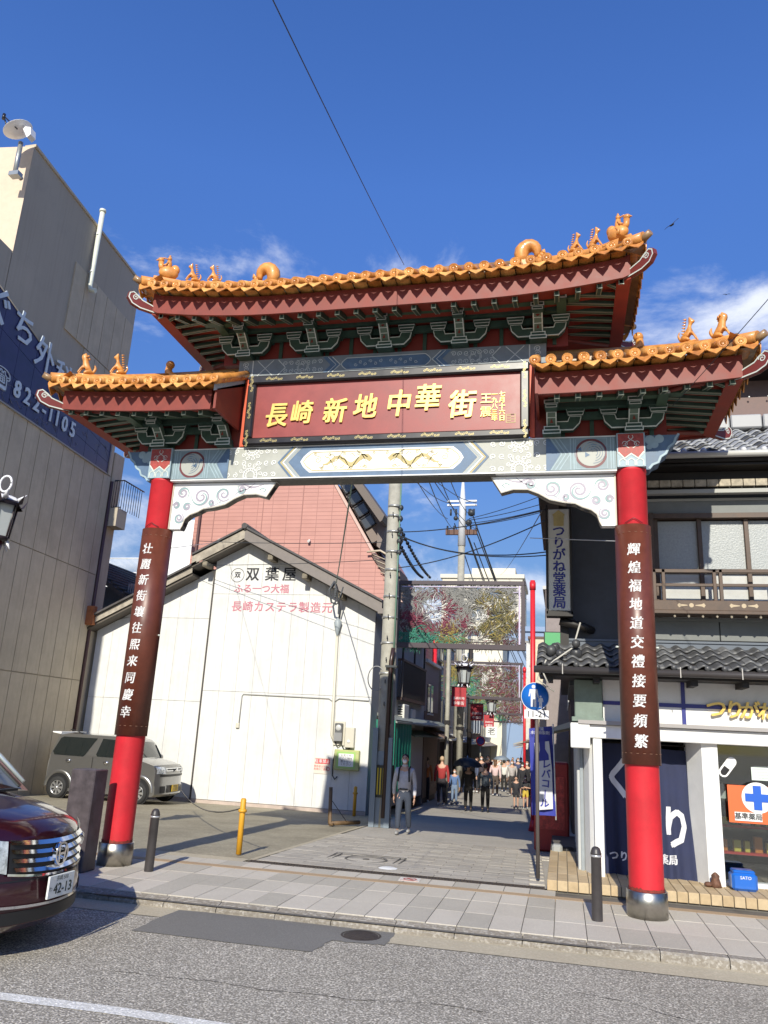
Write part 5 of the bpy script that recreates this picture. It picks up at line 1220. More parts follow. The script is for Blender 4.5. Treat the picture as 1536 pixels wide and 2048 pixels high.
# display window
GL = bpy.data.materials.new('shop_glass'); GL.use_nodes = True; _t = GL.node_tree; _t.nodes.clear()
_o = N('ShaderNodeOutputMaterial', _t); _m = N('ShaderNodeMixShader', _t, inp={0: .10}); _a = N('ShaderNodeBsdfTransparent', _t, inp={0: (.82, .86, .84, 1)}); _b = N('ShaderNodeBsdfGlossy', _t, inp={'Roughness': .03})
_t.links.new(_a.outputs[0], _m.inputs[1]); _t.links.new(_b.outputs[0], _m.inputs[2]); _t.links.new(_m.outputs[0], _o.inputs[0])
MB().box(1.95, 8, 11.3, 11.31, .16, 1.79).build('display_glass', GL, ph)
MB().bbox(1.94, 8, 11.2, 11.4, .03, .16, .01).build('window_sill', WPL, ph)
MB().tube([(1.955, 11.29, .16), (1.955, 11.29, 1.79)], .015, 5).tube([(2.95, 11.29, .16), (2.95, 11.29, 1.79)], .015, 5).build('glazing_bar', BLACK, ph)
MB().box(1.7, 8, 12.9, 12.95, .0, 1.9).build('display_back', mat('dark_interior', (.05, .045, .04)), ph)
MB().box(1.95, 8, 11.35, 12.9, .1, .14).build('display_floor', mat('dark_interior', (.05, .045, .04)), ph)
SHC = [mat('pack_red', (.5, .03, .03), .5), mat('pack_white', (.6, .6, .6), .5), mat('pack_blue', (.04, .1, .4), .5), mat('pack_green', (.05, .25, .12), .5), mat('pack_orange', (.6, .2, .03), .5), mat('pack_yellow', (.6, .5, .08), .5)]
for j, z in enumerate((.45, .78, 1.1)):
    sh_ = thing('display_shelf', ['low', 'middle', 'top'][j] + ' red shelf inside the pharmacy window', 'shelf', (0, 0, 0)); 
    MB().box(1.98, 3.4, 11.75, 12.1, z - .03, z).build('board', SHC[0] if j < 2 else DKW, sh_); MB().box(1.98, 2.01, 11.75, 12.1, z - .3, z).box(3.37, 3.4, 11.75, 12.1, z - .3, z).build('bracket', SHC[0], sh_)
    for k in range(9):
        x = 2.06 + k * .14 + random.uniform(0, .03); h = random.uniform(.08, .2); w = random.uniform(.06, .11)
        cm = random.randrange(6)
        o = MB().bbox(-w / 2, w / 2, -.05, .05, 0, h, .004).build('packet', SHC[cm], None, (x, 11.85, z)); tag(o, ['red', 'white', 'blue', 'green', 'orange', 'yellow'][cm] + ' packet, ' + ['first', 'second', 'third', 'fourth', 'fifth', 'sixth', 'seventh', 'eighth', 'ninth'][k] + ' from the left on the ' + ['low', 'middle', 'top'][j] + ' pharmacy window shelf', 'packet', 'packets in the pharmacy window')
# capsule sticker
st = thing('capsule_sticker', 'white capsule shaped decal on the pharmacy window glass', 'decal', (0, 0, 0))
c = at(1455, 1534, 11.3); an = math.radians(53); r_ = .062; hl = .082
def cap(rr, t0=-PI / 2, nseg=10):
    pts = []
    for i in range(nseg + 1): t = -PI / 2 + PI * i / nseg; pts.append((hl + rr * math.cos(t), rr * math.sin(t)))
    for i in range(nseg + 1): t = PI / 2 + PI * i / nseg; pts.append((-hl + rr * math.cos(t), rr * math.sin(t)))
    return pts
def rot_(pp): return [(c.x + x * math.cos(an) - z * math.sin(an), c.z + x * math.sin(an) + z * math.cos(an)) for x, z in pp]
MB().flat(rot_(cap(r_)), 11.296).build('capsule', WHITE, st)
inn = [(-.01, -.04), (-.01, .04)] + [(-hl + .04 * math.cos(PI / 2 + PI * i / 8), .04 * math.sin(PI / 2 + PI * i / 8)) for i in range(9)]
MB().flat(rot_(inn), 11.294).build('dark_half', BLACK, st)
pp_ = thing('notice_paper', 'white printed paper taped inside the pharmacy window above the orange sign', 'notice', (0, 0, 0)); a_, b_ = at(1502, 1534, 11.28), at(1536, 1562, 11.28)
MB().box(a_.x, a_.x + .42, 11.285, 11.29, b_.z, a_.z).build('paper', mat('paper_mint', (.62, .7, .64), .7), pp_); q = MB()
for k in range(5): q.ribbon([(a_.x + .03 + .01 * i, b_.z + .03 + k * .035 + .006 * math.sin(i * 1.7 + k)) for i in range(30)], .004, 11.283)
q.build('scribble', mat('grey_ink', (.25, .28, .3), .7), pp_)
og = thing('pharmacy_sign', 'orange sign with a blue cross in a white circle standing in the pharmacy window', 'sign', (0, 0, 0))
a_, b_ = at(1454, 1569, 11.2), at(1458, 1644, 11.2)
MB().box(a_.x, a_.x + .75, 11.2, 11.215, b_.z, a_.z).build('board', mat('signal_orange', (.72, .13, .035), .45), og)
cc = at(1515, 1596, 11.19); MB().lathe([(0, 0), (.185, 0)], (cc.x, 11.194, cc.z), n=36, axis='Y').build('disc', WHITE, og)
q = MB(); 
for x0, x1, z0, z1 in ((-.145, .145, -.048, .048), (-.048, .048, .048, .145), (-.048, .048, -.145, -.048)): q.box(cc.x + x0, cc.x + x1, 11.186, 11.19, cc.z + z0, cc.z + z1)
q.build('cross', mat('cross_blue', (.015, .10, .50), .4), og)
p = at(1497, 1634, 11.19); MB().box(p.x - .16, p.x + .16, 11.188, 11.198, p.z - .05, p.z + .052).build('label', WHITE, og); text('label_text', '基準薬局', .082, (p.x, 11.186, p.z), BLK, og, fat=.002)
# low clay ornament by the post
rk = thing('driftwood_ornament', 'small brown rough ornament at the foot of the white post', 'ornament', (1.80, 11.0, PT)); MB().lathe([(0.0, 0), (.07, 0), (.06, .05), (.045, .1), (.05, .13), (.02, .16), (0, .17)], n=9).ball((-.09, -.03, .03), .05, .05, .03).build('stone', mat('brown_stone', (.13, .06, .035), .7, var=.5, vscale=30), rk)
sb = thing('blue_stand', 'glossy blue display stand with white lettering on the tiled step at the pharmacy window', 'stand'); p = at(1487, 1764, 10.95)
MB().bbox(p.x - .145, p.x + .145, 10.85, 11.1, PT, PT + .20, .03).bbox(p.x - .125, p.x + .125, 10.87, 11.08, PT + .19, PT + .23, .015).build('body', mat('stand_blue', (.01, .12, .50), .3, coat=.5), sb)
text('lettering', 'SATO', .05, (p.x + .01, 10.848, PT + .15), WHITE, sb)
# lower roof
LR0, LR1 = (10.55, 2.70), (11.42, 3.06)
lr = bpy.data.objects.new('lower_roof', None); COL.objects.link(lr); lr.parent = ph
MB().prism([(LR0[0], LR0[1] - .06), (LR0[0], LR0[1] - .02), (LR1[0], LR1[1] - .02), (LR1[0], LR1[1] - .12)], -.33, 8, 'X').build('roof_board', DKW, lr)
def kawara(w, d, am=.035):
    vs = []; fs = []; n = 10
    for i in range(n + 1):
        t = i / n; x = -w / 2 + w * t; z = am * math.sin(t * 2 * PI - .6)
        vs += [(x, 0, z + .012), (x, 0, z - .012), (x, d, z - .004), ]
    for i in range(n): a = i * 3; fs += [(a, a + 3, a + 5, a + 2), (a, a + 1, a + 4, a + 3)]
    q = MB().add(vs, fs, True); return q
sl_ = (LR1[1] - LR0[1]) / (LR1[0] - LR0[0]); ang = math.atan(sl_)
KAWM = mat('mid_roof_tile', (.11, .112, .115), .45, var=.4, vscale=5, dirt=.5, dscale=6)
kt = [kawara(.20, .25, .024).mesh('roof_tile', m) for m in (KAW, KAW, KAWM)]
for j in range(4):
    for k in range(19):
        x = -.23 + k * .20; y = LR0[0] - .03 + j * .225
        o = obj('roof_tile', random.choice(kt), lr, (x, y, LR0[1] + .02 + (y - LR0[0]) * sl_ + random.uniform(0, .006)), (ang * .82, random.uniform(-.03, .03), 0))
for k in range(19):
    x = -.37 + k * .20; MB().lathe([(0, -.01), (.032, -.01), (.036, 0), (.036, .05)], (x + .15, LR0[0] - .04, LR0[1] - .0), n=10, axis='Y').build('eave_tile_end', KAW, lr)
MB().tube([(-.36, LR0[0] - .06, LR0[1] - .075), (8, LR0[0] - .06, LR0[1] - .075)], .045, 8).build('gutter', mat('dark_gutter', (.05, .045, .045), .4), lr)
for k in range(6): MB().box(.0 + k * .72, .012 + k * .72, LR0[0] - .115, LR0[0] - .10, LR0[1] - .13, LR0[1] + .0).build('gutter_strap', mat('strap_grey', (.4, .38, .35), .5), lr)
MB().box(-.3, 8, 10.62, 11.38, 2.56, 2.60).build('eaves_soffit', DKW, lr)
for k in range(8): MB().box(-.2 + k * .6, -.12 + k * .6, 10.66, 11.1, 2.49, 2.56).build('rafter_end', DKW, lr)
# dark upper storey
MB().box(.10, 8, 11.5, 16, 2.5, 5.4).build('upper_wall', DKP, ph)
MB().box(-.02, .10, 11.42, 16, 2.6, 5.6).build('corner_timber', DKW, ph)
MB().box(.10, 8, 11.46, 11.5, 2.98, 3.12).box(.10, 8, 11.44, 11.5, 3.12, 3.15).build('base_flashing', mat('blue_flashing', (.10, .12, .15), .5), ph)
for k in range(6): MB().bbox(1.18 + k * .95, 2.12 + k * .95, 11.44, 11.5, 3.16, 3.44, .006).build('metal_panel', GRP, ph)
MB().bbox(.95, 8, 11.40, 11.5, 3.42, 3.47, .01).build('ledge', GRP, ph)
# windows of the upper storey
wn = bpy.data.objects.new('upper_window', None); COL.objects.link(wn); wn.parent = ph
FRO = mat('frosted_glass', (.31, .33, .33), .35, var=.14, vscale=40, bump=.3, bscale=45)
WHG = mat('clear_lower_glass', (.52, .52, .50), .12, var=.12, vscale=3)
MB().box(1.28, 8, 11.30, 11.5, 4.88, 4.95).build('head', BRW, wn)
px = [1.34, 1.93, 2.55, 3.17, 3.79]
for a_, b_ in zip(px, px[1:]):
    MB().box(a_ + .03, b_ - .03, 11.42, 11.43, 4.13, 4.86).build('frosted_pane', FRO, wn); MB().box(a_ + .03, b_ - .03, 11.42, 11.43, 3.62, 4.09).build('lower_pane', WHG, wn)
    MB().bbox(a_ - .03, a_ + .03, 11.37, 11.44, 3.58, 4.9, .006).build('stile', BRW, wn)
MB().box(1.3, 8, 11.38, 11.43, 4.09, 4.13).build('mid_rail', BRW, wn)
MB().bbox(1.24, 1.30, 11.25, 11.5, 3.5, 4.95, .005).build('jamb', BRW, wn)
rl = bpy.data.objects.new('balcony_rail', None); COL.objects.link(rl); rl.parent = ph
MB().bbox(1.2, 8, 11.12, 11.17, 4.05, 4.10, .005).bbox(1.2, 8, 11.13, 11.16, 3.86, 3.90, .004).build('rails', BRW, rl)
for x in (1.24, 1.36, 2.02, 2.10, 2.78, 3.45): MB().bbox(x, x + .045, 11.12, 11.17, 3.5, 4.1, .004).build('baluster', BRW, rl)
MB().bbox(1.2, 8, 11.08, 11.16, 3.52, 3.66, .006).bbox(1.15, 8, 11.05, 11.4, 3.47, 3.52, .006).build('carved_board', BRW, rl)
q = MB()
for k in range(4):
    for sx in (-1, 1):
        cx_ = 1.72 + k * .66; q.flat([(cx_ + sx * .05, 3.595), (cx_ + sx * .13, 3.605), (cx_ + sx * .16, 3.62), (cx_ + sx * .18, 3.59), (cx_ + sx * .16, 3.56), (cx_ + sx * .13, 3.575), (cx_ + sx * .05, 3.585)], 11.078)
    q.disc(cx_, 3.59, .03, 11.078)
q.build('cut_outs', mat('pale_wood_print', (.45, .36, .24), .6), rl)
q = MB()
for k in range(16): q.lathe([(0, 3.42), (.02, 3.44), (.012, 3.47)], (1.5 + k * .18, 11.1, 0), n=6)
q.build('turned_drops', LTW, rl)
MB().box(1.1, 8, 11.36, 11.5, 4.955, 5.14).build('grey_frieze', mat('grey_frieze', (.17, .18, .175), .6, var=.1), ph)
MB().bbox(.1, 8, 11.35, 11.5, 5.145, 5.185, .005).build('eave_rail', mat('pale_rail', (.35, .35, .32), .6), ph)
# sign on the corner
vs_ = thing('vertical_box_sign', 'tall narrow white box sign with blue kana on the pharmacy corner', 'sign', (0, 0, 0))
a_, b_ = at(1098, 1018, 11.15), at(1142, 1222, 11.15); xc = (a_.x + b_.x) / 2 - .01; za, zz_ = a_.z, b_.z
MB().bbox(xc - .155, xc + .155, 11.15, 11.32, zz_, za, .01).build('box', mat('sign_box_white', (.56, .56, .50), .5, var=.06), vs_)
MB().bbox(xc - .185, xc - .156, 11.13, 11.34, zz_ - .05, za + .06, .005).bbox(xc + .156, xc + .185, 11.13, 11.34, zz_ - .05, za + .06, .005).bbox(xc - .185, xc + .185, 11.13, 11.34, zz_ - .08, zz_ - .002, .005).build('frame', DKW, vs_)
text('sign_text', '\n'.join('つりがね堂薬局'), .185, (xc, 11.145, (za + zz_) / 2 - .12), mat('deep_blue_letters', (.02, .025, .2), .5), vs_, fat=.004, sl=.94)
q = MB().prism([(xc - .09, za - .09), (xc, za - .02), (xc + .09, za - .09), (xc + .075, za - .11), (xc + .07, za - .26), (xc - .07, za - .26), (xc - .075, za - .11)], 11.14, 11.146); q.build('bell_crest', OCH, vs_)
MB().tube([(xc, 11.3, zz_ - .12), (.3, 11.3, zz_ - .2), (.42, 11.5, zz_ - .22)], .06, 8).build('bracket', DKW, vs_)
# upper roof
UE = (10.95, 5.70); UR = (13.4, 7.0)
ur = bpy.data.objects.new('upper_roof', None); COL.objects.link(ur); ur.parent = ph
MB().prism([(UE[0], UE[1] - .1), (UE[0], UE[1]), UR, (UR[0] + 3, UE[1] - .1)], -.35, 8, 'X').build('roof_body', DKW, ur)
sl2 = (UR[1] - UE[1]) / (UR[0] - UE[0]); an2 = math.atan(sl2)
kt2 = [kawara(.262, .27).mesh('roof_tile', m) for m in (KAW2, KAW2, KAW)]
for j in range(13):
    for k in range(9):
        x = 1.35 + k * .262; y = UE[0] - .02 + j * .23
        obj('roof_tile', random.choice(kt2), ur, (x, y, UE[1] + .05 + (y - UE[0]) * sl2), (an2 * .85, random.uniform(-.03, .03), 0))
for k in range(10): MB().ball((1.45 + k * .262, UE[0] - .02, UE[1] + .05), .045, n=8, m=6).build('eave_tile_end', mat('pale_tile_end', (.55, .55, .55), .4), ur)
MB().tube([(-.4, UE[0] - .07, UE[1] - .02), (8, UE[0] - .07, UE[1] - .02)], .05, 8).build('gutter', mat('bright_gutter', (.5, .5, .47), .4), ur)
MB().box(-.3, 8, 11.0, 11.45, 5.56, 5.59).build('eaves_soffit', DKW, ur)
for k in range(22): MB().bbox(.6 + k * .16, .75 + k * .16, 11.18, 11.22, 5.31, 5.41, .003).build('fascia_board', LTW, ur)
MB().bbox(.1, 8, 11.15, 11.25, 5.20, 5.26, .004).build('fascia_rail', mat('pale_rail', (.35, .35, .32)), ur)
MB().box(.1, 8, 11.26, 11.5, 5.3, 5.55).build('inner_eave', DKW, ur)
for k in range(5): MB().bbox(1.8 + k * .5, 2.28 + k * .5, 12.95, 13.3, UR[1] - .12, UR[1] + .12, .02).build('ridge_tile', mat('pale_ridge', (.34, .34, .34), .5), ur)
bb_ = thing('brown_clad_building', 'dark brown metal clad building rising behind the pharmacy roof', 'building'); MB().box(2.4, 12, 15.5, 22, 3, 8.95).build('wall', mat('brown_cladding', (.16, .10, .09), .6, var=.15), bb_)
MB().prism([(14.9, 8.9), (14.9, 8.98), (22, 9.9), (22, 8.8)], 2.1, 12, 'X').build('roof', BLACK, bb_)
for k in range(4): MB().ball((3.0 + k * .35, 15.4, 8.5), .02, n=6, m=4).build('vent_cap', WHITE, bb_)
# utility clutter on the corner roof
q = MB()
for k in range(9):
    q.ball((-.12 + random.uniform(-.15, .35), 10.8 + random.uniform(-.1, .5), 2.86 + random.uniform(-.05, .14)), random.uniform(.05, .1), n=7, m=5)
tag(q.build('ridge_rubble', KAW, lr), kind='stuff')
MB().tube([(.25, 10.9, 3.3), (.15, 10.8, 2.95), (-.1, 10.6, 2.75), (-.25, 10.5, 2.6), (-.18, 10.5, 2.45)], .012, 5).tube([(-.2, 10.5, 2.75), (-.32, 10.55, 2.5), (-.1, 10.6, 2.35)], .010, 5).build('loose_cable', mat('pale_cable', (.5, .48, .42), .5), lr)
# ------------------------------------------------------------------ the shopping street
def onground(u, v):
    y = 15.0
    for _ in range(30):
        d = _r * ((u - 768) / FPX) + _d * ((v - 1024) / FPX) + _f
        y = (zg(y) - CAMZ) / d.z * d.y
    p = at(u, v, y); return p
POLEC = mat('concrete_pole', (.36, .345, .29), .75, var=.15, vscale=4, dirt=.3, dscale=3, streak=.25)
WIREM = mat('wire_black', (.03, .035, .04), .5)
REDP = mat('street_red_pole', (.58, .02, .03), .4, var=.1)
pp = thing('utility_pole', 'thick concrete utility pole with cable duct standing beside the white gable wall', 'utility pole', (-3.95, 18.0, zg(18.0)))
MB().tube([(0, 0, 0), (0, 0, 2), (-.08, 0, 10.2)], [.205, .195, .14], 16).build('shaft', POLEC, pp)
MB().box(-1.05, .95, -.06, .06, 9.55, 9.68).build('crossarm', mat('rusty_arm', (.12, .06, .04), .7), pp)
q = MB()
for z in (3.3, 4.0, 4.6, 5.1, 5.75, 6.2, 6.7, 7.1, 7.35): q.lathe([(.19 - z * .003, z), (.205 - z * .003, z), (.205 - z * .003, z + .05), (.19 - z * .003, z + .05)], (-.03, 0, 0), n=14)
q.build('steel_band', mat('galv_band', (.4, .4, .38), .4, metal=.6), pp)
q = MB()
for k in range(10): q.tube([(-.02, -.18, 2.6 + k * .5), (-.02, -.24, 2.6 + k * .5), (-.02, -.24, 2.68 + k * .5)], .012, 4)
q.build('climbing_step', BLACK, pp)
MB().box(-.24, -.12, -.26, -.14, 0, 2.1).box(.1, .22, -.26, -.14, 0, 1.9).box(-.14, .12, -.2, -.16, 0, 1.6).build('bollard_guard', mat('steel_blue_grey', (.20, .24, .28), .5, metal=.3), pp)
MB().tube([(.08, -.24, .2), (.1, -.24, 3.6), (.13, -.2, 3.9)], .05, 8).build('cable_duct', mat('brown_duct', (.04, .022, .02), .35), pp)
yb_ = MB().lathe([(.235, .62), (.235, 1.3)], (0, -.02, 0), n=18).build('warning_wrap', mat('wrap_black', (.03, .03, .02), .5), pp)
q = MB()
for k in range(9):
    a = PI * 1.1 + k * .28; q.add([(.238 * math.cos(a), .238 * math.sin(a) - .02, .68), (.238 * math.cos(a + .13), .238 * math.sin(a + .13) - .02, .68), (.238 * math.cos(a + .13), .238 * math.sin(a + .13) - .02, 1.24), (.238 * math.cos(a), .238 * math.sin(a) - .02, 1.24)], [(0, 1, 2, 3)])
q.build('yellow_stripes', mat('stripe_yellow', (.55, .40, .03), .5), yb_)
MB().tube([(.13, -.14, 2.2), (.13, -.14, 8.4)], .02, 5).build('green_cable', mat('faded_green_cable', (.12, .22, .16), .6), pp)
q = MB()
for k in range(5): q.ball((.14, -.12, 6.2 + k * .28), .07, .06, .08, n=6, m=5)
q.box(-.02, .25, -.3, -.12, 3.45, 3.5).build('insulators', WIREM, pp)
MB().tube([(-.25 + .2 * math.cos(t), -.15, 3.2 + .28 * math.sin(t)) for t in [.35 * i for i in range(19)]], .012, 4).build('cable_coil', mat('coil_grey', (.3, .3, .3), .5), pp)
# far pole with crossarms
fp = thing('utility_pole', 'distant slim utility pole with crossarms rising in the middle of the street view', 'utility pole', (-5.75, 45, zg(45)))
P0 = zg(45)
MB().tube([(0, 0, 0), (-.02, 0, 13.6)], [.26, .2], 10).build('shaft', POLEC, fp); MB().tube([(-.02, 0, 13.6), (-.02, 0, 16.2), (-.02, 0, 17.9)], [.24, .2, .06], 10).build('steel_top', mat('pale_steel', (.6, .62, .65), .4), fp)
MB().box(-1.0, .9, -.1, .1, 14.3, 14.6).build('crossarm', mat('rusty_arm', (.12, .06, .04), .7), fp)
MB().box(-.95, .85, -.08, .08, 16.35, 16.45).box(-.95, .85, -.08, .08, 16.1, 16.2).build('crossarm', mat('pale_steel', (.6, .62, .65)), fp)
q = MB()
for x in (-.9, -.5, .2, .5, .85):
    q.tube([(x, 0, 14.6), (x, 0, 14.85)], .06, 6).tube([(x * .8, 0, 15.9), (x * .8, 0, 15.5)], .06, 6)
q.ball((.55, -.2, 15.6), .22).ball((.4, -.2, 15.0), .2).ball((-.4, -.1, 15.3), .14); q.build('insulators', WIREM, fp)
def sag(a, b, s, n=14):
    a, b = Vector(a), Vector(b); return [a.lerp(b, i / n) - Vector((0, 0, 4 * s * (i / n) * (1 - i / n))) for i in range(n + 1)]
wires = []
T = Vector((-5.75, 45, P0 + 15)); NP = Vector((-3.98, 18.0, 0))
def wire(a, b, s=.3, r=.02): wires.append((a, b, s, r))
for i_, (dz, dx) in enumerate(((1.3, -.8), (1.3, .8), (.3, -.9), (-.4, .9), (-.4, -.5), (-.4, .3), (.6, .4))):
    wire(T + Vector((dx, 0, dz)), Vector((-4.05 + (i_ - 3) * .28, 18.0, zg(18) + 9.75)), .5, .020)
for dz, dx in ((.9, .6), (.2, .9), (-.4, 1.0), (-.6, .3), (.0, -.6), (-.9, .5), (-1.2, .9)):
    wire(T + Vector((dx * .8, 0, dz)), Vector((-4.2 + dx * 2.5, 110, 7 + dz)), 1.0, .035)
for v0, v1 in ((1015, 985), (1020, 1003), (1030, 1015), (1038, 1020)):
    wire(T + Vector((.4, 0, (1030 - v0) * .02)), at(1100, v1, 40), .1, .022)
wire(at(790, 1064, 18), at(1090, 1020, 13), .1, .012); wire(at(790, 1066, 18), at(1100, 1103, 13), .25, .011); wire(at(790, 1068, 18), at(1100, 1110, 13), .22, .010)
wire(at(790, 1136, 18), at(1090, 1042, 13), .15, .012); wire(at(1000, 1150, 60), at(1085, 1020, 13), .2, .010); wire(at(395, 1082, 20), at(790, 1084, 18), .05, .008)
wire(at(380, 1130, 21), at(790, 1118, 18), .05, .008)
WL = ['thin overhead power line from the distant pole towards the gate', 'thin overhead cable crossing between the thick pole and the pharmacy']
for k, (a, b, s_, r) in enumerate(wires):
    q = MB().tube(sag(a, b, s_), r, 4, cap=False)
    tag(q.build('overhead_cable', WIREM), WL[1] if k >= 18 else WL[0], 'cable', 'overhead cables above the street')
# spacer cables beside the thick pole
for k, (u0, v0, u1, v1) in enumerate(((797, 1050, 860, 1155), (795, 1080, 845, 1155))):
    a, b = at(u0, v0, 18.1), at(u1, v1, 34); pts = sag(a, b, .15, 22); q = MB().tube(pts, .03, 4, cap=False)
    for p in pts: q.ball(tuple(p), .06, n=5, m=4)
    tag(q.build('beaded_cable', WIREM), ['upper', 'lower'][k] + ' of the two beaded cables slanting away from the thick pole', 'cable', 'beaded cables')
# wire from gate to the sky and wire on the right
a = Vector((GX + .23, GY - .3, 7.95)); b = at(548, 0, 3.2); c2 = a + (b - a) * 1.15
tag(MB().tube(sag(a, c2, .03), .0042, 4, cap=False).build('overhead_cable', WIREM), 'single thin wire rising from the gate ridge into the sky', 'cable')
a, b = at(1345, 812, 8.9), at(1545, 585, 7.0)
tag(MB().tube(sag(a, a + (b - a) * 1.4, .02), .005, 4, cap=False).build('overhead_cable', WIREM), 'thin wire running from the right lower roof up to the right picture edge', 'cable')
for s_ in (-1, 1):
    pass
a, b = (GX - 3.14 + .2, GY - .02, 4.08), (-9.2, 20.9, 7.0)
tag(MB().tube(sag((GX + 3.14 - .2, GY - .02, 4.08), at(1060, 1076, 11.3), .0), .006, 5, cap=False).build('stay_wire', mat('stay_steel', (.5, .5, .5), .4)), 'pale stay wire from the right column to the pharmacy corner', 'cable')
tag(MB().tube(sag((GX - 3.14 + .2, GY - .02, 4.0), at(445, 1083, 21), .0), .005, 5, cap=False).build('stay_wire', mat('stay_steel', (.5, .5, .5), .4)), 'pale stay wire from the left column to the pink building', 'cable')
tag(MB().tube(sag(at(705, 960, 9.8), (-6.2, 20.8, 5.7), .05), .014, 5, cap=False).build('overhead_cable', mat('faded_green_cable', (.12, .22, .16), .6)), 'greenish cable dropping from the gate to the white gable cable bracket', 'cable')
# ---------------------------------------------------------------- lantern panels across the street
CLR = {'red': mat('net_crimson', (.16, .018, .045), .7), 'dred': mat('net_wine', (.085, .018, .035), .7), 'gry': mat('net_grey', (.20, .20, .19), .7), 'wht': mat('net_white', (.62, .62, .60), .7), 'grn': mat('net_green', (.02, .17, .115), .7), 'lime': mat('net_lime', (.16, .24, .07), .7), 'oli': mat('net_olive', (.11, .10, .035), .7), 'yel': mat('net_mustard', (.26, .20, .045), .7), 'brn': mat('net_brown', (.06, .045, .03), .7), 'lav': mat('net_lavender', (.52, .46, .62), .6)}
rr = random.Random(5)
def stroke(q, x, z, an, l, w, y):
    pts = []; c_ = rr.uniform(-1.6, 1.6)
    for i in range(4):
        pts.append((x, z)); x += math.cos(an) * l / 3; z += math.sin(an) * l / 3; an += c_ / 3
    q.ribbon(pts, [w, w * 1.1, w * .8, w * .3], y)
def regionA(u, w):                                    # dragon and bird
    r = []
    t = math.hypot((u - .24) / .2, (w - .55) / .36)
    if .62 < t < 1.05 and not (u > .3 and w < .35): r.append('red' if w < .75 else 'dred')
    if abs(w - (.85 - (u - .3) * 1.6)) < .14 and .28 < u < .58: r.append('red')
    if math.hypot((u - .41) / .09, (w - .22) / .16) < 1: r += ['dred', 'yel']
    if math.hypot((u - .80) / .17, (w - .5) / .40) < 1.05 and math.hypot((u - .70) / .08, (w - .52) / .17) > .8: r += ['oli', 'oli', 'brn', 'yel']
    if w < .18 and u < .3: r += ['grn', 'grn']
    if w < .16 and .3 < u < .55: r += ['lime', 'grn', 'oli']
    if w < .30 and .1 < u < .3 and rr.random() < .4: r.append('grn')
    if math.hypot((u - .27) / .10, (w - .58) / .2) < 1: return ['wht', 'gry', 'dred'] if rr.random() < .25 else []
    if math.hypot((u - .66) / .07, (w - .46) / .16) < 1: return ['wht', 'gry'] if rr.random() < .3 else []
    if w > .6 or (.42 < u < .62 and w > .4): r += ['gry', 'gry']
    if not r: r = ['gry', 'brn', 'dred'] if rr.random() < .6 else []
    return r
def regionB(u, w):
    r = []
    if u < .35 and w > .5: r += ['yel', 'oli']
    if u < .5 and w < .6: r += ['grn', 'lime', 'grn', 'gry']
    if u > .4: r += ['dred', 'brn', 'red', 'oli', 'gry']
    if math.hypot((u - .52) / .08, (w - .62) / .15) < 1: return ['wht', 'gry'] if rr.random() < .3 else []
    if .5 < u < .7 and .15 < w < .4: r += ['wht', 'lime']
    return r or ['brn', 'gry', 'oli']
def netpanel(x0, x1, y, z0, z1, reg, n, sw, label, lean=0):
    t = thing('netting_panel', label, 'street decoration', (0, y, 0), 0, 'netting panels hung across the street')
    fr_ = MB().box(x0, x1, -.06, .06, z1 - .10, z1).box(x0, x1, -.1, .1, z0, z0 + .13); fr_.box(x0, x0 + .10, -.05, .05, z0, z1).box(x1 - .12, x1 - .02, -.05, .05, z0, z1)
    fr_.build('frame', mat('frame_dark', (.05, .035, .045), .5), t)
    q = MB(); k = x0 + .1
    while k < x1: q.box(k, k + .006, .03, .036, z0 + .1, z1 - .1); k += .07
    k = z0 + .1
    while k < z1: q.box(x0, x1, .036, .042, k, k + .006); k += .07
    tag(q.build('lattice', mat('lattice_grey', (.22, .21, .22), .6), t), kind='stuff')
    q = MB().ribbon([(x0 + .14, z1 - .16), (x1 - .2, z1 - .16), (x1 - .2, z1 - .3), (x1 - .32, z1 - .3)], .02, -.05).ribbon([(x1 - .16, z1 - .12), (x1 - .16, z0 + .15)], .04, -.05); q.build('border_trim', CLR['lav'], t)
    B = {k_: MB() for k_ in CLR}
    for i in range(n):
        u, w = rr.random(), rr.random(); c_ = reg(u, w)
        if not c_: continue
        cc_ = rr.choice(c_); stroke(B[cc_], x0 + .12 + u * (x1 - x0 - .3), z0 + .12 + w * (z1 - z0 - .26), 2.6 * math.sin(u * 9 + 2 * math.sin(w * 7)) + 2.2 * math.cos(w * 8 - u * 5) + rr.uniform(-.5, .5), rr.uniform(.14, .34) * sw, rr.uniform(.010, .024) * sw, rr.uniform(-.05, .03))
    for k_, q in B.items():
        if q.v: tag(q.build(k_ + '_netting' if 0 else CLR[k_].name, CLR[k_], t), kind='stuff')
    return t
netpanel(-4.34, -.90, 20.4, 3.90, 5.70, regionA, 5200, .95, 'nearest large netting panel with a crimson dragon and golden bird hung over the street')
netpanel(-5.6, -1.82, 38, 3.42, 5.18, regionB, 3000, 1.3, 'second netting panel with green leaves and wine coloured swirls further down the street')
netpanel(-6.1, -2.6, 55, 3.2, 4.9, regionB, 1500, 1.8, 'third netting panel, small in the distance above the crowd')
netpanel(-6.8, -3.4, 74, 3.0, 4.8, regionB, 900, 2.3, 'farthest netting panel, dark and low above the crowd')
def red_gate_pole(x, y, h, label, r=.064):
    t = thing('red_post', label, 'post', (x, y, zg(y)), 0, 'red posts carrying the netting panels'); MB().tube([(0, 0, 0), (0, 0, h)], r, 12).build('shaft', REDP, t)
    MB().tube([(0, 0, 0), (0, 0, .25)], [r * 1.9, r], 12).build('foot', REDP, t); MB().tube([(0, 0, h - .25), (0, 0, h - .05)], r * 1.25, 12).build('collar', REDP, t)
    return t
red_gate_pole(-.72, 20.3, 6.1, 'nearest tall red post at the right of the street, under the blue round sign')
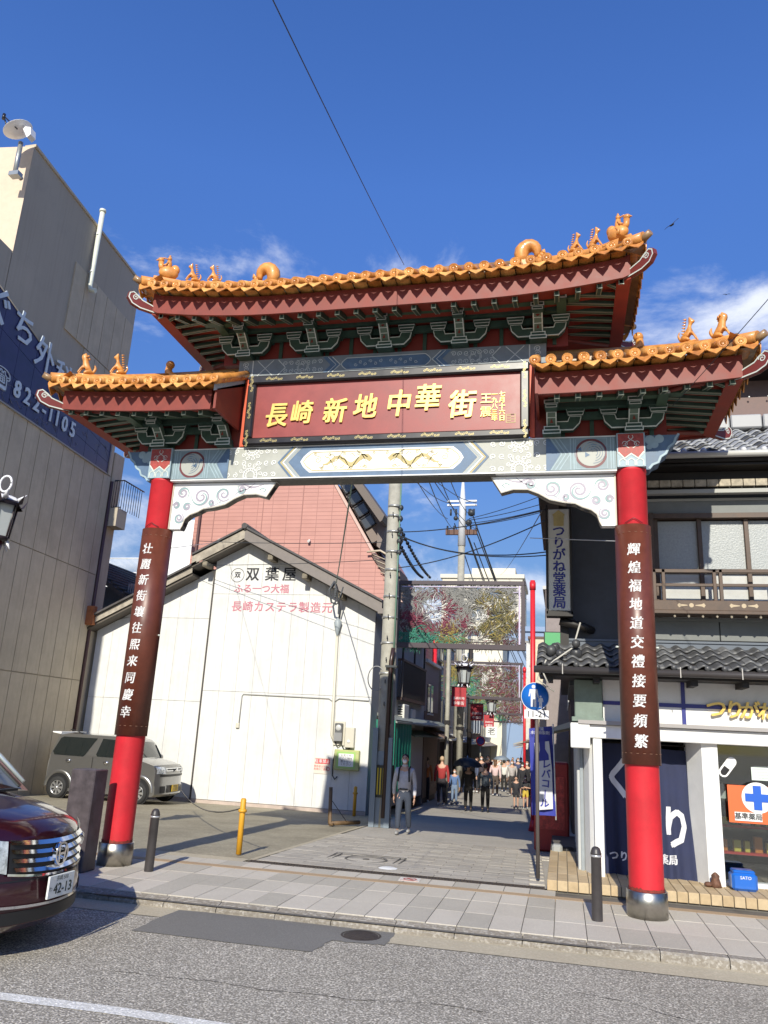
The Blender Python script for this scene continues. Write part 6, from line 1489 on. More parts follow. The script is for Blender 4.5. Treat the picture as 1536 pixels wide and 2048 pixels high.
red_gate_pole(-1.75, 38.2, 5.9, 'second red post on the right, partly behind the first')
red_gate_pole(-2.5, 55, 5.6, 'third red post on the right side, far off')
red_gate_pole(-5.35, 33.5, 6.5, 'tall red post on the left of the street carrying a red banner', .10)
red_gate_pole(-5.9, 52, 5.8, 'far red post on the left behind the grey poles', .10)
red_gate_pole(-3.4, 74, 5.6, 'thin red post near the end of the street', .1)
# ---------------------------------------------------------------- buildings along the street
DW = mat('street_dark_wood', (.035, .028, .024), .7, var=.3, vscale=3)
SH = [mat('shop_cream', (.62, .56, .42), .7, var=.1), mat('shop_mauve', (.26, .22, .21), .7, var=.1), mat('shop_grey', (.36, .35, .33), .7, var=.1, dirt=.2), mat('shop_brown', (.14, .09, .07), .7, var=.2), mat('shop_pale', (.58, .57, .54), .7, var=.1)]
dk = thing('dark_timber_house', 'dark timber house with a slatted balcony behind the concrete pole', 'house')
MB().box(-11, -5.42, 22.2, 29.8, -1.2, 5.1).build('wall', DW, dk)
MB().box(-11, -5.1, 21.9, 30, 5.1, 5.25).build('roof', DW, dk)
q = MB(); q.box(-5.44, -5.40, 25.0, 29.2, 2.55, 2.95)
bal = MB().box(-5.42, -4.98, 24.8, 29.3, 2.72, 2.82).build('balcony_floor', mat('balcony_brown', (.09, .05, .04), .6), dk)
for k in range(26): MB().box(-5.02, -4.985, 24.85 + k * .175, 24.95 + k * .175, 2.8, 3.95).build('slat', DW, bal)
for k in range(5): MB().box(-5.4 + k * .1, -5.36 + k * .1, 24.8, 24.83, 2.8, 3.95).build('slat', mat('slat_worn', (.14, .12, .11), .7), bal)
MB().box(-5.42, -4.95, 24.78, 24.84, 3.95, 4.02).box(-5.03, -4.96, 24.8, 29.3, 3.95, 4.02).build('handrail', mat('balcony_brown', (.09, .05, .04)), bal)
for y in (24.82, 26.9, 28.9): MB().box(-5.03, -4.97, y, y + .07, 3.95, 5.1).build('balcony_post', DW, bal)
MB().box(-5.44, -5.40, 25.2, 26.6, 2.95, 4.6).build('window', glass('dim_glass', (.05, .055, .06)), dk)
MB().box(-5.44, -5.38, 27, 29.2, 1.9, 2.6).build('shutter', mat('blue_grey_shutter', (.2, .25, .28), .6, var=.3, vscale=9), dk)
MB().prism([(-5.42, 2.35), (-4.55, 2.02), (-4.55, 1.97), (-5.42, 2.25)], 22.2, 33.6).build('canopy', mat('grey_canopy', (.22, .24, .22), .5, var=.2), dk)
MB().prism([(-5.42, 1.95), (-4.75, 1.65), (-4.75, 1.6), (-5.42, 1.85)], 26.2, 32).build('canopy', mat('green_grey_canopy', (.10, .15, .12), .6, var=.2), dk)
ac = thing('air_conditioner', 'white air conditioner unit mounted under the slatted balcony', 'air conditioner', (-5.05, 25.1, 1.98)); MB().bbox(-.18, .12, 0, .75, 0, .62, .02).build('case', mat('ac_white', (.62, .62, .58), .5), ac); q = MB()
for k in range(7): q.box(-.12, .06, -.006, 0, .06 + k * .075, .10 + k * .075)
q.build('grille', BLACK, ac)
ac = copy_tree(ac); ac.location = (-5.2, 27.2, 1.9); tag(ac, 'second air conditioner unit further back under the balcony')
gc = thing('green_curtain', 'bright green plastic sheet hanging at the dark shop beside the concrete pole', 'curtain'); GRC = mat('emerald_sheet', (.02, .23, .16), .45, var=.15)
vs = []; 
for i in range(31):
    for j in range(2): vs.append((-4.62 + .03 * math.sin(i * 1.1), 22.4 + i * .075, (2.0 if j else zg(23) + .45 + .15 * math.sin(i * .3))))
MB().add(vs, [(2 * i, 2 * i + 2, 2 * i + 3, 2 * i + 1) for i in range(30)], True).build('sheet', GRC, gc)
vs = []
for i in range(16):
    for j in range(2): vs.append((-5.35 + i * .05, 22.15 + .03 * math.sin(i * 1.3), (2.05 if j else zg(23) + .5)))
MB().add(vs, [(2 * i, 2 * i + 2, 2 * i + 3, 2 * i + 1) for i in range(15)], True).build('sheet', GRC, gc)
MB().tube([(-4.6, 22.3, 2.05), (-4.6, 24.8, 2.05)], .02, 5).build('rod', BLACK, gc)
def rowhouse(x, y0, y1, h, mi, label, side=-1, depth=6, win=True, name='shop_house'):
    t = thing(name, label, 'building'); xa, xb = (x - depth, x) if side < 0 else (x, x + depth)
    MB().box(xa, xb, y0 + .03, y1 - .03, -2.4, h).build('wall', SH[mi], t); s = -side
    MB().box(xa - .1, xb + .1, y0, y1, h, h + .12).build('roof', SH[(mi + 3) % 5], t)
    if win:
        zf = zg((y0 + y1) / 2); lv = 0
        while zf + 2.9 + lv * 2.9 + 1.4 < h:
            z = zf + 2.9 + lv * 2.9
            for k in range(int((y1 - y0) / 2.2)):
                yy = y0 + .7 + k * 2.2; w = MB().box(x, x + s * .03, yy, yy + 1.3, z + .4, z + 1.5).build('window', glass('dim_glass', (.05, .055, .06)), t)
                MB().box(x + s * .031, x + s * .06, yy - .05, yy + 1.35, z + .33, z + .4).box(x + s * .031, x + s * .05, yy + .62, yy + .68, z + .4, z + 1.5).build('frame', SH[4], w)
            lv += 1
        MB().prism([(x, zf + 2.75), (x + s * .8, zf + 2.45), (x + s * .8, zf + 2.4), (x, zf + 2.6)], y0 + .2, y1 - .2).build('awning', SH[(mi + 2) % 5], t)
        MB().box(x, x + s * .02, y0 + .4, y1 - .4, zf, zf + 2.3).build('shopfront', DW, t)
    return t
rowhouse(-5.15, 30, 33.6, 4.4, 1, 'low mauve grey house with a small window past the timber house')
MB().box(-5.15, -5.12, 30.1, 33.5, -.6, 2.55).build('brown_dado', SH[3], bpy.data.objects['shop_house'])
rowhouse(-6.0, 34.5, 40, 5.2, 3, 'brown shop house on the left behind the red post')
rowhouse(-6.3, 40.5, 47, 6.5, 2, 'grey shop house on the left beside the distant pole')
rowhouse(-6.7, 47.5, 58, 5.8, 0, 'cream shop house on the far left of the street')
rowhouse(-7.4, 58.5, 75, 7.5, 3, 'dark brown shop house far down the left side')
rowhouse(-8.0, 75.5, 100, 7, 4, 'pale shop house near the end of the left side')
rowhouse(.2, 20.5, 28, 5.2, 3, 'brown shop house on the right behind the pharmacy', 1)
rowhouse(-.55, 28.5, 38, 7.0, 1, 'tall mauve brown house on the right with a green sign', 1)
rowhouse(-1.5, 38.5, 50, 6.4, 0, 'cream shop house on the far right of the street', 1)
rowhouse(-2.2, 50.5, 66, 7.6, 4, 'pale shop house far down the right side', 1)
rowhouse(-3.0, 66.5, 90, 6.5, 0, 'small cream shop house near the end of the right side', 1)
e = thing('end_house', 'cream shop front closing the far end of the street', 'building'); MB().box(-9, -2, 108, 116, -4, 5.2).build('wall', SH[0], e); MB().box(-9.5, -1.5, 107, 117, 5.2, 5.6).build('roof', SH[3], e)
for k in range(4): w = MB().box(-8 + k * 1.6, -7 + k * 1.6, 107.95, 108, 1.5, 3.6).build('window', glass('dim_glass', (.05, .055, .06)), e)
def tower(x0, x1, y, h, m, label, wr=0, ww=3):
    t = thing('distant_building', label, 'building'); MB().box(x0, x1, y, y + 14, -4, h).build('wall', m, t); MB().box(x0 - .3, x1 + .3, y - .3, y + 14.3, h, h + .6).build('parapet', m, t)
    for r_ in range(wr):
        for k in range(int((x1 - x0 - 1) / ww)):
            x = x0 + 1 + k * ww; MB().box(x, x + ww * .6, y - .05, y, h - 3.2 - r_ * 3.4, h - 1.4 - r_ * 3.4).build('window', glass('far_glass', (.10, .14, .19), .2), t)
    return t
p0, p1 = at(885, 1156, 120), at(1045, 1158, 120)
tt_ = tower(p0.x, p1.x, 120, p0.z, mat('far_cream', (.62, .58, .48), .8), 'large cream building far behind the netting panels', 5, 3.2)
c_ = at(988, 1150, 125); MB().box(c_.x - 3.5, c_.x + 3.5, 124, 130, c_.z - 1, c_.z + .9).build('roof_house', mat('far_cream', (.62, .58, .48)), tt_)
p0, p1 = at(1010, 1262, 100), at(1062, 1262, 100); tower(p0.x, p1.x + 4, 100, p0.z, mat('far_blue_cladding', (.20, .28, .42), .6), 'blue clad building in the distance right of the street axis')
p0, p1 = at(836, 1284, 70), at(885, 1284, 70); tower(p0.x, p1.x, 70, p0.z, mat('far_white_wall', (.62, .65, .68), .7), 'pale blue white apartment block beyond the timber balcony', 3, 1.6)
p0, p1 = at(940, 1284, 88), at(1000, 1284, 88); tower(p0.x, p1.x, 92, p0.z + .5, mat('far_ivory', (.68, .64, .52), .8), 'ivory building seen under the first netting panel', 2, 3)
# slim poles and lamps on the left
for k, (u, y, r_, h, lab) in enumerate(((893, 31, .09, 6.2, 'slim grey pole with cables just left of the red banner post'), (919, 40, .17, 9, 'weathered grey pole right of the red banner'), (938, 44, .13, 7.5, 'dark pole behind the red banners'))):
    p = onground(u, 1545); x = at(u, 1500, y).x
    t = thing('street_pole', lab, 'pole', (x, y, zg(y)), 0, 'slim poles on the left of the street'); MB().tube([(0, 0, 0), (0, 0, h)], r_, 10).build('shaft', POLEC if k < 2 else DW, t); MB().box(-r_ - .02, r_ + .02, -r_ - .02, r_ + .02, 2.9, 3.05).build('clamp', BLACK, t)
def banner(u, v0, v1, y, w, lab):
    a, b = at(u, v0, y), at(u, v1, y); t = thing('red_banner', lab, 'banner', (a.x, y, 0), 0, 'red banners hung on poles'); MB().box(-w / 2, w / 2, 0, .02, b.z, a.z).build('cloth', mat('banner_crimson', (.36, .02, .03), .6, var=.1), t)
    MB().tube([(-w / 2 - .1, .01, a.z + .02), (w / 2 + .05, .01, a.z + .02)], .02, 5).build('rod', BLACK, t); h = a.z - b.z
    text('banner_text', '長崎新地', h * .16, (0, -.004, b.z + h * .42), WHITE, t); text('banner_text', '中華街', h * .2, (0, -.004, b.z + h * .16), WHITE, t); text('banner_text', 'CHINATOWN', h * .07, (0, -.004, b.z + h * .82), mat('pack_red', (.5, .03, .03)), t)
banner(918, 1375, 1413, 33.4, .62, 'nearest red banner with white lettering on the left red post')
banner(954, 1408, 1441, 41, .66, 'middle red banner of the row on the left')
banner(978, 1430, 1455, 50, .62, 'farthest and smallest red banner of the row')
t = thing('hanging_sign', 'small white shop sign with a black character beneath the farthest red banner', 'sign'); a, b = at(976, 1453, 49.9), at(990, 1475, 49.9); MB().box(a.x - .1, b.x + .12, 49.85, 49.9, b.z, a.z).build('board', WHITE, t); text('sign_text', '老', .5, ((a.x + b.x) / 2, 49.84, (a.z + b.z) / 2), BLK, t)
t = thing('no_parking_sign', 'small round blue traffic sign on the left of the crowd', 'traffic sign'); a = at(961, 1482, 42); MB().lathe([(0, 0), (.24, 0), (.24, .02)], tuple(a), n=20, axis='Y').build('disc', mat('traffic_red', (.6, .03, .04), .4), t); MB().lathe([(0, -.01), (.18, -.01)], tuple(a), n=20, axis='Y').build('blue_disc', mat('purple_blue', (.05, .05, .3), .4), t); MB().tube([(a.x, a.y + .05, zg(42)), (a.x, a.y + .05, a.z + .3)], .035, 6).build('post', POLEC, t)
def lantern(p, s, lab, group=None, post=None):
    t = thing('street_lantern', lab, 'street lamp', tuple(p), 0, group); IR = mat('lantern_iron', (.03, .022, .025), .35); 
    MB().lathe([(.0, -.28), (.17, -.28), (.19, -.24), (.16, -.22), (.0, -.22)], n=6).lathe([(0, .24), (.25, .22), (.28, .18), (.22, .26), (.08, .36), (0, .37)], n=6).build('frame_caps', IR, t, None, None).scale = (s,) * 3
    q = MB()
    for k in range(6):
        a = k * PI / 3; q.tube([(.16 * math.cos(a), .16 * math.sin(a), -.24), (.21 * math.cos(a), .21 * math.sin(a), .22)], .014, 4)
        q.add([(.24 * math.cos(a) , .24 * math.sin(a), .2), (.28 * math.cos(a + .15), .28 * math.sin(a + .15), .22), (.33 * math.cos(a), .33 * math.sin(a), .34), (.28 * math.cos(a - .15), .28 * math.sin(a - .15), .22)], [(0, 1, 2, 3)])
    q.build('bars', IR, t).scale = (s,) * 3
    MB().lathe([(.145, -.22), (.195, .2)], n=6, smooth=False).build('glass_panes', mat('lantern_glass', (.42, .45, .45), .15, spec=.8), t).scale = (s,) * 3
    WT = mat('lantern_white', (.72, .72, .74), .4)
    q = MB().lathe([(0, .38), (.2, .30), (.23, .24)], n=6, smooth=False)
    for k in range(6): a = k * PI / 3 + .3; q.tube([(.2 * math.cos(a), .2 * math.sin(a), .27), (.3 * math.cos(a), .3 * math.sin(a), .36)], [.04, .005], 4).tube([(.14 * math.cos(a), .14 * math.sin(a), -.28), (.2 * math.cos(a), .2 * math.sin(a), -.38)], [.03, .012], 4)
    q.build('white_petals', WT, t).scale = (s,) * 3
    MB().tube([(.09 * math.cos(k * .4), 0, .5 + .11 * math.sin(k * .4)) for k in range(17)], .016, 5).build('ring', WT, t).scale = (s,) * 3
    MB().tube([(0, 0, -.28), (0, 0, -.42), (0, 0, -.5)], [.1, .08, .1], 8).build('neck', mat('lantern_maroon', (.07, .01, .02), .3), t).scale = (s,) * 3
    if post: MB().tube([(0, 0, -.5 * s), (0, 0, post - p[2])], .05, 8).build('post', mat('lantern_maroon', (.07, .01, .02)), t)
    return t
pL = at(-2, 1040, 8.9); lantern(pL, 1.05, 'ornate dark street lantern with white petals cut by the left picture edge', None, 0.0)
a = at(928, 1350, 35); lantern(a, 1.5, 'hanging street lantern in front of the second netting panel', 'lanterns down the street')
a = at(983, 1412, 44); lantern(a, 1.3, 'smaller hanging lantern further down the street', 'lanterns down the street')
# blue walking sign with hours plate
sg_ = thing('pedestrian_sign', 'round blue sign with white adult and child above an 11-21 plate on a thin pole', 'traffic sign'); base = rd(1076, 1757, 0.0); sx_, sy_ = base[0], base[1]
c = at(1070, 1393, sy_ - .04); BS = mat('sign_blue', (.01, .13, .50), .35); gm = mat('sign_white', (.60, .60, .62), .4)
MB().tube([(sx_ + .0, sy_, 0), (c.x + .02, sy_, c.z + .1)], .025, 8).build('post', mat('sign_post_brown', (.10, .085, .08), .5), sg_)
MB().lathe([(0, -.0), (.190, -.0), (.192, .015), (0, .016)], (c.x, c.y, c.z), n=40, axis='Y').build('disc', BS, sg_); MB().lathe([(.183, -.003), (.191, -.003)], (c.x, c.y, c.z), n=40, axis='Y').build('rim', gm, sg_)
def fig(q, ox, oz, s):
    y = c.y - .004
    q.disc(ox, oz + .115 * s, .022 * s, y, 12)
    q.flat([(ox - .045 * s, oz + .085 * s), (ox + .045 * s, oz + .085 * s), (ox + .06 * s, oz - .0 * s), (ox + .045 * s, oz - .0 * s), (ox + .032 * s, oz + .05 * s), (ox + .032 * s, oz - .12 * s), (ox + .005 * s, oz - .12 * s), (ox, oz - .02 * s), (ox - .005 * s, oz - .12 * s), (ox - .032 * s, oz - .12 * s), (ox - .032 * s, oz + .05 * s), (ox - .045 * s, oz - .0 * s), (ox - .06 * s, oz - .0 * s)], y)
q = MB(); fig(q, c.x - .02, c.z, 1.15); fig(q, c.x + .075, c.z - .07, .62); q.ribbon([(c.x + .03, c.z + .01), (c.x + .055, c.z - .03)], .012, c.y - .004); q.build('figures', gm, sg_)
pc = at(1073, 1429, sy_ - .04); MB().bbox(pc.x - .165, pc.x + .165, pc.y, pc.y + .012, pc.z - .06, pc.z + .06, .004).build('hours_plate', mat('sign_white_bright', (.75, .75, .75), .4), sg_); text('hours_text', '11-21', .115, (pc.x, pc.y - .003, pc.z), BLK, sg_, fat=.0012)
# feather flag
fl = thing('advertising_flag', 'blue and white vertical advertising flag with kana beside the thin sign pole', 'flag'); fy = 13.2
pts = [at(u, v, fy) for u, v in ((1058, 1457), (1104, 1452), (1112, 1632), (1064, 1630))]
n = 10; vs = []
for i in range(n + 1):
    a, b = pts[0].lerp(pts[3], i / n), pts[1].lerp(pts[2], i / n)
    for j in range(5): p = a.lerp(b, j / 4); vs.append((p.x, p.y + .03 * math.sin(j * 1.4 + i * .5), p.z))
MB().add(vs, [(i * 5 + j, (i + 1) * 5 + j, (i + 1) * 5 + j + 1, i * 5 + j + 1) for i in range(n) for j in range(4)], True).build('cloth', mat('flag_blue', (.03, .04, .30), .6), fl)
fa = lambda u, v: at(u, v, fy - .05)
q = MB(); bw = [(1068, 1486), (1098, 1482), (1104, 1540), (1106, 1618), (1078, 1620), (1074, 1545)]; q.v = [tuple(fa(*p)) for p in bw]; q.f = [tuple(range(6))[::-1]]; q.build('white_field', mat('flag_white', (.62, .62, .66), .7), fl)
q = MB(); q.v = [tuple(at(u, v, fy - .054)) for u, v in ((1078, 1482), (1090, 1481), (1090, 1498), (1097, 1510), (1098, 1520), (1077, 1522), (1076, 1512), (1080, 1500))]; q.f = [tuple(range(8))[::-1]]; q.build('bottle_shape', mat('flag_blue', (.03, .04, .30)), fl)
p = at(1091, 1568, fy - .057); text('flag_text', '\n'.join('レバコ|ル'), .145, tuple(p), mat('flag_blue', (.03, .04, .30)), fl, rot=(PI / 2, .05, 0), sl=1.0, fat=.003)
p = at(1080, 1462, fy - .06); text('flag_text', '肝臓\n水解物製剤', .06, tuple(p), WHITE, fl, sl=1.0)
MB().tube([tuple(at(1112, 1640, fy)), tuple(at(1106, 1448, fy))], .012, 6).build('pole', WHITE, fl)
b0 = onground(1118, 1680); MB().bbox(b0.x - .12, b0.x + .12, fy - .15, fy + .15, zg(fy) + .0, zg(fy) + .12, .03).bbox(b0.x - .08, b0.x + .08, fy - .1, fy + .1, zg(fy) + .12, zg(fy) + .3, .03).build('weight_base', mat('base_grey', (.30, .31, .30), .6), fl)
vm = thing('red_stall', 'red cabinet stall standing behind the advertising flag', 'cabinet'); a = at(1068, 1660, 15.2); MB().bbox(a.x, a.x + .62, 15.2, 15.9, zg(15) , 1.35, .03).build('body', mat('cabinet_red', (.34, .025, .02), .5, var=.2), vm); MB().box(a.x + .08, a.x + .54, 15.18, 15.2, .2, 1.1).build('front_panel', mat('poster_red', (.45, .05, .04), .5, var=.5, vscale=14), vm)
gs = thing('green_shop_sign', 'green signboard on the brown house beyond the pharmacy', 'sign'); a, b = at(1095, 1262, 28), at(1118, 1292, 28); MB().box(a.x - .1, b.x + .3, 28.4, 28.45, b.z, a.z).build('board', mat('sign_green', (.08, .35, .13), .5), gs); MB().box(a.x - .14, b.x + .34, 28.46, 28.5, b.z - .04, a.z + .04).build('frame', BLACK, gs)
# ------------------------------------------------------------------ bollards and posts
def bollard(x, y, lab):
    t = thing('bollard', lab, 'bollard', (x, y, 0), 0, 'dark round topped bollards on the pavement'); MB().lathe([(.055, 0), (.052, .62), (.056, .625), (.056, .64), (.052, .645), (.050, .66), (.04, .685), (.02, .70), (0, .702)], n=18).build('shaft', DARKM, t)
    MB().lathe([(.0525, .60), (.0575, .605), (.0575, .618), (.0525, .622)], n=18).build('reflective_band', mat('band_silver', (.5, .5, .5), .3, metal=.5), t); return t
bollard(-4.84, 9.234, 'dark bollard just right of the left red column'); bollard(.32, 9.0, 'dark bollard just left of the right red column')
YEL = mat('yellow_post_paint', (.66, .33, .02), .5, var=.15, dirt=.3, dscale=6)
def ypost(x, y, h, r, lab, m=YEL):
    t = thing('yellow_post', lab, 'post', (x, y, zg(y)), 0, 'yellow posts round the parking lot'); MB().tube([(0, 0, 0), (0, 0, h), (0, 0, h + .02)], [r, r, r * .6], 12).build('shaft', m, t)
    MB().lathe([(r, h - .17), (r * 1.5, h - .165), (r * 1.5, h - .13), (r, h - .125)], n=12).build('collar', m, t); return t
ypost(-4.45, 11.05, .72, .04, 'yellow parking post at the front edge of the lot')
p = onground(708, 1632); ypost(p.x, p.y, .70, .045, 'orange yellow post against the right end of the white wall')
ch = thing('barrier_chain', 'thin dark chain hanging from the yellow post across the parking lot', 'chain'); MB().tube(sag((-4.45, 11.05, .60), (-8.6, 17.5, .2), .22), .010, 5, cap=False).build('links', mat('chain_grey', (.10, .09, .08), .6), ch)
wh_ = thing('wheel_stop', 'brown bent pipe barrier standing on the lot near the white wall', 'barrier'); p = onground(657, 1652); BRP = mat('brown_pipe', (.14, .085, .04), .6, var=.3)
MB().tube([(p.x, p.y, p.z + .78), (p.x + .02, p.y, p.z + .06), (p.x + .1, p.y, p.z + .03)], .04, 8).tube([(p.x + .02, p.y, p.z + .05), (p.x + .48, p.y + .75, p.z + .04)], .045, 8).build('pipe', BRP, wh_)
MB().tube([(p.x + .05, p.y, p.z + .5), (p.x + .3, p.y + .4, p.z + .05)], .008, 4).build('stay', BLACK, wh_)
bp_ = thing('black_monument_post', 'square dark stone post between the red car and the left red column', 'post'); MB().bbox(-5.73, -5.41, 8.72, 9.0, 0, 1.13, .012).build('shaft', mat('dark_stone_post', (.075, .06, .065), .5, var=.4, vscale=7, dirt=.2), bp_)
# ------------------------------------------------------------------ cars
CG = glass('car_glass', (.012, .016, .016), .04, spec=1.0); CHR = mat('chrome', (.75, .76, .78), .08, metal=1); TYR = mat('tyre', (.018, .018, .018), .8); BLKP = mat('black_plastic', (.012, .012, .013), .45)
RIM = mat('alloy', (.58, .58, .58), .25, metal=.8)
def wheel(par, x, y, r, sy, spokes=8):
    w = MB().lathe([(r * .62, -.09), (r * .95, -.10), (r, -.07), (r, .07), (r * .95, .10), (r * .62, .09)], (x, y, r), n=28, axis='Y').build('wheel', TYR, par)
    q = MB().lathe([(r * .66, sy * .085), (r * .60, sy * .10), (r * .58, sy * .06)], (x, y, r), n=28, axis='Y').lathe([(0, sy * .1), (r * .14, sy * .095), (r * .16, sy * .05)], (x, y, r), n=12, axis='Y')
    for k in range(spokes):
        a = 2 * PI * k / spokes; c0, s0 = math.cos(a), math.sin(a); v = []
        for rr_, w_ in ((r * .12, r * .07), (r * .6, r * .10)):
            for s_ in (-1, 1):
                v.append((x + rr_ * c0 - s_ * w_ * s0, y + sy * .09, r + rr_ * s0 + s_ * w_ * c0))
        q.add(v, [(0, 1, 3, 2)]); q.add([(a_, b_ - sy * .03, c_) for a_, b_, c_ in v], [(0, 1, 3, 2)])
    q.build('rim', RIM, w); MB().lathe([(0, 0), (r * .62, 0)], (x, y + sy * .02, r), n=20, axis='Y').build('brake_shadow', BLKP, w)
def shell(prof, W_, plan, ztuck, ns=18, ex=2.6, tumble=.11, zbelt=1.0, cz=0.0):
    """prof: (x,z) closed side outline; sections swept across the width"""
    vs = []; fs = []; n = len(prof)
    for j in range(ns + 1):
        t = -1 + 2 * j / ns; e = abs(t)
        for x, z in prof:
            zz = z - cz * e ** 3 * (z > .5) ; y = t * W_ * (1 - tumble * max(0, z - zbelt) ** 1.15) * (1 - .05 * max(0, .45 - z))
            vs.append((x - plan * e ** ex * (1 if x > -1 else 0) * (1 if z < 1.15 else .45) + (plan * .5 * e ** 4 if x < -2.5 else 0), y, zz))
    for j in range(ns):
        for i in range(n): k = (i + 1) % n; fs.append((j * n + i, j * n + k, (j + 1) * n + k, (j + 1) * n + i))
    return vs, fs, n, ns
def carpaint(name, col, flake=.3):
    m = mat(name, col, .28, metal=flake, coat=1.0); return m
def build_car(root, prof, W_, plan, paint, glassseg, tumble, zbelt, cz=.03, ex=2.6):
    vs, fs, n, ns = shell(prof, W_, plan, 0, ex=ex, tumble=tumble, zbelt=zbelt, cz=cz)
    body = MB().add([v for v in vs], [f for i, f in enumerate(fs) if not ((i % n) in glassseg and 1 <= i // n < ns - 1)], True)
    body.f.append(tuple(range(n))); body.f.append(tuple((ns) * n + i for i in range(n))[::-1])
    b = body.build('body', paint, root)
    for f in b.data.polygons:
        if len(f.vertices) > 4: f.use_smooth = False
    g = MB().add([(x, y, z) for x, y, z in vs], [f for i, f in enumerate(fs) if ((i % n) in glassseg and 1 <= i // n < ns - 1)], True)
    g.build('windscreen', CG, root)
    ed = b.modifiers.new('e', 'EDGE_SPLIT'); ed.split_angle = math.radians(32)
    def ysurf(z): return W_ * (1 - tumble * max(0, z - zbelt) ** 1.15) * (1 - .05 * max(0, .45 - z))
    return b, ysurf
def side_poly(pts, ysurf, sy, off=.004):
    return MB().add([(x, sy * (ysurf(z) + off), z) for x, z in pts], [tuple(range(len(pts))) if sy < 0 else tuple(range(len(pts)))[::-1]])
# maroon minivan at the left edge
mv = thing('minivan', 'glossy dark maroon minivan entering from the left edge with chrome grille and number plate 42-13', 'car', (-4.05, 6.20, RZ))
MAR = carpaint('maroon_paint_car', (.038, .003, .008), .4)
prof = [(-.10, .20), (-.01, .26), (.0, .42), (-.02, .56), (-.03, .60), (-.06, .86), (-.10, .93), (-.22, 1.0), (-.50, 1.07), (-.95, 1.14), (-1.02, 1.16), (-1.45, 1.48), (-1.85, 1.74), (-2.1, 1.80), (-3.4, 1.83), (-4.55, 1.76), (-4.75, 1.2), (-4.8, .4), (-4.7, .22), (-2.0, .18)]
MW = .855
mb, mys = build_car(mv, prof, MW, .38, MAR, (10, 11), .13, 1.1, .05, 2.0)
def fx(y, z, off=.006):                                 # x of the nose at lateral y
    e = abs(y) / MW; x = None
    for (xa, za), (xb, zb) in zip(prof[1:8], prof[2:9]):
        if za <= z <= zb: x = xa + (xb - xa) * (z - za) / (zb - za); break
    if x is None: x = -.02
    return x - .38 * e ** 2.0 + off
def nose_patch(name, m, y0, y1, zlo, zhi, off=.006, par=mv, n=12, th=.0):
    """patch hugging the nose; zlo/zhi functions of t"""
    q = MB(); vs = []
    for i in range(n + 1):
        t = i / n; y = y0 + (y1 - y0) * t
        for z, w_ in ((zlo(t), 1), ((zlo(t) + zhi(t)) / 2, .5), (zhi(t), 0)): vs.append((fx(y, z, off) + th * w_, y, z))
    q.add(vs, [(i * 3 + j, (i + 1) * 3 + j, (i + 1) * 3 + j + 1, i * 3 + j + 1) for i in range(n) for j in range(2)], True)
    return q.build(name, m, par)
gr_ = nose_patch('grille', BLKP, -.46, .46, lambda t: .60 + .03 * abs(2 * t - 1) ** 2, lambda t: .855 + .0 * t, .010)
for k in range(4):
    z = .625 + k * .066; h = .030
    y1 = .47 - (3 - k) * .015
    nose_patch('grille_bar', CHR, -y1, y1, lambda t, z=z: z + .02 * abs(2 * t - 1) ** 2, lambda t, z=z, h=h: z + h + .02 * abs(2 * t - 1) ** 2, .016, par=gr_, th=.022)
nose_patch('grille_rim', CHR, -.48, .48, lambda t: .585 + .035 * abs(2 * t - 1) ** 2, lambda t: .602 + .035 * abs(2 * t - 1) ** 2, .03, par=gr_)
bd = MB(); bx0 = fx(0, .73, .05)
ring = [(.085 * math.cos(a) * (1.0 if abs(math.sin(a)) < .7 else .95),   .092 * math.sin(a)) for a in [2 * PI * i / 24 for i in range(24)]]
bd.add([(bx0, y, .735 + z) for y, z in ring] + [(bx0, y * .8, .735 + z * .82) for y, z in ring] + [(bx0 - .03, y * 1.02, .735 + z * 1.02) for y, z in ring], [(i, (i + 1) % 24, 24 + (i + 1) % 24, 24 + i) for i in range(24)] + [(i, 48 + i, 48 + (i + 1) % 24, (i + 1) % 24) for i in range(24)])
for s_ in (-1, 1): bd.add([(bx0 + .002, s_ * .022, .672), (bx0 + .002, s_ * .040, .672), (bx0 + .002, s_ * .058, .80), (bx0 + .002, s_ * .036, .80)], [(0, 1, 2, 3)])
bd.add([(bx0 + .003, -.03, .727), (bx0 + .003, .03, .727), (bx0 + .003, .03, .745), (bx0 + .003, -.03, .745)], [(0, 1, 2, 3)])
bd.build('badge', CHR, gr_)
HL = mat('headlamp_lens', (.62, .65, .68), .10, metal=.55, var=.5, vscale=22); LENS = glass('lens_dark', (.1, .1, .11), .05)
for s_ in (-1, 1):
    h = nose_patch('headlight', HL, s_ * .475, s_ * .83, lambda t: .63 + .10 * t, lambda t: .865 + .05 * t, .014)
    q = MB()
    for yy in (.57, .69): q.lathe([(0, 0), (.03, .004), (.045, .0), (.05, -.01)], (fx(yy, .76, .02), s_ * yy, .765), n=14, axis='X')
    q.build('reflector', CHR, h)
    nose_patch('fog_recess', BLKP, s_ * .56, s_ * .74, lambda t: .33, lambda t: .44, .008)
    if s_ < 0: MB().ball((-1.25, s_ * 1.0, 1.2), .09, .12, .08).tube([(-1.25, s_ * .8, 1.14), (-1.25, s_ * .95, 1.18)], .025, 6).build('mirror', MAR, mv)
nose_patch('lower_intake', BLKP, -.52, .52, lambda t: .27, lambda t: .36, .008); nose_patch('chrome_strip', CHR, -.60, .60, lambda t: .375 + .02 * abs(2 * t - 1) ** 2, lambda t: .395 + .02 * abs(2 * t - 1) ** 2, .022)
nose_patch('bumper_line', BLKP, -.83, .83, lambda t: .572, lambda t: .580, .008)
plt = bpy.data.objects.new('number_plate', None); COL.objects.link(plt); plt.parent = mv; plt.location = (.035, -.0, .50)
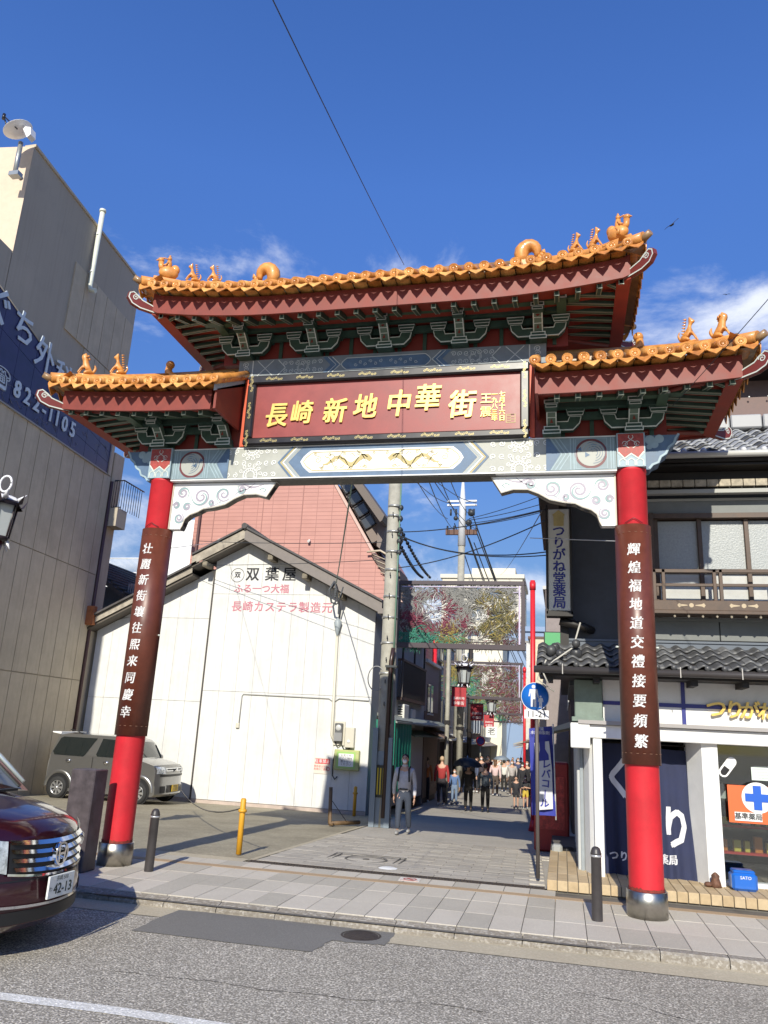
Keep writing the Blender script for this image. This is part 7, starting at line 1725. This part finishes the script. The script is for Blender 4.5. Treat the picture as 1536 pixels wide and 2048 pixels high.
MB().bbox(-.012, .006, -.168, .168, -.084, .084, .003).build('plate', mat('plate_white', (.70, .72, .68), .45), plt)
RX = (PI / 2, 0, PI / 2); PG = mat('plate_green_black', (.015, .03, .025), .5)
text('plate_number', '42-13', .108, (.0075, .02, -.022), PG, plt, rot=RX, fat=.0018, sx=.98); text('plate_text', '長崎 500', .042, (.0075, .0, .055), PG, plt, rot=RX); text('plate_text', 'わ', .042, (.0075, -.138, -.015), PG, plt, rot=RX)
MB().tube([(.0078, -.11, .058), (.0082, -.11, .058)], .006, 8).tube([(.0078, .11, .058), (.0082, .11, .058)], .006, 8).build('plate_bolt', CHR, plt)
for s_ in (-1, 1):
    side_poly([(-1.30, 1.17), (-1.62, 1.45), (-1.95, 1.68), (-4.4, 1.70), (-4.5, 1.22)], mys, s_).build('side_window', CG, mv)
    q = MB().tube([(-1.08, s_ * mys(1.18) * .985, 1.19), (-1.5, s_ * mys(1.5) * .985, 1.51), (-1.87, s_ * mys(1.73) * .98, 1.75)], .022, 6); q.build('pillar_trim', mat('pillar_chrome', (.55, .60, .56), .2, metal=.5), mv)
    for x in (-.86, -3.7): wheel(mv, x, s_ * .76, .325, s_)
    for x in (-.86, -3.7):
        MB().lathe([(.0, s_ * .005), (.37, s_ * .005)], (x, s_ * (MW), .34), n=24, axis='Y').build('wheel_arch', BLKP, mv)
MB().box(-1.15, -.95, -.6, .6, 1.13, 1.15).tube([(-.98, -.5, 1.165), (-1.1, .3, 1.2)], .012, 4).build('wipers', BLKP, mv)
MB().box(-2.2, -1.3, -.7, .7, .9, 1.05).build('dashboard', mat('dash_grey', (.05, .06, .06), .7), mv)
for s_ in (-1, 1): MB().bbox(-2.35, -2.15, s_ * .38 - .22, s_ * .38 + .22, .8, 1.5, .05).bbox(-2.32, -2.2, s_ * .38 - .12, s_ * .38 + .12, 1.5, 1.7, .04).build('seat', mat('seat_grey', (.08, .08, .09), .9), mv)
# grey kei wagon parked by the white wall
kw = thing('kei_wagon', 'small grey boxy wagon with yellow number plate parked nose right before the white wall', 'car', (-9.92, 19.75, zg(19.6) + .0))
SIL = carpaint('warm_grey_car_paint', (.27, .265, .255), .8)
kp = [(-.08, .20), (.0, .26), (.0, .44), (-.03, .50), (-.03, .86), (-.10, .98), (-.35, 1.05), (-.66, 1.10), (-.72, 1.12), (-1.06, 1.50), (-1.16, 1.58), (-1.5, 1.645), (-2.9, 1.655), (-3.2, 1.61), (-3.34, 1.15), (-3.38, .9), (-3.39, .42), (-3.3, .22), (-1.7, .19)]
kb_, kys = build_car(kw, kp, .735, .16, SIL, (8,), .16, 1.0, .03)
for s_ in (-1, 1):
    side_poly([(-2.28, 1.06), (-2.05, 1.10), (-1.93, 1.45), (-1.97, 1.52), (-3.06, 1.52), (-3.2, 1.38), (-3.22, 1.08)][::-1] if 0 else [(-3.16, 1.08), (-3.22, 1.16), (-3.06, 1.50), (-2.98, 1.54), (-1.98, 1.54), (-2.05, 1.44), (-2.25, 1.12), (-2.32, 1.07)], kys, s_).build('rear_side_window', CG, kw)
    side_poly([(-1.90, 1.09), (-1.94, 1.14), (-1.82, 1.54), (-1.22, 1.52), (-1.02, 1.42), (-.84, 1.14), (-.88, 1.08)], kys, s_).build('front_side_window', CG, kw)
    MB().box(-2.02, -2.012, s_ * .738, s_ * .742, .3, 1.07).box(-.95, -.943, s_ * .738, s_ * .742, .35, 1.05).build('door_line', BLKP, kw)
    for x in (-1.62, -2.72):
        h = MB().ball((x, s_ * .745, .95), .075, .022, .045, 10, 6).build('door_handle', CHR, kw)
    MB().ball((-.93, s_ * .86, 1.10), .06, .10, .075).tube([(-.9, s_ * .72, 1.06), (-.92, s_ * .82, 1.09)], .02, 5).build('mirror', SIL, kw)
    for x in (-.62, -2.92):
        MB().lathe([(0, s_ * .002), (.33, s_ * .002)], (x, s_ * .737, .30), n=24, axis='Y').build('wheel_arch', BLKP, kw)
        MB().lathe([(.33, s_ * .0), (.345, s_ * .022), (.40, s_ * .018), (.42, 0)], (x, s_ * .735, .30), n=20, axis='Y', a0=0, a1=PI).build('arch_flare', SIL, kw)
        wheel(kw, x, s_ * .68, .275, s_)
    MB().box(-2.6, -.95, s_ * .73, s_ * .755, .2, .27).build('side_sill', SIL, kw)
for k in range(3):
    MB().bbox(-3.25, -3.05, -.5 + k * .42, -.42 + k * .42, 1.64, 1.70, .01)
MB().prism([(-3.15, 1.60), (-3.15, 1.66), (-3.42, 1.66), (-3.40, 1.63)], -.58, .58).build('roof_spoiler', WHITE, kw)
MB().tube([(-2.95, 0, 1.65), (-3.15, 0, 1.70), (-3.3, .05, 1.71)], .012, 5).build('antenna', BLKP, kw)
prof_b = prof
prof = kp; MW = .735
def fx(y, z, off=.006):
    e = abs(y) / .735; x = 0
    for (xa, za), (xb, zb) in zip(kp[1:7], kp[2:8]):
        if za <= z <= zb: x = xa + (xb - xa) * (z - za) / (zb - za + 1e-6); break
    return x - .16 * e ** 2.6 + off
nose_patch('upper_grille', CHR, -.42, .42, lambda t: .82, lambda t: .90, .015, kw); nose_patch('upper_grille_dark', BLKP, -.38, .38, lambda t: .845, lambda t: .878, .02, kw)
nose_patch('lower_grille', BLKP, -.60, .60, lambda t: .69, lambda t: .745, .012, kw); nose_patch('bumper_intake', BLKP, -.36, .36, lambda t: .30, lambda t: .48, .012, kw)
for s_ in (-1, 1):
    nose_patch('headlight', HL, s_ * .44, s_ * .71, lambda t: .76, lambda t: .93, .015, kw); nose_patch('fog_recess', BLKP, s_ * .42, s_ * .60, lambda t: .30, lambda t: .46, .012, kw)
MB().lathe([(0, 0), (.05, .0), (.06, -.01)], (.03, 0, .86), n=14, axis='X').build('badge', CHR, kw)
kpn = bpy.data.objects.new('number_plate', None); COL.objects.link(kpn); kpn.parent = kw; kpn.location = (.03, 0, .40); MB().bbox(-.01, .005, -.165, .165, -.082, .082, .003).build('plate', mat('plate_yellow', (.55, .36, .03), .5), kpn); text('plate_text', '長崎 580', .05, (.007, 0, .045), PG, kpn, rot=RX); text('plate_number', '・372', .10, (.007, 0, -.03), PG, kpn, rot=RX)
# ------------------------------------------------------------------ people
def person(u, v, vh, label, top=(.5, .5, .5), legs=(.05, .06, .1), hair=(.015, .012, .01), face='front', pose='stand', long=False, shorts=False, mask=True, sleeve=True, shoes=(.5, .5, .5), rz=None, skirt=False, hat=None, group='people walking in the street', back=None, girth=1.0, bald=False):
    p = onground(u, v); a = at(u, vh, p.y); H = (a.z - p.z) / 1.0; s = H / 1.75
    rot = {'front': 0, 'back': PI, 'left': -PI / 2 + .2, 'right': PI / 2 - .2}[face] if rz is None else rz
    t = thing('person', label, 'person', (p.x, p.y, p.z), rot, group)
    st = .16 if pose == 'walk' else .03; g = girth
    SK = mat('skin_tone', (.52, .31, .22), .55, var=.06); TP = mat('cloth_%d_%d_%d' % tuple(int(c_ * 99) for c_ in top), top, .85, var=.12, vscale=15); LG = mat('cloth_%d_%d_%d' % tuple(int(c_ * 99) for c_ in legs), legs, .85, var=.12, vscale=15); HR = mat('hair_%d_%d' % (hair[0] * 999, hair[2] * 999), hair, .6); SHM = mat('shoe_%d' % (shoes[0] * 99), shoes, .6)
    # joints (x left-right, y forward is -Y)
    hip = .095; kn = [(-.10, -st * .6, .50), (.10, st * .3, .50)]; an = [(-.10, -st * .9, .085), (.10, st * 1.3, .10)]
    hand = [(-.27, .06 + st * .5, .80), (.27, -.02 - st * .7, .80)]; elb = [(-.255, .05 + st * .1, 1.08), (.255, .03 - st * .1, 1.08)]
    if pose == 'cross': hand = [(.08, -.22, 1.12), (-.08, -.22, 1.16)]; elb = [(-.27, -.04, 1.08), (.27, -.04, 1.08)]
    if pose == 'phone': hand = [(-.08, -.3, 1.25), (.27, 0, .82)]; elb = [(-.24, -.04, 1.1), (.25, .03, 1.08)]
    V = [(0, 0, .93), (0, .0, 1.13), (0, .01, 1.38), (0, .0, 1.50), (0, -.01, 1.60)]; E = [(0, 1), (1, 2), (2, 3), (3, 4)]; R = [(.115, .085), (.105, .08), (.13, .09), (.055, .055), (.07, .08)]
    def add(par, pt, r_): V.append(pt); R.append(r_ if isinstance(r_, tuple) else (r_, r_)); E.append((par, len(V) - 1)); return len(V) - 1
    for i, sx in enumerate((-1, 1)):
        h = add(0, (sx * hip, 0, .88), .09); k = add(h, kn[i], .058); f = add(k, an[i], .036)
        sh_ = add(2, (sx * .185, 0, 1.41), .052); e = add(sh_, elb[i], .040); w = add(e, hand[i], .026)
    def nm(pts): return [tuple(c_ * s for c_ in q_) for q_ in pts]
    def sk(name, V_, E_, R_, m_, sub=1): return skin(name, nm(V_), E_, [tuple(c_ * s for c_ in (r_ if isinstance(r_, tuple) else (r_, r_))) for r_ in R_], m_, t, sub)
    body_ = sk('body', V, E, R, SK)
    for me_name, m_ in (('head', SK),):
        q = MB().ball((0, -.012 * s, 1.645 * s), .076 * s, .092 * s, .108 * s, 14, 10).tube([(0, -.095 * s, 1.655 * s), (0, -.118 * s, 1.63 * s), (0, -.095 * s, 1.622 * s)], [.008 * s, .016 * s, .012 * s], 6)
        for sx in (-1, 1): q.ball((sx * .078 * s, .0, 1.64 * s), .014 * s, .022 * s, .03 * s, 6, 5)
        hd = q.build('head', SK, body_)
    q = MB()
    for sx in (-1, 1): q.ball((sx * .03 * s, -.094 * s, 1.665 * s), .012 * s, .006 * s, .006 * s, 8, 5).tube([(sx * .015 * s, -.097 * s, 1.685 * s), (sx * .05 * s, -.088 * s, 1.687 * s)], .004 * s, 4)
    q.build('eyes', HR, hd)
    if not mask: MB().ball((0, -.095 * s, 1.592 * s), .024 * s, .006 * s, .007 * s, 8, 5).build('mouth', mat('lip', (.35, .12, .1), .5), hd)
    # hands with fingers
    q = MB()
    for i, sx in enumerate((-1, 1)):
        hx, hy, hz = hand[i]; q.ball((hx * s, hy * s, (hz - .045) * s), .022 * s, .038 * s, .05 * s, 8, 6)
        for k_ in range(4): q.tube([(hx * s, (hy - .03 + k_ * .02) * s, (hz - .08) * s), ((hx - sx * .006) * s, (hy - .032 + k_ * .02) * s, (hz - .12 - .012 * (k_ in (1, 2))) * s), ((hx - sx * .016) * s, (hy - .032 + k_ * .02) * s, (hz - .145 - .012 * (k_ in (1, 2))) * s)], [.010 * s, .009 * s, .006 * s], 5)
        q.tube([(hx * s, (hy - .03) * s, (hz - .03) * s), ((hx - sx * .008) * s, (hy - .062) * s, (hz - .065) * s), ((hx - sx * .012) * s, (hy - .066) * s, (hz - .095) * s)], [.012 * s, .010 * s, .007 * s], 5)
    q.build('hands', SK, body_)
    # clothing
    SV = [(0, 0, .85), (0, 0, 1.10), (0, .01, 1.37), (0, .0, 1.485)]; SE = [(0, 1), (1, 2), (2, 3)]; SR = [(.165 * g, .13 * g), (.15 * g, .12 * g), (.17 * g, .125 * g), (.075, .075)]
    for i, sx in enumerate((-1, 1)):
        SV.append((sx * .19, 0, 1.405)); SR.append((.068, .068)); SE.append((2, len(SV) - 1)); b_ = len(SV) - 1
        SV.append(tuple(elb[i])); SR.append((.056, .056)); SE.append((b_, b_ + 1))
        if sleeve: w_ = Vector(elb[i]).lerp(Vector(hand[i]), .88); SV.append(tuple(w_)); SR.append((.042, .042)); SE.append((b_ + 1, b_ + 2))
    sk('shirt', SV, SE, SR, TP)
    LV = [(0, .0, 1.10), (0, 0, .92)]; LE = [(0, 1)]; LR_ = [(.13, .10), (.155, .118)]
    for i, sx in enumerate((-1, 1)):
        LV.append((sx * hip, 0, .82)); LR_.append((.098, .098)); LE.append((1, len(LV) - 1)); b_ = len(LV) - 1
        kk = Vector(kn[i])
        if shorts: kk = Vector((sx * hip, 0, .82)).lerp(kk, .8)
        LV.append(tuple(kk)); LR_.append((.078, .078)); LE.append((b_, b_ + 1))
        if not shorts: LV.append((an[i][0], an[i][1], an[i][2] + .01)); LR_.append((.058, .058)); LE.append((b_ + 1, b_ + 2))
    if skirt: 
        q = MB().lathe([(.13 * s, .98 * s), (.16 * s, .85 * s), (.23 * s, .45 * s), (.22 * s, .44 * s)], n=18); q.build('skirt', LG, t)
    else: sk('trousers', LV, LE, LR_, LG)
    for i in range(2): x_, y_, z_ = an[i]; MB().ball((x_ * s, (y_ - .05) * s, max(.04, z_ - .045) * s), .045 * s, .125 * s, .042 * s, 10, 6).build('shoe', SHM, t)
    q = MB(); c0 = (0, .012 * s, 1.672 * s)
    hv = []; hf = []
    q.ball(c0, .088 * s, .098 * s, .100 * s, 14, 10)
    # open the face: drop vertices low in front
    q.v = [(x_, (y_ if not (z_ < 1.70 * s and y_ < -.01 * s) else max(y_, -.012 * s)), z_) for x_, y_, z_ in q.v]
    if long: q.ball((0, .05 * s, 1.52 * s), .09 * s, .055 * s, .20 * s, 10, 8)
    if not bald: q.build('hair', HR, hd)
    if top == (.50, .49, .52): MB().lathe([(.062 * s, 1.47 * s), (.075 * s, 1.50 * s), (.060 * s, 1.53 * s)], n=14).build('collar', TP, t); MB().lathe([(.135 * s, 1.0 * s), (.14 * s, 1.0 * s), (.14 * s, .965 * s), (.135 * s, .965 * s)], n=16).build('belt', mat('strap_black', (.02, .02, .025), .8), t)
    if mask: MB().ball((0, -.078 * s, 1.605 * s), .055 * s, .045 * s, .052 * s, 12, 8).build('face_mask', mat('mask_white', (.78, .78, .80), .7), hd)
    if hat:
        HM = mat('hat_%d' % int(hat[0] * 99), hat, .8); MB().lathe([(.0, 1.78 * s), (.07 * s, 1.775 * s), (.095 * s, 1.72 * s), (.10 * s, 1.69 * s), (.15 * s, 1.68 * s), (.15 * s, 1.675 * s)], n=16).build('hat', HM, hd)
    if back:
        for sx in (-1, 1): MB().tube([(sx * .10 * s, .12 * s, 1.2 * s), (sx * .115 * s, .06 * s, 1.49 * s), (sx * .115 * s, -.11 * s, 1.43 * s), (sx * .135 * s, -.13 * s, 1.15 * s)], .020 * s, 5).build('backpack_strap', mat('strap_black', (.02, .02, .025), .8), t)
        MB().bbox(-.15 * s, .15 * s, .12 * s, .24 * s, 1.05 * s, 1.46 * s, .04 * s).build('backpack', mat('strap_black', (.02, .02, .025)), t)
    return t, p, s
person(805, 1668, 1509, 'man walking to the camera in a pale grey shirt with backpack straps and white mask', (.50, .49, .52), (.04, .05, .075), pose='walk', back=True, shoes=(.3, .3, .3), girth=1.12)
person(850, 1604, 1515, 'person seen from behind in an orange shirt by the green curtain', (.52, .16, .04), (.02, .02, .025), face='back', hat=(.02, .02, .02), shoes=(.6, .6, .6))
person(882, 1611, 1513, 'person with light hair in a dark red jacket next to the red post', (.30, .03, .03), (.03, .025, .03), hair=(.45, .32, .2), face='back', mask=False)
person(908, 1609, 1538, 'child in a denim blue top and jeans standing beside the umbrella', (.10, .17, .33), (.16, .22, .32), mask=True, shoes=(.1, .1, .1))
umb = person(936, 1622, 1527, 'person in dark clothes holding a black umbrella, seen from behind', (.025, .022, .02), (.018, .016, .015), face='back', girth=1.2, shoes=(.04, .04, .04))
ut, up, us = umb
ub_ = thing('umbrella', 'black open umbrella carried over two people in the street', 'umbrella', (up.x - .05, up.y, up.z))
vs = []; fs = []
for j, (r_, h_) in enumerate(((0.02, 1.98), (.25, 1.93), (.42, 1.80), (.53, 1.62))):
    for i in range(32):
        a = 2 * PI * i / 32; sc_ = 1 - (.06 * (1 - abs(math.cos(4 * a))) if j else 0); vs.append((r_ * sc_ * math.cos(a), r_ * sc_ * math.sin(a), h_ * us + (.04 * (1 - abs(math.cos(4 * a))) if j == 3 else 0)))
for j in range(3):
    for i in range(32): fs.append((j * 32 + i, j * 32 + (i + 1) % 32, (j + 1) * 32 + (i + 1) % 32, (j + 1) * 32 + i))
MB().add(vs, fs, True).build('canopy', mat('umbrella_black', (.012, .012, .012), .6), ub_); MB().tube([(0, 0, 1.0 * us), (0, 0, 2.05 * us)], .012, 6).build('shaft', CHR, ub_)
person(970, 1624, 1528, 'person in a blue grey jacket walking away beside the umbrella', (.09, .11, .13), (.018, .018, .02), face='back', shoes=(.03, .03, .03), girth=1.1)
person(990, 1592, 1518, 'woman in a pink and white top with brown hair walking away', (.60, .45, .45), (.08, .06, .05), hair=(.12, .06, .03), face='back', long=True, shoes=(.6, .5, .45))
person(1008, 1584, 1520, 'person in a white sweatshirt and wide black trousers amid the crowd', (.66, .64, .60), (.015, .015, .015), face='back', shoes=(.6, .6, .6), mask=False, girth=1.1)
person(1024, 1591, 1520, 'woman in a beige vest standing behind the two children', (.40, .37, .36), (.04, .035, .035), face='front', long=True)
person(1032, 1617, 1553, 'small boy in a black and white top and black shorts facing the camera', (.03, .03, .035), (.02, .02, .025), shorts=True, sleeve=False, shoes=(.08, .08, .08), mask=False, group='children in the street')
person(1051, 1618, 1551, 'small child in a black shirt with yellow shorts by the red post', (.03, .03, .035), (.55, .40, .06), shorts=True, sleeve=False, pose='cross', group='children in the street')
person(1045, 1597, 1525, 'woman in black clothes with a wide black hat behind the child in yellow shorts', (.02, .02, .022), (.02, .02, .022), hat=(.02, .02, .02))
person(1054, 1596, 1522, 'adult in black with a white mask half hidden by the red post', (.02, .02, .025), (.02, .02, .03), hat=None)
person(953, 1585, 1516, 'person in a denim blue jacket with brown hair beyond the umbrella', (.08, .10, .17), (.04, .04, .05), hair=(.10, .05, .03), face='left')
person(962, 1582, 1512, 'dark clothed person at the back of the crowd under the round traffic sign', (.05, .04, .05), (.03, .03, .03), face='front')
person(975, 1578, 1512, 'person in wine red behind the woman in pink', (.16, .03, .03), (.03, .03, .04), face='front')
person(916, 1580, 1514, 'dark dressed pedestrian close to the grey pole on the left', (.04, .04, .045), (.03, .03, .03), face='front')
person(929, 1574, 1513, 'pedestrian in grey at the left rear of the crowd', (.22, .22, .24), (.05, .05, .05), face='front')
person(1015, 1572, 1517, 'pedestrian in pale blue at the far middle of the street', (.35, .42, .50), (.06, .06, .08), face='back')
person(1036, 1575, 1516, 'pedestrian in a navy jacket in the far crowd', (.06, .07, .14), (.05, .05, .06), face='front')
person(998, 1568, 1516, 'pedestrian in olive among the far crowd', (.16, .15, .09), (.05, .05, .05), face='front')
cn = [('cream', (.5, .46, .38)), ('charcoal', (.04, .04, .045)), ('sky blue', (.22, .33, .45)), ('white', (.62, .62, .6)), ('brick red', (.32, .06, .04)), ('khaki', (.25, .21, .13)), ('navy', (.03, .04, .10)), ('lilac', (.36, .30, .42)), ('mustard', (.42, .30, .05)), ('black', (.02, .02, .02))]
for k, (cname, cc_) in enumerate(cn):
    person(968 + k * 8.2, 1566 + 3 * math.sin(k * 2.4), 1517 + 2 * math.cos(k * 3.1), 'far pedestrian in a %s top, deep in the crowd under the farthest banner' % cname, cc_, (.04, .04, .06) if k % 2 else (.15, .13, .11), face='front' if k % 3 else 'back', pose='walk' if k % 2 else 'stand', girth=1 + .1 * (k % 3), mask=k % 2 == 0)
u2 = thing('umbrella', 'small pale blue grey umbrella in the far crowd', 'umbrella'); a = at(1003, 1519, 36); MB().lathe([(.02, .16), (.22, .12), (.38, .0), (.37, -.01)], tuple(a), n=16).build('canopy', mat('umbrella_grey', (.18, .22, .27), .5), u2); MB().tube([tuple(a), (a.x, a.y, a.z - .7)], .012, 5).build('shaft', CHR, u2)
# ------------------------------------------------------------------ birds
BRD = mat('bird_brown', (.025, .018, .014), .8)
def bird(u, v, Y, span, lab, roll):
    p = at(u, v, Y); t = thing('bird', lab, 'bird', tuple(p)); t.rotation_euler = (.3, roll, .2); s = span / 2
    q = MB().tube([(0, -.25 * s, 0), (0, -.1 * s, 0), (0, .25 * s, 0), (0, .5 * s, 0)], [.03 * s, .1 * s, .09 * s, .02 * s], 8).add([(-.03 * s, .4 * s, 0), (.03 * s, .4 * s, 0), (.13 * s, .62 * s, 0), (0, .58 * s, 0), (-.13 * s, .62 * s, 0)], [(0, 1, 2, 3, 4)]); q.build('body', BRD, t)
    for sx in (-1, 1):
        w = [(sx * .05 * s, -.12 * s, .01), (sx * .4 * s, -.2 * s, .1 * s), (sx * .75 * s, -.12 * s, .12 * s), (sx * 1.0 * s, .08 * s, .08 * s), (sx * .82 * s, .10 * s, .1 * s), (sx * .72 * s, .2 * s, .1 * s), (sx * .4 * s, .18 * s, .08 * s), (sx * .05 * s, .2 * s, .01)]
        MB().add(w + [(a, b, c_ + .02 * s) for a, b, c_ in w], [tuple(range(8)), tuple(range(8, 16))[::-1]] + [(i, 8 + i, 8 + (i + 1) % 8, (i + 1) % 8) for i in range(8)]).build('wing', BRD, t)
bird(1345, 449, 40, 1.15, 'dark bird of prey with spread wings above the right lower roof', -.75); bird(1453, 589, 90, 1.0, 'tiny distant bird near the right cloud', -.1)
